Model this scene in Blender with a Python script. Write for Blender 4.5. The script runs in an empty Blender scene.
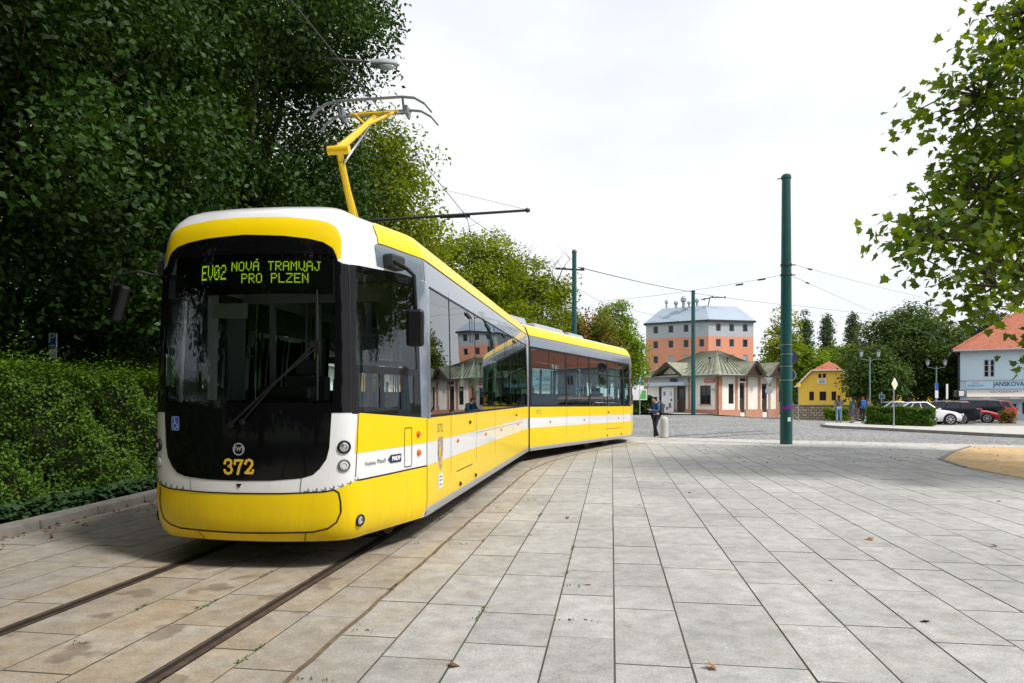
import bpy, bmesh, math, random
import numpy as np
from mathutils import Vector, Matrix
from mathutils.geometry import delaunay_2d_cdt

R = math.radians
rng = np.random.default_rng(7)
random.seed(7)
scene = bpy.context.scene
COL = scene.collection
EYE = 1.55; HOR = 397.0; F = 683.0

def at(px, Z): return (px - 512.0) / F * Z
def hz(py, Z): return EYE + (HOR - py) * Z / F
def sstep(a, b, x):
    t = min(1, max(0, (x - a) / (b - a))); return t * t * (3 - 2 * t)
def gz(x, y):
    """gentle fall of the terrain beyond the square, to the right"""
    return -0.0100 * max(0.0, min(y, 120) - 26) * sstep(17, 24, x)

# ------------------------------------------------------------------ materials
def mat(name, col, rough=0.6, metal=0.0, spec=0.5, coat=0.0, noise=None, bump=None, emit=None, attr=None, alpha=None):
    """noise=(scale, amount) varies the value; bump=(scale, strength, distance)"""
    m = bpy.data.materials.new(name); m.use_nodes = True
    nt = m.node_tree; b = nt.nodes['Principled BSDF']
    b.inputs['Base Color'].default_value = (*col, 1)
    b.inputs['Roughness'].default_value = rough
    b.inputs['Metallic'].default_value = metal
    b.inputs['Specular IOR Level'].default_value = spec
    b.inputs['Coat Weight'].default_value = coat
    b.inputs['Coat Roughness'].default_value = 0.04
    tc = nt.nodes.new('ShaderNodeTexCoord')
    if noise:
        n = nt.nodes.new('ShaderNodeTexNoise'); n.inputs['Scale'].default_value = noise[0]
        n.inputs['Detail'].default_value = 6; n.inputs['Roughness'].default_value = 0.65
        nt.links.new(tc.outputs['Object'], n.inputs['Vector'])
        mr = nt.nodes.new('ShaderNodeMapRange')
        mr.inputs['From Min'].default_value = 0.3; mr.inputs['From Max'].default_value = 0.7
        mr.inputs['To Min'].default_value = 1 - noise[1]; mr.inputs['To Max'].default_value = 1 + noise[1]
        nt.links.new(n.outputs['Fac'], mr.inputs['Value'])
        mx = nt.nodes.new('ShaderNodeMix'); mx.data_type = 'RGBA'; mx.blend_type = 'MULTIPLY'
        mx.inputs['Factor'].default_value = 1
        mx.inputs['A'].default_value = (*col, 1)
        nt.links.new(mr.outputs['Result'], mx.inputs['B'])
        nt.links.new(mx.outputs['Result'], b.inputs['Base Color'])
    if bump:
        n2 = nt.nodes.new('ShaderNodeTexNoise'); n2.inputs['Scale'].default_value = bump[0]; n2.inputs['Detail'].default_value = 5
        nt.links.new(tc.outputs['Object'], n2.inputs['Vector'])
        bp = nt.nodes.new('ShaderNodeBump'); bp.inputs['Strength'].default_value = bump[1]; bp.inputs['Distance'].default_value = bump[2]
        nt.links.new(n2.outputs['Fac'], bp.inputs['Height']); nt.links.new(bp.outputs['Normal'], b.inputs['Normal'])
    if emit:
        b.inputs['Emission Color'].default_value = (*emit[0], 1); b.inputs['Emission Strength'].default_value = emit[1]
    return m

def glass_mat(name, tint, ior=1.5, rough=0.0, dark=0.0):
    m = bpy.data.materials.new(name); m.use_nodes = True
    nt = m.node_tree; nt.nodes.clear()
    o = nt.nodes.new('ShaderNodeOutputMaterial')
    tr = nt.nodes.new('ShaderNodeBsdfTransparent'); tr.inputs[0].default_value = (*tint, 1)
    gl = nt.nodes.new('ShaderNodeBsdfGlossy'); gl.inputs['Roughness'].default_value = rough
    gl.inputs['Color'].default_value = (0.93, 0.97, 1.0, 1)
    fr = nt.nodes.new('ShaderNodeFresnel'); fr.inputs['IOR'].default_value = ior
    mx = nt.nodes.new('ShaderNodeMixShader')
    nt.links.new(fr.outputs[0], mx.inputs[0]); nt.links.new(tr.outputs[0], mx.inputs[1]); nt.links.new(gl.outputs[0], mx.inputs[2])
    nt.links.new(mx.outputs[0], o.inputs[0])
    return m

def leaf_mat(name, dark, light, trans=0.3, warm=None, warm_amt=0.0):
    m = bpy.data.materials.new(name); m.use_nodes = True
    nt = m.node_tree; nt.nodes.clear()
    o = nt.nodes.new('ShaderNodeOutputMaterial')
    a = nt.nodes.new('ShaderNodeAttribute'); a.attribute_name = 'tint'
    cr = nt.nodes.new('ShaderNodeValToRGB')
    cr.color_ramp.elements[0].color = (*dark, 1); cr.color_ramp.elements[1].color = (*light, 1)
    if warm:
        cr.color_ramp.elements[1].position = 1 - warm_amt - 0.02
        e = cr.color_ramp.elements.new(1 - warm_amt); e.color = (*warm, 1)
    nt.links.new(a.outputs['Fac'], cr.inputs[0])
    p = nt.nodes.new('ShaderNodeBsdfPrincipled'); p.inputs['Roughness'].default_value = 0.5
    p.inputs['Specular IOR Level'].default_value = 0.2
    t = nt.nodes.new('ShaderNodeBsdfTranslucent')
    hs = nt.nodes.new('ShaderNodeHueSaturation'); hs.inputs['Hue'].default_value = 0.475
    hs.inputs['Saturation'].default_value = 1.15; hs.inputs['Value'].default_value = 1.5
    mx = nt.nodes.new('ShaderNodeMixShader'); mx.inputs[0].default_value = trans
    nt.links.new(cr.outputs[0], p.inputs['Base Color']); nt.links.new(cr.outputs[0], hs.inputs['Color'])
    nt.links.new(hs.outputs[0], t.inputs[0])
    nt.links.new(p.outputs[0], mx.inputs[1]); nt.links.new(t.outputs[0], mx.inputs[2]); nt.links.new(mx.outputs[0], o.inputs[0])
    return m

# ------------------------------------------------------------------ objects
def empty(name, loc=(0, 0, 0), rz=0.0):
    o = bpy.data.objects.new(name, None); COL.objects.link(o)
    o.location = loc; o.rotation_euler = (0, 0, rz); o.empty_display_size = 0.2
    return o
def tag(o, label=None, cat=None, group=None, kind=None):
    if label: o['label'] = label
    if cat: o['category'] = cat
    if group: o['group'] = group
    if kind: o['kind'] = kind
    return o
def link(name, me, m, parent=None):
    if m is not None:
        for q in (m if isinstance(m, (list, tuple)) else [m]): me.materials.append(q)
    o = bpy.data.objects.new(name, me); COL.objects.link(o)
    if parent is not None: o.parent = parent
    return o
def copy_tree(o, parent=None):
    c = o.copy(); COL.objects.link(c)
    if parent is not None: c.parent = parent
    for ch in list(o.children): copy_tree(ch, c)
    return c

class MB:
    def __init__(s): s.v = []; s.f = []; s.m = []; s.mi = 0
    def add(s, vs, fs):
        b = len(s.v); s.v += [tuple(v) for v in vs]
        for f in fs: s.f.append([i + b for i in f]); s.m.append(s.mi)
        return s
    def quad(s, a, b, c, d): return s.add([a, b, c, d], [(0, 1, 2, 3)])
    def box(s, c, d, rz=0.0, taper=1.0, M=None):
        x, y, z = d[0] / 2, d[1] / 2, d[2] / 2
        vs = []
        for sz in (-1, 1):
            t = taper if sz > 0 else 1
            for sx, sy in ((-1, -1), (1, -1), (1, 1), (-1, 1)):
                p = Vector((sx * x * t, sy * y * t, sz * z))
                if M is not None: p = M @ p
                if rz: p = Matrix.Rotation(rz, 3, 'Z') @ p
                vs.append(p + Vector(c))
        return s.add(vs, [(3, 2, 1, 0), (4, 5, 6, 7), (0, 1, 5, 4), (1, 2, 6, 5), (2, 3, 7, 6), (3, 0, 4, 7)])
    def bar(s, p0, p1, w, h, up=(0, 0, 1)):
        p0 = Vector(p0); p1 = Vector(p1); d = (p1 - p0).normalized(); u = Vector(up)
        if abs(d.dot(u)) > 0.98: u = Vector((0, 1, 0))
        r = d.cross(u).normalized() * w / 2; q = r.cross(d).normalized() * h / 2
        vs = [p + a * r + b * q for p in (p0, p1) for a, b in ((-1, -1), (1, -1), (1, 1), (-1, 1))]
        return s.add(vs, [(3, 2, 1, 0), (4, 5, 6, 7), (0, 1, 5, 4), (1, 2, 6, 5), (2, 3, 7, 6), (3, 0, 4, 7)])
    def tube(s, pts, rad, n=8, cap=True):
        pts = [Vector(p) for p in pts]
        if not isinstance(rad, (list, tuple)): rad = [rad] * len(pts)
        base = len(s.v); ref = None; k = len(pts)
        for i, p in enumerate(pts):
            d = (pts[min(i + 1, k - 1)] - pts[max(i - 1, 0)])
            d = d.normalized() if d.length > 1e-9 else Vector((0, 0, 1))
            if ref is None: ref = d.orthogonal().normalized()
            ref = (ref - d * ref.dot(d))
            ref = ref.normalized() if ref.length > 1e-6 else d.orthogonal().normalized()
            q = d.cross(ref)
            for j in range(n):
                a = 2 * math.pi * j / n
                s.v.append(tuple(p + (ref * math.cos(a) + q * math.sin(a)) * rad[i]))
        for i in range(k - 1):
            for j in range(n):
                a = base + i * n + j; b = base + i * n + (j + 1) % n
                s.f.append([a, b, b + n, a + n]); s.m.append(s.mi)
        if cap:
            s.f.append([base + j for j in range(n)][::-1]); s.m.append(s.mi)
            s.f.append([base + (k - 1) * n + j for j in range(n)]); s.m.append(s.mi)
        return s
    def lathe(s, prof, o=(0, 0, 0), axis=(0, 0, 1), n=16):
        """prof = [(r, h)] turned about axis through o"""
        ax = Vector(axis).normalized(); e1 = ax.orthogonal().normalized(); e2 = ax.cross(e1); o = Vector(o)
        base = len(s.v)
        for r, h in prof:
            for j in range(n):
                a = 2 * math.pi * j / n
                s.v.append(tuple(o + ax * h + (e1 * math.cos(a) + e2 * math.sin(a)) * max(r, 1e-4)))
        for i in range(len(prof) - 1):
            for j in range(n):
                a = base + i * n + j; b = base + i * n + (j + 1) % n
                s.f.append([a, b, b + n, a + n]); s.m.append(s.mi)
        s.f.append([base + j for j in range(n)][::-1]); s.m.append(s.mi)
        s.f.append([base + (len(prof) - 1) * n + j for j in range(n)]); s.m.append(s.mi)
        return s
    def prism(s, poly, z0, z1):
        n = len(poly)
        vs = [(x, y, z0) for x, y in poly] + [(x, y, z1) for x, y in poly]
        fs = [tuple(range(n))[::-1], tuple(range(n, 2 * n))] + [(i, (i + 1) % n, n + (i + 1) % n, n + i) for i in range(n)]
        return s.add(vs, fs)
    def extrude(s, poly, org, ex, ey, ez, depth):
        """poly in plane (ex, ey) through org, thickened along ez by depth"""
        org = Vector(org); ex = Vector(ex); ey = Vector(ey); ez = Vector(ez); n = len(poly)
        vs = [org + ex * a + ey * b for a, b in poly]; vs += [v + ez * depth for v in vs]
        fs = [tuple(range(n))[::-1], tuple(range(n, 2 * n))] + [(i, (i + 1) % n, n + (i + 1) % n, n + i) for i in range(n)]
        return s.add(vs, fs)
    def build(s, name, m, parent=None, smooth=False, fix=True, bevel=0):
        me = bpy.data.meshes.new(name); me.from_pydata(s.v, [], s.f)
        for p, mi in zip(me.polygons, s.m): p.material_index = mi
        if fix or bevel:
            bm = bmesh.new(); bm.from_mesh(me); bmesh.ops.recalc_face_normals(bm, faces=bm.faces)
            if bevel:
                bmesh.ops.bevel(bm, geom=[e for e in bm.edges if e.is_manifold and e.calc_face_angle(0) > 0.5], offset=bevel, segments=2, affect='EDGES', profile=0.5)
            bm.to_mesh(me); bm.free()
        if smooth: me.shade_smooth()
        if smooth == 'auto':
            bm = bmesh.new(); bm.from_mesh(me)
            for e in bm.edges:
                if e.is_manifold and e.calc_face_angle(0) > 0.6: e.smooth = False
            bm.to_mesh(me); bm.free()
        return link(name, me, m, parent)

def text_mesh(txt, size, bold=0.0, spacing=1.0):
    cu = bpy.data.curves.new('txt', 'FONT'); cu.body = txt; cu.size = size; cu.offset = bold
    cu.space_character = spacing; cu.align_x = 'CENTER'; cu.align_y = 'CENTER'; cu.fill_mode = 'BOTH'; cu.resolution_u = 3
    o = bpy.data.objects.new('txt', cu); COL.objects.link(o)
    bpy.context.view_layer.update()
    dg = bpy.context.evaluated_depsgraph_get()
    me = bpy.data.meshes.new_from_object(o.evaluated_get(dg))
    vs = [tuple(v.co) for v in me.vertices]; fs = [tuple(p.vertices) for p in me.polygons]
    bpy.data.objects.remove(o); bpy.data.curves.remove(cu); bpy.data.meshes.remove(me)
    return vs, fs
def flat_text(name, txt, size, m, org, ex, ey, parent, bold=0.0, spacing=1.0, width=None):
    vs, fs = text_mesh(txt, size, bold, spacing)
    if width:
        w = max(v[0] for v in vs) - min(v[0] for v in vs); k = width / w; vs = [(v[0] * k, v[1], 0) for v in vs]
    org = Vector(org); ex = Vector(ex).normalized(); ey = Vector(ey).normalized()
    mb = MB(); mb.add([org + ex * v[0] + ey * v[1] for v in vs], fs)
    return mb.build(name, m, parent, fix=False)

# ------------------------------------------------------------------ foliage
LEAF_Q = np.array([(0, 0, 0), (.45, .5, .10), (1, 0, -.05), (.45, -.5, .10)], float)
def _star():
    pts = [(0, 0), (.10, .32), (-.05, .55), (.32, .42), (.42, .62), (.60, .30), (1.05, 0), (.60, -.30), (.42, -.62), (.32, -.42), (-.05, -.55), (.10, -.32)]
    return np.array([(x, y, .16 * abs(y)) for x, y in pts], float)
LEAF_S = _star()
def leaf_mesh(name, P, size, m, parent=None, tmpl=LEAF_Q, aspect=1.0, up=0.7, out=None, tint=None, seed=1, droop=0.3):
    r = np.random.default_rng(seed); n = len(P); K = len(tmpl)
    N = r.normal(size=(n, 3)); N /= np.linalg.norm(N, axis=1)[:, None]
    N[:, 2] += up
    if out is not None: N += out * 0.6
    N /= np.linalg.norm(N, axis=1)[:, None]
    T = r.normal(size=(n, 3)); T[:, 2] -= droop
    T -= N * (T * N).sum(1)[:, None]; T /= np.linalg.norm(T, axis=1)[:, None] + 1e-9
    B = np.cross(N, T)
    sz = size * r.uniform(.65, 1.25, n)
    t = tmpl
    V = P[:, None, :] + sz[:, None, None] * (t[None, :, 0, None] * T[:, None, :] + aspect * t[None, :, 1, None] * B[:, None, :] + t[None, :, 2, None] * N[:, None, :])
    V = V.reshape(-1, 3).astype(np.float32)
    me = bpy.data.meshes.new(name)
    me.vertices.add(n * K); me.loops.add(n * K); me.polygons.add(n)
    me.vertices.foreach_set('co', V.ravel())
    me.loops.foreach_set('vertex_index', np.arange(n * K, dtype=np.int32))
    me.polygons.foreach_set('loop_start', np.arange(0, n * K, K, dtype=np.int32))
    me.update(calc_edges=True)
    a = me.attributes.new('tint', 'FLOAT', 'FACE')
    if tint is None: tint = r.random(n)
    a.data.foreach_set('value', tint.astype(np.float32))
    return link(name, me, m, parent)

def cluster_points(ells, nclus, per, sig, seed, shell=0.28, flat=0.6):
    """leaf positions in clumps through the shells of a union of ellipsoids"""
    r = np.random.default_rng(seed)
    vol = np.array([e[1][0] * e[1][1] + e[1][1] * e[1][2] + e[1][0] * e[1][2] for e in ells]); vol = vol / vol.sum()
    idx = r.choice(len(ells), nclus, p=vol)
    d = r.normal(size=(nclus, 3)); d /= np.linalg.norm(d, axis=1)[:, None]
    rad = r.random(nclus) ** shell
    C = np.array([ells[i][0] for i in idx]) + d * rad[:, None] * np.array([ells[i][1] for i in idx])
    k = r.poisson(per, nclus).clip(4)
    ci = np.repeat(np.arange(nclus), k)
    g = r.normal(size=(len(ci), 3)); gl = np.linalg.norm(g, axis=1); g *= (np.minimum(gl, 1.9) / gl)[:, None]; g = g * sig * np.array([1, 1, flat])
    # clumps lean outward and down like a bough
    P = C[ci] + g + d[ci] * np.abs(g[:, :1]) * .4
    P[:, 2] -= 0.25 * (g[:, 0] ** 2 + g[:, 1] ** 2) / max(sig, .01)
    ct = r.random(nclus)
    tint = np.clip(.55 * ct[ci] + .45 * r.random(len(ci)), 0, 1)
    return P, C, d[ci], tint

def make_tree(name, loc, ells, trunk_h, trunk_r, leafm, barkm, nclus, per, sig, size, seed, label, group=None, cat='tree', tmpl=LEAF_Q, aspect=.62, shell=.3, up=.6, twigs=.25, lean=(0, 0), bare=0):
    t = empty(name, loc); tag(t, label, cat, group)
    P, C, out, tint = cluster_points(ells, nclus, per, sig, seed, shell)
    keep = P[:, 2] > 0.15
    leaf_mesh('crown', P[keep], size, leafm, t, tmpl, aspect, up, out[keep], tint[keep], seed + 1)
    r = random.Random(seed); mb = MB()
    top = max(e[0][2] + e[1][2] * .5 for e in ells)
    tp = [(0, 0, -.3), (.03, 0, .5), (lean[0] * .4, lean[1] * .4, trunk_h * .6), (lean[0], lean[1], trunk_h), (lean[0] * 1.2 + .1, lean[1] * 1.2, (trunk_h + top) / 2), (lean[0] * 1.3, lean[1] * 1.3, top)]
    mb.tube(tp, [trunk_r * 1.35, trunk_r * 1.05, trunk_r * .9, trunk_r * .75, trunk_r * .4, trunk_r * .12], 10)
    fork = Vector((lean[0], lean[1], trunk_h))
    for e in ells:
        c = Vector(e[0]); mid = fork.lerp(c, .5) + Vector((r.uniform(-.2, .2), r.uniform(-.2, .2), -.3))
        q_ = min(1, e[1][0] / 1.6); mb.tube([fork + Vector((0, 0, r.uniform(-.3, .6))), mid, c], [trunk_r * .45 * q_, trunk_r * .28 * q_, trunk_r * .12 * q_], 7)
    ec = [Vector(e[0]) for e in ells]
    for i in range(int(nclus * twigs)):
        c = Vector(C[i]); e = min(ec, key=lambda q: (q - c).length)
        m1 = e.lerp(c, .5) + Vector((r.uniform(-.3, .3), r.uniform(-.3, .3), r.uniform(-.1, .3)))
        mb.tube([e, m1, c], [trunk_r * .12, trunk_r * .07, .008], 5, cap=False)
    for i in range(bare):
        e = r.choice(ells); c = Vector(e[0]); a = r.uniform(0, 6.28)
        q = c + Vector((math.cos(a) * e[1][0] * 1.1, math.sin(a) * e[1][1] * .6, e[1][2] * r.uniform(.9, 1.5)))
        m1 = c.lerp(q, .5) + Vector((r.uniform(-.4, .4), 0, .2)); mb.tube([c, m1, q], [.05, .03, .008], 5)
        for k in range(5):
            s0 = m1.lerp(q, r.random()); mb.tube([s0, s0 + Vector((r.uniform(-.8, .8), r.uniform(-.4, .4), r.uniform(.2, .9)))], [.016, .005], 4)
    mb.build('trunk', barkm, t, smooth=True, fix=False)
    return t

def ribbon(mb, pts, w, z=None, up=(0, 0, 1)):
    """flat ribbon along a polyline in the ground plane"""
    n = len(pts); L = []; Rr = []
    for i, p in enumerate(pts):
        a = Vector(pts[max(i - 1, 0)]); b = Vector(pts[min(i + 1, n - 1)]); d = (b - a); d.z = 0; d.normalize()
        q = Vector((d.y, -d.x, 0)) * w / 2
        L.append(Vector(p) - q); Rr.append(Vector(p) + q)
    for i in range(n - 1): mb.quad(L[i], Rr[i], Rr[i + 1], L[i + 1])
# ------------------------------------------------------------------ material library
M = {}
M['yellow'] = mat('yellow_paint', (.86, .61, .002), .32, spec=.18, coat=.14, noise=(.9, .03))
M['white'] = mat('white_paint', (.80, .81, .82), .3, coat=.7, noise=(.8, .02))
M['silver'] = mat('silver_paint', (.19, .23, .28), .22, metal=.3, coat=.7)
M['black'] = mat('black_gloss', (.004, .004, .005), .05, spec=.3)
M['rubber'] = mat('black_rubber', (.008, .008, .009), .6, spec=.3)
M['dark'] = mat('dark_grey', (.03, .032, .035), .5)
M['lining'] = mat('interior_panel', (.62, .65, .64), .5)
M['grey'] = mat('grey_plastic', (.18, .19, .2), .5)
M['lgrey'] = mat('light_grey_metal', (.5, .52, .55), .35, metal=.5)
M['steel'] = mat('steel', (.55, .56, .58), .25, metal=1)
M['seat'] = mat('seat_fabric', (.03, .12, .16), .8)
M['glass'] = glass_mat('tram_glass', (.42, .60, .56), 1.9)
M['screen_glass'] = glass_mat('windscreen_glass', (.93, 1.0, .97), 1.6)
M['mirror_glass'] = glass_mat('side_glass', (.20, .30, .29), 3.2)
M['led'] = mat('led', (.2, .3, .02), .5, emit=((.42, .62, .02), .62))
M['gold'] = mat('gold_lettering', (.75, .48, .04), .4)
M['orange'] = mat('orange_lens', (.75, .12, .01), .2, coat=.5)
M['blue'] = mat('blue_sign', (.01, .10, .45), .35)
M['signwhite'] = mat('sign_white', (.8, .8, .8), .4)
M['navy'] = mat('navy_print', (.01, .02, .07), .4)
M['red'] = mat('red_paint', (.55, .02, .02), .3, coat=.5)
M['polegreen'] = mat('green_pole_paint', (.002, .072, .070), .4, noise=(2.5, .14))
M['polemetal'] = mat('galvanised_steel', (.36, .38, .39), .45, metal=.6)
M['bark'] = mat('bark', (.07, .055, .04), .9, noise=(5, .4), bump=(14, .6, .03))
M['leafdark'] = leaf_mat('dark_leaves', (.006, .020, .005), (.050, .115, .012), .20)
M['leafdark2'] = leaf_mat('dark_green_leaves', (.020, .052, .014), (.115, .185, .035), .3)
M['leafmid'] = leaf_mat('mid_leaves', (.05, .10, .008), (.26, .33, .020), .44)
M['leaflight'] = leaf_mat('light_leaves', (.06, .13, .010), (.24, .36, .025), .40)
M['leafplane'] = leaf_mat('plane_leaves', (.034, .082, .012), (.165, .25, .026), .45)
M['leafrust'] = leaf_mat('rusty_leaves', (.05, .09, .012), (.18, .20, .02), .3, (.34, .15, .04), .30)
M['leafpoplar'] = leaf_mat('poplar_leaves', (.026, .056, .026), (.10, .15, .055), .22)
M['hedge'] = leaf_mat('hedge_leaves', (.018, .058, .006), (.125, .235, .018), .25)
M['stucco'] = mat('cream_plaster', (.84, .81, .74), .85, noise=(3, .08))
M['swhite'] = mat('white_plaster', (.74, .73, .70), .85, noise=(3, .06))
M['brick'] = mat('brick_orange', (.50, .25, .16), .85, noise=(8, .25))
M['orangewall'] = mat('orange_plaster', (.80, .33, .21), .85, noise=(.4, .05))
M['greywall'] = mat('grey_plaster', (.48, .49, .54), .85, noise=(.4, .05))
M['bluewall'] = mat('pale_blue_plaster', (.56, .72, .80), .85, noise=(.8, .05))
M['yellowwall'] = mat('yellow_plaster', (.88, .58, .08), .85, noise=(1, .06))
M['wood'] = mat('dark_wood', (.055, .03, .02), .6)
M['winglass'] = mat('window_glass', (.018, .022, .028), .08, spec=.45)
M['winlight'] = mat('window_blind', (.35, .42, .48), .15, spec=.8)
M['bluesheet'] = mat('blue_grey_metal_roof', (.34, .40, .48), .5, metal=.1, noise=(.5, .06))
M['concrete'] = mat('concrete', (.50, .49, .46), .9, noise=(3, .12), bump=(40, .3, .01))
M['kerb'] = mat('granite_kerb', (.23, .215, .195), .85, noise=(5, .25), bump=(40, .4, .01))
M['canvas'] = mat('awning_canvas', (.62, .57, .52), .8)

def ntree(name):
    m = bpy.data.materials.new(name); m.use_nodes = True
    return m, m.node_tree, m.node_tree.nodes['Principled BSDF']
def N(nt, t, **kw):
    n = nt.nodes.new(t)
    for k, v in kw.items():
        if k.startswith('_'): setattr(n, k[1:], v)
        else: n.inputs[k].default_value = v
    return n

# granite slabs: per slab tone, speckle, large stains, brown dirt along the track, painted tree shade at the left
def slab_material():
    m, nt, b = ntree('granite_slabs'); L = nt.links.new
    tc = N(nt, 'ShaderNodeTexCoord'); at_ = N(nt, 'ShaderNodeAttribute'); at_.attribute_name = 'tone'
    dt = N(nt, 'ShaderNodeAttribute'); dt.attribute_name = 'dirt'
    sp = N(nt, 'ShaderNodeTexNoise', Scale=62, Detail=6, Roughness=.9)
    md = N(nt, 'ShaderNodeTexNoise', Scale=5.5, Detail=8, Roughness=.72)
    lg = N(nt, 'ShaderNodeTexNoise', Scale=.55, Detail=5, Roughness=.6)
    for n in (sp, md, lg): L(tc.outputs['Object'], n.inputs['Vector'])
    ramp = N(nt, 'ShaderNodeValToRGB')
    ramp.color_ramp.elements[0].color = (.392, .384, .368, 1); ramp.color_ramp.elements[1].color = (.462, .452, .436, 1)
    L(at_.outputs['Fac'], ramp.inputs[0])
    def mul(col, fac, a, c, lo=.3, hi=.7):
        mr = N(nt, 'ShaderNodeMapRange'); mr.inputs['From Min'].default_value = lo; mr.inputs['From Max'].default_value = hi
        mr.inputs['To Min'].default_value = a; mr.inputs['To Max'].default_value = c; L(fac, mr.inputs['Value'])
        x = N(nt, 'ShaderNodeMix', _data_type='RGBA', _blend_type='MULTIPLY'); x.inputs['Factor'].default_value = 1
        L(col, x.inputs['A']); L(mr.outputs[0], x.inputs['B']); return x.outputs['Result']
    c = mul(ramp.outputs[0], sp.outputs['Fac'], .52, 1.45)
    c = mul(c, md.outputs['Fac'], .70, 1.20)
    c = mul(c, lg.outputs['Fac'], .82, 1.12)
    wn = N(nt, 'ShaderNodeTexNoise', Scale=3.1, Detail=9, Roughness=.75); L(tc.outputs['Object'], wn.inputs['Vector'])
    wr = N(nt, 'ShaderNodeMapRange'); wr.inputs['From Min'].default_value = .48; wr.inputs['From Max'].default_value = .72; wr.inputs['To Max'].default_value = .8; L(wn.outputs['Fac'], wr.inputs['Value'])
    wx = N(nt, 'ShaderNodeMix', _data_type='RGBA', _blend_type='MULTIPLY'); L(wr.outputs[0], wx.inputs['Factor']); L(c, wx.inputs['A']); wx.inputs['B'].default_value = (.95, .90, .82, 1); c = wx.outputs['Result']
    # warm dirt by the track; the mask also carries the left slabs' painted shade
    dn = N(nt, 'ShaderNodeTexNoise', Scale=1.7, Detail=7, Roughness=.7); L(tc.outputs['Object'], dn.inputs['Vector'])
    mm = N(nt, 'ShaderNodeMath', _operation='MULTIPLY'); L(dn.outputs['Fac'], mm.inputs[0]); L(dt.outputs['Fac'], mm.inputs[1])
    mr = N(nt, 'ShaderNodeMapRange'); mr.inputs['From Min'].default_value = .12; mr.inputs['From Max'].default_value = .62; L(mm.outputs[0], mr.inputs['Value'])
    x = N(nt, 'ShaderNodeMix', _data_type='RGBA', _blend_type='MULTIPLY'); L(mr.outputs[0], x.inputs['Factor'])
    L(c, x.inputs['A']); x.inputs['B'].default_value = (.86, .70, .50, 1)
    # dark wet-looking spots, sharp, between the rails
    bn = N(nt, 'ShaderNodeTexNoise', Scale=2.3, Detail=3, Roughness=.5); L(tc.outputs['Object'], bn.inputs['Vector'])
    m2 = N(nt, 'ShaderNodeMath', _operation='MULTIPLY'); L(bn.outputs['Fac'], m2.inputs[0]); L(dt.outputs['Fac'], m2.inputs[1])
    r2 = N(nt, 'ShaderNodeMapRange'); r2.inputs['From Min'].default_value = .59; r2.inputs['From Max'].default_value = .63; L(m2.outputs[0], r2.inputs['Value'])
    r3 = N(nt, 'ShaderNodeMath', _operation='MULTIPLY'); L(r2.outputs[0], r3.inputs[0]); r3.inputs[1].default_value = .55
    y = N(nt, 'ShaderNodeMix', _data_type='RGBA', _blend_type='MULTIPLY'); L(r3.outputs[0], y.inputs['Factor'])
    L(x.outputs['Result'], y.inputs['A']); y.inputs['B'].default_value = (.42, .36, .30, 1)
    L(y.outputs['Result'], b.inputs['Base Color'])
    b.inputs['Roughness'].default_value = .72; b.inputs['Specular IOR Level'].default_value = .3
    bp = N(nt, 'ShaderNodeBump', Strength=.35, Distance=.004); L(sp.outputs['Fac'], bp.inputs['Height']); L(bp.outputs[0], b.inputs['Normal'])
    return m
M['slab'] = slab_material()

def joint_material():
    m, nt, b = ntree('joint_soil'); L = nt.links.new
    tc = N(nt, 'ShaderNodeTexCoord'); n = N(nt, 'ShaderNodeTexNoise', Scale=1.6, Detail=5)
    L(tc.outputs['Object'], n.inputs['Vector'])
    r = N(nt, 'ShaderNodeValToRGB'); e = r.color_ramp.elements
    e[0].position = .5; e[0].color = (.085, .072, .055, 1); e[1].position = .66; e[1].color = (.065, .085, .025, 1)
    L(n.outputs['Fac'], r.inputs[0]); L(r.outputs[0], b.inputs['Base Color']); b.inputs['Roughness'].default_value = .95
    return m
M['joint'] = joint_material()

def setts_material():
    m, nt, b = ntree('granite_setts'); L = nt.links.new
    tc = N(nt, 'ShaderNodeTexCoord'); v = N(nt, 'ShaderNodeTexVoronoi', Scale=7.5); L(tc.outputs['Object'], v.inputs['Vector'])
    lg = N(nt, 'ShaderNodeTexNoise', Scale=.25, Detail=6, Roughness=.65); L(tc.outputs['Object'], lg.inputs['Vector'])
    r = N(nt, 'ShaderNodeValToRGB'); e = r.color_ramp.elements
    e[0].color = (.26, .255, .25, 1); e[1].color = (.44, .435, .43, 1)
    L(v.outputs['Color'], r.inputs[0])
    mr = N(nt, 'ShaderNodeMapRange'); mr.inputs['From Min'].default_value = .25; mr.inputs['From Max'].default_value = .75
    mr.inputs['To Min'].default_value = .75; mr.inputs['To Max'].default_value = 1.25; L(lg.outputs['Fac'], mr.inputs['Value'])
    x = N(nt, 'ShaderNodeMix', _data_type='RGBA', _blend_type='MULTIPLY'); x.inputs['Factor'].default_value = 1
    L(r.outputs[0], x.inputs['A']); L(mr.outputs[0], x.inputs['B'])
    d = N(nt, 'ShaderNodeMapRange'); d.inputs['From Min'].default_value = .30; d.inputs['From Max'].default_value = .62
    d.inputs['To Min'].default_value = 1; d.inputs['To Max'].default_value = .45; L(v.outputs['Distance'], d.inputs['Value'])
    y = N(nt, 'ShaderNodeMix', _data_type='RGBA', _blend_type='MULTIPLY'); y.inputs['Factor'].default_value = 1
    L(x.outputs['Result'], y.inputs['A']); L(d.outputs[0], y.inputs['B'])
    L(y.outputs['Result'], b.inputs['Base Color']); b.inputs['Roughness'].default_value = .75
    bp = N(nt, 'ShaderNodeBump', Strength=.5, Distance=.02); L(d.outputs[0], bp.inputs['Height']); L(bp.outputs[0], b.inputs['Normal'])
    return m
M['setts'] = setts_material()

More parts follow.
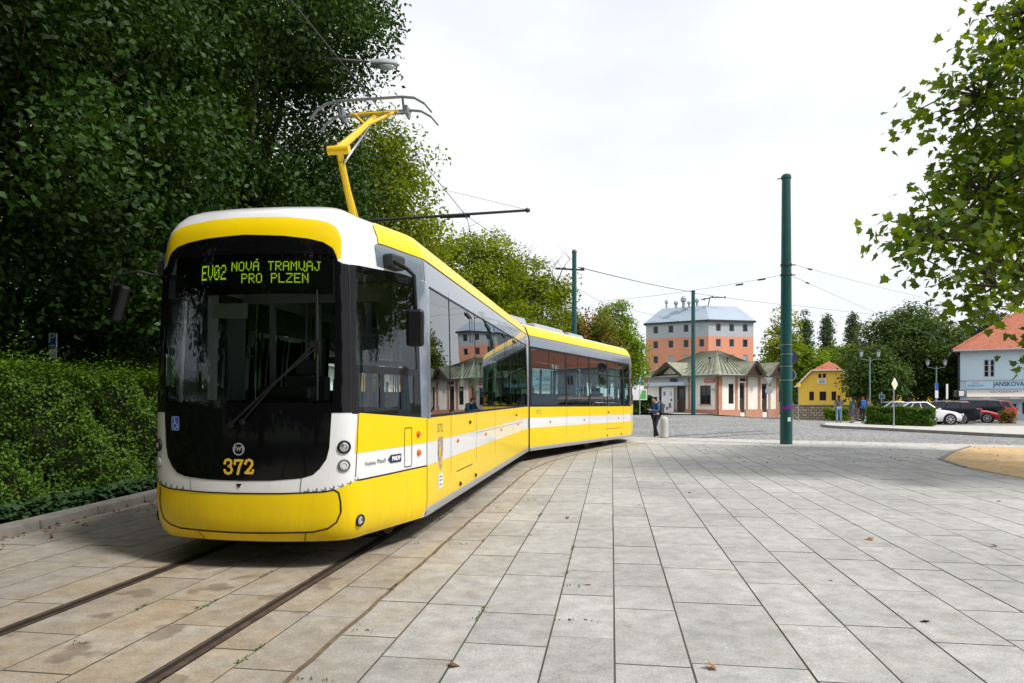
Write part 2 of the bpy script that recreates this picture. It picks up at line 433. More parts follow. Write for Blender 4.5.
def two_tone(name, a, c, scale, rough=.9, detail=6, lo=.35, hi=.65, bump=None, wave=None):
    m, nt, b = ntree(name); L = nt.links.new
    tc = N(nt, 'ShaderNodeTexCoord'); n = N(nt, 'ShaderNodeTexNoise', Scale=scale, Detail=detail, Roughness=.65); L(tc.outputs['Object'], n.inputs['Vector'])
    r = N(nt, 'ShaderNodeValToRGB'); e = r.color_ramp.elements
    e[0].position = lo; e[0].color = (*a, 1); e[1].position = hi; e[1].color = (*c, 1)
    L(n.outputs['Fac'], r.inputs[0]); L(r.outputs[0], b.inputs['Base Color']); b.inputs['Roughness'].default_value = rough
    if bump:
        bp = N(nt, 'ShaderNodeBump', Strength=bump[0], Distance=bump[1]); L(n.outputs['Fac'], bp.inputs['Height']); L(bp.outputs[0], b.inputs['Normal'])
    return m
M['sand'] = two_tone('sandy_gravel', (.46, .29, .12), (.68, .48, .25), 6, bump=(.5, .02))
M['grassground'] = two_tone('grass_ground', (.03, .06, .012), (.09, .14, .03), 2)
M['soil'] = two_tone('dark_soil', (.02, .025, .01), (.05, .045, .03), 5)
M['rail'] = two_tone('rusty_rail', (.045, .028, .020), (.13, .085, .06), 9, rough=.6)
M['groove'] = mat('rail_groove', (.018, .013, .010), .9)
M['dirtline'] = two_tone('dirt_joint', (.10, .062, .03), (.20, .15, .09), 7)
M['copper'] = two_tone('green_grey_metal_roof', (.15, .16, .105), (.30, .305, .21), 1.2, rough=.55)
M['apron'] = two_tone('pale_granite_paving', (.40, .38, .35), (.56, .54, .50), 3, detail=8)

def brick_mat(name, c1, c2, mortar, sc, bw=.5, rh=.25, ms=.02, coord='Object', rot=None):
    m, nt, b = ntree(name); L = nt.links.new
    tc = N(nt, 'ShaderNodeTexCoord'); mp = N(nt, 'ShaderNodeMapping')
    if rot: mp.inputs['Rotation'].default_value = rot
    L(tc.outputs[coord], mp.inputs[0])
    br = N(nt, 'ShaderNodeTexBrick', Scale=sc); br.inputs['Color1'].default_value = (*c1, 1); br.inputs['Color2'].default_value = (*c2, 1)
    br.inputs['Mortar'].default_value = (*mortar, 1); br.inputs['Brick Width'].default_value = bw; br.inputs['Row Height'].default_value = rh
    br.inputs['Mortar Size'].default_value = ms
    L(mp.outputs[0], br.inputs['Vector']); L(br.outputs['Color'], b.inputs['Base Color']); b.inputs['Roughness'].default_value = .85
    return m
M['tile'] = brick_mat('red_roof_tile', (.52, .16, .08), (.38, .11, .06), (.12, .04, .03), 3.2, .5, .55, .03)
M['tile2'] = brick_mat('orange_roof_tile', (.50, .17, .09), (.39, .12, .07), (.2, .08, .05), 3.2, .5, .55, .03)
M['stonewall'] = brick_mat('rubble_stone', (.54, .43, .30), (.30, .24, .17), (.12, .10, .08), 1.3, .55, .28, .04, rot=(R(90), 0, 0))

def add_grime(m):
    """faint brown road film, streaky, along the lowest part of the body"""
    nt = m.node_tree; L = nt.links.new; b = nt.nodes['Principled BSDF']
    src = b.inputs['Base Color'].links[0].from_socket
    tc = N(nt, 'ShaderNodeTexCoord'); mp = N(nt, 'ShaderNodeMapping'); mp.inputs['Scale'].default_value = (3, 3, .6); L(tc.outputs['Object'], mp.inputs[0])
    n = N(nt, 'ShaderNodeTexNoise', Scale=4, Detail=7, Roughness=.7); L(mp.outputs[0], n.inputs['Vector'])
    sp = N(nt, 'ShaderNodeSeparateXYZ'); L(tc.outputs['Object'], sp.inputs[0])
    h = N(nt, 'ShaderNodeMapRange'); h.inputs['From Min'].default_value = .25; h.inputs['From Max'].default_value = .85; h.inputs['To Min'].default_value = .22; h.inputs['To Max'].default_value = .02; L(sp.outputs['Z'], h.inputs['Value'])
    r = N(nt, 'ShaderNodeMapRange'); r.inputs['From Min'].default_value = .35; r.inputs['From Max'].default_value = .75; L(n.outputs['Fac'], r.inputs['Value'])
    mm = N(nt, 'ShaderNodeMath', _operation='MULTIPLY'); L(h.outputs[0], mm.inputs[0]); L(r.outputs[0], mm.inputs[1])
    x = N(nt, 'ShaderNodeMix', _data_type='RGBA'); L(mm.outputs[0], x.inputs['Factor']); L(src, x.inputs['A']); x.inputs['B'].default_value = (.16, .12, .08, 1)
    L(x.outputs['Result'], b.inputs['Base Color'])
    rr = N(nt, 'ShaderNodeMapRange'); rr.inputs['To Min'].default_value = .30; rr.inputs['To Max'].default_value = .75; L(mm.outputs[0], rr.inputs['Value']); L(rr.outputs[0], b.inputs['Roughness'])
add_grime(M['yellow']); add_grime(M['white'])
# ================================================================== THE TRAM
TH = R(8.4)
NOSE = (-2.41, 6.03)
tram = empty('tram', (NOSE[0], NOSE[1], 0), -TH)
tag(tram, 'yellow and white articulated tram with a dark curved windscreen and number 372 on the rails', 'tram')
HW = 1.29; L1 = 10.50; L2 = 9.75; JY = 10.67
_o = [(0, 0), (.2, .006), (.4, .028), (.66, .085), (.83, .14), (.92, .195), (.975, .26), (1.01, .345), (1.035, .46), (1.085, .66), (1.145, .92), (1.205, 1.2), (1.26, 1.42), (1.285, 1.52), (HW, 1.62), (HW, 1.9), (HW, 3)]
def _cat(p, n=24):
    out = []
    q = [(-p[1][0], p[1][1])] + p + [(p[-1][0], p[-1][1] + 1)]
    for i in range(1, len(q) - 2):
        a, b, c, d = (np.array(q[i + k]) for k in (-1, 0, 1, 2))
        for j in range(n):
            t = j / n
            out.append(.5 * (2 * b + (c - a) * t + (2 * a - 5 * b + 4 * c - d) * t * t + (3 * b - a - 3 * c + d) * t ** 3))
    out.append(np.array(p[-1])); return np.array(out)
_P = _cat(_o); _U = np.concatenate([[0], np.cumsum(np.linalg.norm(np.diff(_P, axis=0), axis=1))])
U16 = float(np.interp(1.62, _P[:, 1], _U))            # arclength where the flat side begins
def US(s): return float(np.interp(s, _P[:, 1], _U)) if s < 3 else float(_U[-1] + s - 3)     # depth -> arclength
def UH(h): return float(np.interp(h, _P[:, 0], _U))                                      # half width -> arclength
_v = [.26, .32, .42, .6, 1.4, 2.0, 2.7, 2.9, 3.0, 3.1, 3.19, 3.27, 3.34, 3.42, 3.6, 3.8]
_z = [.26, .32, .42, .6, 1.4, 2.0, 2.7, 2.9, 3.0, 3.1, 3.19, 3.27, 3.325, 3.365, 3.395, 3.405]
_ds = [.03, .01, 0, 0, 0, .005, .02, .035, .045, .07, .12, .19, .29, .44, .80, 1.0]
_df = [.10, .05, .015, 0, 0, .02, .05, .07, .085, .115, .175, .26, .38, .55, .92, 1.2]
def surf0(u, v):
    a = abs(u); sg = 1 if u >= 0 else -1
    if a <= _U[-1]: h = float(np.interp(a, _U, _P[:, 0])); s = float(np.interp(a, _U, _P[:, 1]))
    else: h = HW; s = 3 + a - float(_U[-1])
    w = 1 - sstep(.2, 1.5, s)
    d = float(np.interp(v, _v, _ds)) * (1 - w) + float(np.interp(v, _v, _df)) * w
    z = float(np.interp(v, _v, _z))
    cx, cy = 0.0, max(s, HW)
    dx, dy = cx - h, cy - s; D = math.hypot(dx, dy)
    if v > 3.6: d = d + (D - d) * (v - 3.6) / .2
    d = min(d, D)
    h += dx / D * d; s += dy / D * d
    return Vector((sg * h, s, z))
def surfn(u, v):
    e = .012; vv = min(max(v, .28), 3.76)
    n = (surf0(u + e, vv) - surf0(u - e, vv)).cross(surf0(u, vv + e) - surf0(u, vv - e))
    return n.normalized() if n.length > 1e-12 else Vector((0, 0, 1))
T_F = Matrix.Identity(4)
PH = R(18.5)
d2 = Vector((math.sin(PH), math.cos(PH), 0)); n2 = Vector((math.cos(PH), -math.sin(PH), 0))
_far = Vector((0, JY, 0)) + d2 * (L2 + .12)
T_R = Matrix(((-n2.x, -d2.x, 0, _far.x), (-n2.y, -d2.y, 0, _far.y), (0, .011, 1, -.011 * L2), (0, 0, 0, 1)))   # the rear car, nose at its far end
def surf(u, v, off, T):
    return T @ (surf0(u, v) + surfn(u, v) * off)

GU = sorted(set([round(x * .05, 4) for x in range(-54, 55)] + [s * (2.7 + .45 * k) for k in range(1, 20) for s in (-1, 1)]))
GV = [.26, .29, .32, .37, .42, .5, .6, .8, 1.0, 1.2, 1.4, 1.7, 2.0, 2.35, 2.7, 2.78, 2.85, 2.9, 2.95, 3.0, 3.05, 3.1, 3.145, 3.19, 3.23, 3.27, 3.305, 3.34, 3.38, 3.42, 3.48, 3.54, 3.6, 3.67, 3.74, 3.8]
def inside(loops, x, y):
    c = False
    for lp in loops:
        n = len(lp)
        for i in range(n):
            x1, y1 = lp[i]; x2, y2 = lp[(i + 1) % n]
            if (y1 > y) != (y2 > y) and x < (x2 - x1) * (y - y1) / (y2 - y1) + x1: c = not c
    return c
def patch(name, loops, off, m, parent, T=T_F, smooth=True):
    """region of the tram's skin bounded by loops in (arclength, height), as its own sheet"""
    if isinstance(loops[0][0], (int, float)): loops = [loops]
    pts = []; edges = []
    for lp in loops:
        b = len(pts); L = []
        for i in range(len(lp)):
            p, q = lp[i], lp[(i + 1) % len(lp)]
            d = math.hypot(q[0] - p[0], q[1] - p[1]); near = min(abs(p[0]), abs(q[0])) < 2.7
            step = .05 if near and abs(q[0] - p[0]) < 6 else .3
            if abs(q[0] - p[0]) >= 6: step = .15
            k = max(1, int(math.ceil(d / step)))
            for j in range(k): L.append((p[0] + (q[0] - p[0]) * j / k, p[1] + (q[1] - p[1]) * j / k))
        pts += L; edges += [(b + i, b + (i + 1) % len(L)) for i in range(len(L))]
    u0 = min(p[0] for p in pts); u1 = max(p[0] for p in pts); v0 = min(p[1] for p in pts); v1 = max(p[1] for p in pts)
    bp = np.array(pts)
    for u in GU:
        if not (u0 < u < u1): continue
        for v in GV:
            if v0 < v < v1 and inside(loops, u, v) and np.min(np.abs(bp[:, 0] - u) + np.abs(bp[:, 1] - v)) > .012: pts.append((u, v))
    cu = lambda u: u if abs(u) <= 2.7 else math.copysign(2.7 + (abs(u) - 2.7) * .12, u)
    uc = lambda u: u if abs(u) <= 2.7 else math.copysign(2.7 + (abs(u) - 2.7) / .12, u)
    loops = [[(cu(u), v) for u, v in lp] for lp in loops]
    vc, ec, fc = delaunay_2d_cdt([Vector((cu(p[0]), p[1])) for p in pts], edges, [], 0, 1e-6)[:3]
    fs = []
    for f in fc:
        cx = sum(vc[i].x for i in f) / len(f); cy = sum(vc[i].y for i in f) / len(f)
        if inside(loops, cx, cy): fs.append(list(f))
    vc = [Vector((uc(v.x), v.y)) for v in vc]
    V = [surf(v.x, v.y, off, T) for v in vc]
    R3 = T.to_3x3()
    NN = [R3 @ surfn(v.x, v.y) for v in vc]
    me = bpy.data.meshes.new(name); me.from_pydata(V, [], fs)
    bm = bmesh.new(); bm.from_mesh(me)
    bm.normal_update()
    flip = [f for f in bm.faces if f.normal.dot(NN[f.verts[0].index]) < 0]
    if flip: bmesh.ops.reverse_faces(bm, faces=flip)
    bm.to_mesh(me); bm.free()
    if smooth:
        me.shade_smooth(); me.normals_split_custom_set_from_vertices(NN)
    return link(name, me, m, parent)
def seam(mb, line, w, off, T=T_F):
    """thin dark joint following the skin"""
    L = []
    for i in range(len(line) - 1):
        p, q = line[i], line[i + 1]; d = math.hypot(q[0] - p[0], q[1] - p[1])
        k = max(1, int(math.ceil(d / (.05 if abs(p[0]) < 2.7 else .4))))
        for j in range(k): L.append((p[0] + (q[0] - p[0]) * j / k, p[1] + (q[1] - p[1]) * j / k))
    L.append(line[-1]); A = []; B = []
    for i, p in enumerate(L):
        a = L[max(i - 1, 0)]; b = L[min(i + 1, len(L) - 1)]; dx, dy = b[0] - a[0], b[1] - a[1]; n = math.hypot(dx, dy) or 1
        A.append(surf(p[0] - dy / n * w / 2, p[1] + dx / n * w / 2, off, T)); B.append(surf(p[0] + dy / n * w / 2, p[1] - dx / n * w / 2, off, T))
    for i in range(len(L) - 1): mb.quad(A[i], B[i], B[i + 1], A[i + 1])
def skin_text(name, txt, size, u, v, m, off=.006, T=T_F, width=None, bold=0., rot=0.):
    vs, fs = text_mesh(txt, size, bold)
    k = 1
    if width: k = width / (max(a[0] for a in vs) - min(a[0] for a in vs))
    mb = MB(); c, s_ = math.cos(rot), math.sin(rot)
    mb.add([surf(u + a[0] * k * c - a[1] * s_, v + a[0] * k * s_ + a[1] * c, off, T) for a in vs], fs)
    return mb.build(name, m, tram, fix=False)
def disc(mb, u, v, r, off, T=T_F, n=20, ru=None):
    ru = ru or r
    mb.add([surf(u + ru * math.cos(2 * math.pi * i / n), v + r * math.sin(2 * math.pi * i / n), off, T) for i in range(n)], [tuple(range(n))])
def ring(mb, u, v, r0, r1, off, T=T_F, n=24):
    for i in range(n):
        a, b = 2 * math.pi * i / n, 2 * math.pi * (i + 1) / n
        mb.quad(surf(u + r0 * math.cos(a), v + r0 * math.sin(a), off, T), surf(u + r1 * math.cos(a), v + r1 * math.sin(a), off, T),
                surf(u + r1 * math.cos(b), v + r1 * math.sin(b), off, T), surf(u + r0 * math.cos(b), v + r0 * math.sin(b), off, T))
def arc(cx, cy, rx, ry, a0, a1, n=6): return [(cx + rx * math.cos(R(a0 + (a1 - a0) * i / n)), cy + ry * math.sin(R(a0 + (a1 - a0) * i / n))) for i in range(n + 1)]
def rrect(u0, u1, v0, v1, r): return arc(u1 - r, v0 + r, r, r, -90, 0, 4) + arc(u1 - r, v1 - r, r, r, 0, 90, 4) + arc(u0 + r, v1 - r, r, r, 90, 180, 4) + arc(u0 + r, v0 + r, r, r, 180, 270, 4)

TOPC = [(-1.0, 2.72), (-.93, 2.725), (-.885, 2.745), (-.87, 2.80), (-.84, 2.86), (-.76, 2.91), (-.62, 2.94), (-.4, 2.962), (0, 2.98), (.4, 2.962), (.62, 2.94), (.76, 2.91), (.84, 2.86), (.87, 2.80), (.885, 2.745), (.93, 2.725), (1.0, 2.72)]
CAB_E = US(1.40)          # end of the cab side glass
SG0 = US(1.62); 
def mir(lp): return [(-u, v) for u, v in lp][::-1]

def car_shell(T, L, front):
    E = US(L)
    opening = [(-CAB_E, 1.335), (-1.1, 1.405), (-1.0, 1.415), (1.0, 1.415), (1.1, 1.405), (CAB_E, 1.335), (CAB_E - .06, 2.80)] + [(u, v) for u, v in TOPC[::-1]] + [(-CAB_E + .06, 2.80)]
    side = [(SG0 + .03, 1.325), (E - .12, 1.325), (E - .12, 2.765), (SG0 + .03, 2.765)]
    outer = [(-E, .26), (E, .26), (E, 3.8), (-E, 3.8)]
    patch('body', [outer, opening, side, mir(side)], 0, M['white'], tram, T)
    patch('interior_lining', [[(-E, .40), (E, .40), (E, 3.3), (-E, 3.3)], opening, side, mir(side)], -.06, M['lining'], tram, T)
    # paint ---------------------------------------------------------------
    Bz = [(-E, .36), (-US(1.5), .36), (-US(1.45), .262), (US(1.45), .262), (US(1.5), .36), (E, .36), (E, .815), (US(1.5), .815), (1.08, .80), (.98, .785), (.88, .74), (.75, .712), (.4, .70), (0, .698),
          (-.4, .70), (-.75, .712), (-.88, .74), (-.98, .785), (-1.08, .80), (-US(1.5), .815), (-E, .815)]
    patch('lower_yellow_panel', Bz, .003, M['yellow'], tram, T)
    for f in (lambda q: q, mir):
        patch('upper_yellow_panel', f([(1.03, 1.045), (US(1.5), 1.06), (E, 1.06), (E, 1.315), (US(1.5), 1.325), (1.10, 1.405), (1.06, 1.40)]), .003, M['yellow'], tram, T)
        patch('roof_yellow_band', f([(1.47, 3.03), (1.6, 3.035), (E, 3.025), (E, 3.27), (1.68, 3.27)] + arc(1.64, 3.13, .16, .14, 90, 180, 5)), .014, M['yellow'], tram, T)
        patch('silver_band', f([(1.42, 2.80), (SG0, 2.80), (SG0, 2.77), (E, 2.77), (E, 3.02), (1.56, 3.03)] + arc(1.50, 2.98, .10, .05, 90, 180, 4)), .003, M['silver'], tram, T)
        patch('sill', f([(US(1.5) + .01, .265), (E, .265), (E, .345), (US(1.5) + .01, .345)]), .012, M['lgrey'], tram, T)
        patch('door_pillar', f([(CAB_E, 1.33), (SG0 + .03, 1.315), (SG0 + .03, 2.78), (CAB_E - .06, 2.80)]), .004, M['silver'], tram, T)
    patch('forehead_band', [(-.885, 2.78), (-.87, 2.84), (-.84, 2.885), (-.76, 2.932), (-.62, 2.962), (-.4, 2.984), (0, 3.0), (.4, 2.984), (.62, 2.962), (.76, 2.932), (.84, 2.885), (.87, 2.84), (.885, 2.78), (.915, 2.80), (.925, 2.97), (.91, 3.04), (.87, 3.09), (.80, 3.125), (.70, 3.145), (.4, 3.17), (0, 3.18), (-.4, 3.17), (-.70, 3.145), (-.80, 3.125), (-.87, 3.09), (-.91, 3.04), (-.925, 2.97), (-.915, 2.80)], .003, M['yellow'], tram, T)
    # black mask under the windscreen
    ml = [(-1.0, 1.42), (-.82, 1.42), (-.80, 1.1), (-.775, 1.0), (-.72, .92), (-.66, .865), (-.56, .835), (-.3, .815), (0, .81)]
    patch('black_front_panel', [(-1.0, 1.44)] + ml[1:] + [(-u, v) for u, v in ml[-2:0:-1]] + [(1.0, 1.44)] if False else [(-.82, 1.46)] + ml[1:] + [(-u, v) for u, v in ml[-2:0:-1]] + [(.82, 1.46)], .004, M['black'], tram, T)
    # glass ---------------------------------------------------------------
    W = [(-.985, 1.41), (.985, 1.41)] + [(u, v + .022) for u, v in TOPC[::-1]]
    clear = [(-.80, 1.50), (.83, 1.50), (.86, 2.1), (.85, 2.82), (-.82, 2.82), (-.84, 2.1)]
    patch('windscreen', W, -.006, M['screen_glass'], tram, T)
    patch('windscreen_frame', [W, clear], .004, M['black'], tram, T)
    for f in (lambda q: q, mir):
        cg = [(1.0, 1.40), (US(1.45), 1.325), (CAB_E + .02, 1.33), (CAB_E - .04, 2.82), (1.0, 2.745)]
        patch('cab_side_window', f(cg), -.004, M['screen_glass'], tram, T)
        c2 = [(1.05, 1.84), (CAB_E - .08, 1.84), (CAB_E - .12, 2.70), (1.07, 2.69)]
        c3 = [(1.08, 1.46), (1.42, 1.45), (1.42, 1.77), (1.08, 1.77)]
        c4 = [(1.50, 1.45), (1.80, 1.43), (1.80, 1.77), (1.50, 1.77)]
        c5 = [(1.84, 1.43), (CAB_E - .14, 1.40), (CAB_E - .14, 1.77), (1.84, 1.77)]
        patch('cab_window_frame', [f(cg), f(c2), f(c3), f(c4), f(c5)], .002, M['black'], tram, T)
    return E
E1 = car_shell(T_F, L1, True)
E2 = car_shell(T_R, L2, False)

# side windows, each pane one mesh -----------------------------------------
def side_windows(sgn, T, cuts, E, glass, name='window', fr=True):
    u0 = SG0 + .03
    cs = [u0] + [US(c) for c in cuts] + [E - .12]
    for a, b in zip(cs[:-1], cs[1:]):
        lp = [(a + .008, 1.33), (b - .008, 1.33), (b - .008, 2.76), (a + .008, 2.76)]
        if sgn < 0: lp = mir(lp)
        patch(name, lp, -.004, glass, tram, T, smooth=True)
FC = [2.6, 4.17, 5.8, 8.0, 9.2]
side_windows(1, T_F, FC, E1, M['mirror_glass']); side_windows(-1, T_F, FC, E1, M['glass'])
RC = [2.35, 3.95, 5.55, 7.3]
side_windows(-1, T_R, RC, E2, M['glass']); side_windows(1, T_R, RC, E2, M['glass'])

for line, w in [([(US(c), 1.32), (US(c), 2.77)], .022) for c in FC] + [([(SG0 + .03, 1.34), (E1 - .12, 1.34)], .03), ([(SG0 + .03, 2.755), (E1 - .12, 2.755)], .02)]:
    mb = MB(); seam(mb, line, w, .001); mb.build('window_gasket', M['rubber'], tram, fix=False)
for s_ in (3.9, 5.4, 7.06, 8.45):
    mb = MB(); u = US(s_); seam(mb, [(u - .36, 2.70), (u, 2.66), (u, 2.32)], .05, .012); mb.build('window_grab_bar', M['rubber'], tram, fix=False)  # dark hooked bars laid over the side glass
# rear car window frames: posts, transoms, dark border
for k, c in enumerate([1.66] + RC + [L2 - .16]):
    mb = MB(); w = .10 if 0 < k < 5 else .22
    seam(mb, [(-US(c), 1.32), (-US(c), 2.77)], w, .002, T_R); mb.build('window_post', M['rubber'], tram, fix=False)
for line, w in [([(-(SG0), 1.345), (-(E2 - .1), 1.345)], .05), ([(-(SG0), 2.74), (-(E2 - .1), 2.74)], .06), ([(-(SG0), 2.28), (-(E2 - .1), 2.28)], .03)] + [([(-US((a + b) / 2), 2.28), (-US((a + b) / 2), 2.75)], .022) for a, b in zip([1.66] + RC, RC + [L2 - .16])]:
    mb = MB(); seam(mb, line, w, .003, T_R); mb.build('window_transom', M['rubber'], tram, fix=False)

def one_seam(line, w, off, T=T_F, name='panel_seam'):
    mb = MB(); seam(mb, line, w, off, T); return mb.build(name, M['rubber'], tram, fix=False)
# panel seams
for c in (1.52, 2.6, 4.17, 5.8, 8.0, 9.2): one_seam([(US(c), .35), (US(c), 1.315)], .009, .005); one_seam([(US(c), 2.77), (US(c), 3.27)], .007, .005)
one_seam([(1.06, .80), (US(1.52), .812)], .014, .006)
one_seam([(1.035, .80), (1.05, 1.04), (1.07, 1.40)], .007, .005)
one_seam([(US(4.2), 1.03), (US(9.4), 1.0)], .004, .005)
one_seam([(US(2.9), .60), (US(3.9), .60)], .012, .005)
one_seam([(-.93, .775), (-.88, .742), (-.75, .714), (-.4, .702), (0, .70), (.4, .702), (.75, .714), (.84, .728)], .012, .0065)
one_seam([(.84, .728), (.88, .70), (.895, .62), (.90, .53), (.865, .44), (.79, .385), (.66, .355), (0, .345), (-.66, .355), (-.79, .385), (-.865, .44), (-.90, .53), (-.895, .64), (-.89, .72)], .014, .0065)
one_seam([(.60, .35), (.59, .27)], .008, .0065); one_seam([(-.45, .35), (-.43, .27)], .008, .0065)
one_seam([(-.50, .82), (-.49, .705)], .005, .0065); one_seam([(.56, .83), (.55, .708)], .005, .0065)
one_seam([(.992, 1.41), (.992, 2.74)], .018, .004); one_seam([(-.992, 1.41), (-.992, 2.74)], .018, .004)
for c in RC[::-1]: one_seam([(-US(c), .35), (-US(c), 1.315)], .010, .005, T_R); one_seam([(-US(c), 2.77), (-US(c), 3.27)], .009, .005, T_R)
one_seam([(-US(4.2), .62), (-US(2.6), .62)], .012, .005, T_R)

# lamps ---------------------------------------------------------------------
def lamp(u, v, r, name, bez, lens):
    n = surfn(u, v); p = surf0(u, v)
    mb = MB(); mb.lathe([(r * 1.35, -.02), (r * 1.32, .012), (r * 1.1, .02), (r * 1.02, .004)], p, n, 24); o = mb.build(name, M[bez], tram, smooth='auto')
    mb = MB(); mb.lathe([(r, -.01), (r * .95, .010), (r * .55, .016), (r * .5, .006), (r * .25, .008), (.001, .012)], p, n, 24); mb.build('lens', M[lens], o, smooth='auto')
M['lens'] = mat('clear_lens', (.55, .57, .6), .08, metal=.7, coat=1)
M['lens2'] = mat('frosted_lens', (.62, .66, .64), .15, coat=1)
for sg in (1, -1):
    lamp(sg * UH(.90), 1.105, .045, 'headlight', 'rubber', 'lens'); lamp(sg * UH(.90), .942, .042, 'headlight', 'grey', 'lens2')
    lamp(sg * 1.10, .43, .042, 'fog_light', 'rubber', 'lens')
M['led_white'] = mat('led_white', (.8, .82, .85), .2, coat=1)
for sg in (1, -1):
    for i in range(7):
        t = i / 6; mb = MB(); disc(mb, sg * (.60 + .44 * t) + .012, .732 + .085 * t ** 2 - .004, .017, .0055, n=10); o = mb.build('running_light', M['grey'], tram, fix=False)
        mb = MB(); disc(mb, sg * (.60 + .44 * t), .735 + .085 * t ** 2, .013, .007, n=10); mb.build('lens', M['led_white'], o, fix=False)
# front markings
mb = MB(); mb.add([surf(-.03, .785, .006, T_F), surf(0, .745, .006, T_F), surf(.03, .785, .006, T_F)], [(0, 1, 2)]); mb.build('tow_mark', M['rubber'], tram, fix=False)
# seriffed digits drawn as strokes
def digit(mb, pts, w, u, v, k, off=.008):
    seam(mb, [(u + a * k, v + b * k) for a, b in pts], w * k, off)
dg = MB()
D3 = [(-.34, .28), (-.25, .44), (0, .5), (.26, .42), (.3, .24), (.2, .08), (0, .03)]; D3b = [(0, .03), (.24, -.02), (.36, -.22), (.26, -.42), (0, -.5), (-.27, -.43), (-.36, -.26)]
D7 = [(-.36, .2), (-.34, .44), (.36, .44), (.1, .05), (-.08, -.5)]; D2 = [(-.33, .22), (-.26, .42), (0, .5), (.27, .4), (.31, .2), (.1, -.08), (-.3, -.42)]; D2b = [(-.34, -.42), (.3, -.43), (.38, -.24)]
kk = .125; vv = .935
for (u, shp) in ((-.098, (D3, D3b)), (0.0, (D7,)), (.098, (D2, D2b))):
    for sh in shp:
        sh = [(a * .78, b) for a, b in sh]; digit(dg, sh, .19, u, vv, kk)
        for a, b in sh: disc(dg, u + a * kk, vv + b * kk, .095 * kk, .0082, n=8)
    if shp[0] is not D7: disc(dg, u - .034, vv + .030, .013, .0085)
    if shp[0] is D3: disc(dg, u - .034, vv - .034, .013, .0085)
dg.build('fleet_number', M['gold'], tram, fix=False)
mb = MB(); ring(mb, 0, 1.09, .044, .056, .007); o = mb.build('emblem', M['lgrey'], tram, fix=False)
skin_text('emblem_letters', 'TWT', .055, 0, 1.09, M['lgrey'], .0075, width=.10, bold=.002)
mb = MB(); mb.add([surf(u, v, .007, T_F) for u, v in rrect(-.725, -.625, 1.245, 1.375, .015)], [tuple(range(20))]); o = mb.build('wheelchair_sign', M['blue'], tram, fix=False)
mb = MB(); wu, wv = -.675, 1.31
seam(mb, rrect(-.719, -.631, 1.251, 1.369, .012) + [rrect(-.719, -.631, 1.251, 1.369, .012)[0]], .003, .008)
disc(mb, wu - .012, wv + .040, .007, .0085, n=10)
seam(mb, [(wu - .010, wv + .030), (wu - .008, wv - .002), (wu + .018, wv - .004), (wu + .028, wv - .034), (wu + .036, wv - .030)], .006, .0085)
seam(mb, [(wu - .008, wv + .014), (wu + .014, wv + .014)], .005, .0085)
seam(mb, [(wu - .014, wv + .004)] + arc(wu - .004, wv - .020, .024, .024, 115, 345, 12), .005, .0085)
mb.build('wheelchair_symbol', M['signwhite'], o, fix=False)

# destination display: 5 x 7 dots --------------------------------------------
GL = {'E': '1F 10 10 1E 10 10 1F', 'V': '11 11 11 11 11 0A 04', '0': '0E 11 13 15 19 11 0E', '2': '0E 11 01 06 08 10 1F', 'N': '11 19 15 15 13 11 11', 'O': '0E 11 11 11 11 11 0E',
      'A': '0E 11 11 1F 11 11 11', 'T': '1F 04 04 04 04 04 04', 'R': '1E 11 11 1E 14 12 11', 'M': '11 1B 15 15 11 11 11', 'J': '07 02 02 02 12 12 0C', 'P': '1E 11 11 1E 10 10 10',
      'L': '10 10 10 10 10 10 1F', 'Z': '1F 01 02 04 08 10 1F', ' ': '0 0 0 0 0 0 0'}
mb = MB(); mb.add([surf(u, v, -.045, T_F) for u, v in [(-.84, 2.44), (.88, 2.44), (.88, 2.86), (-.84, 2.86)]], [(0, 1, 2, 3)])
patch('display_panel', [(-.80, 2.47), (.84, 2.47), (.84, 2.84), (-.80, 2.84)], -.04, M['rubber'], tram)
def dots(txt, u, v, pu, pv, sz):
    mb = MB()
    x = u
    for ch in txt:
        acc = None
        if ch in 'ÁŇ': acc, ch = ch, {'Á': 'A', 'Ň': 'N'}[ch]
        rows = [int(q, 16) for q in GL[ch].split()]
        cells = [(c, r) for r in range(7) for c in range(5) if rows[r] >> (4 - c) & 1]
        if acc == 'Á': cells += [(3, -2), (2, -1.6)]
        if acc == 'Ň': cells += [(1, -2.6), (2, -1.8), (3, -2.6)]
        for c, r in cells:
            a = x + c * pu; b = v - r * pv
            mb.quad(*[surf(a + p * sz * pu, b + q * sz * pv, -.034, T_F) for p, q in ((-.5, -.5), (.5, -.5), (.5, .5), (-.5, .5))])
        x += 6 * pu
    return mb.build('display_text', M['led'], tram, fix=False)
dots('EV02', -.45, 2.735, .0118, .020, .80)
dots('NOVÁ TRAMVAJ', -.125, 2.760, .0121, .0125, .80)
dots('PRO PLZEŇ', -.02, 2.650, .0121, .0125, .80)

M['numdark'] = mat('number_outline', (.30, .22, .02), .5)
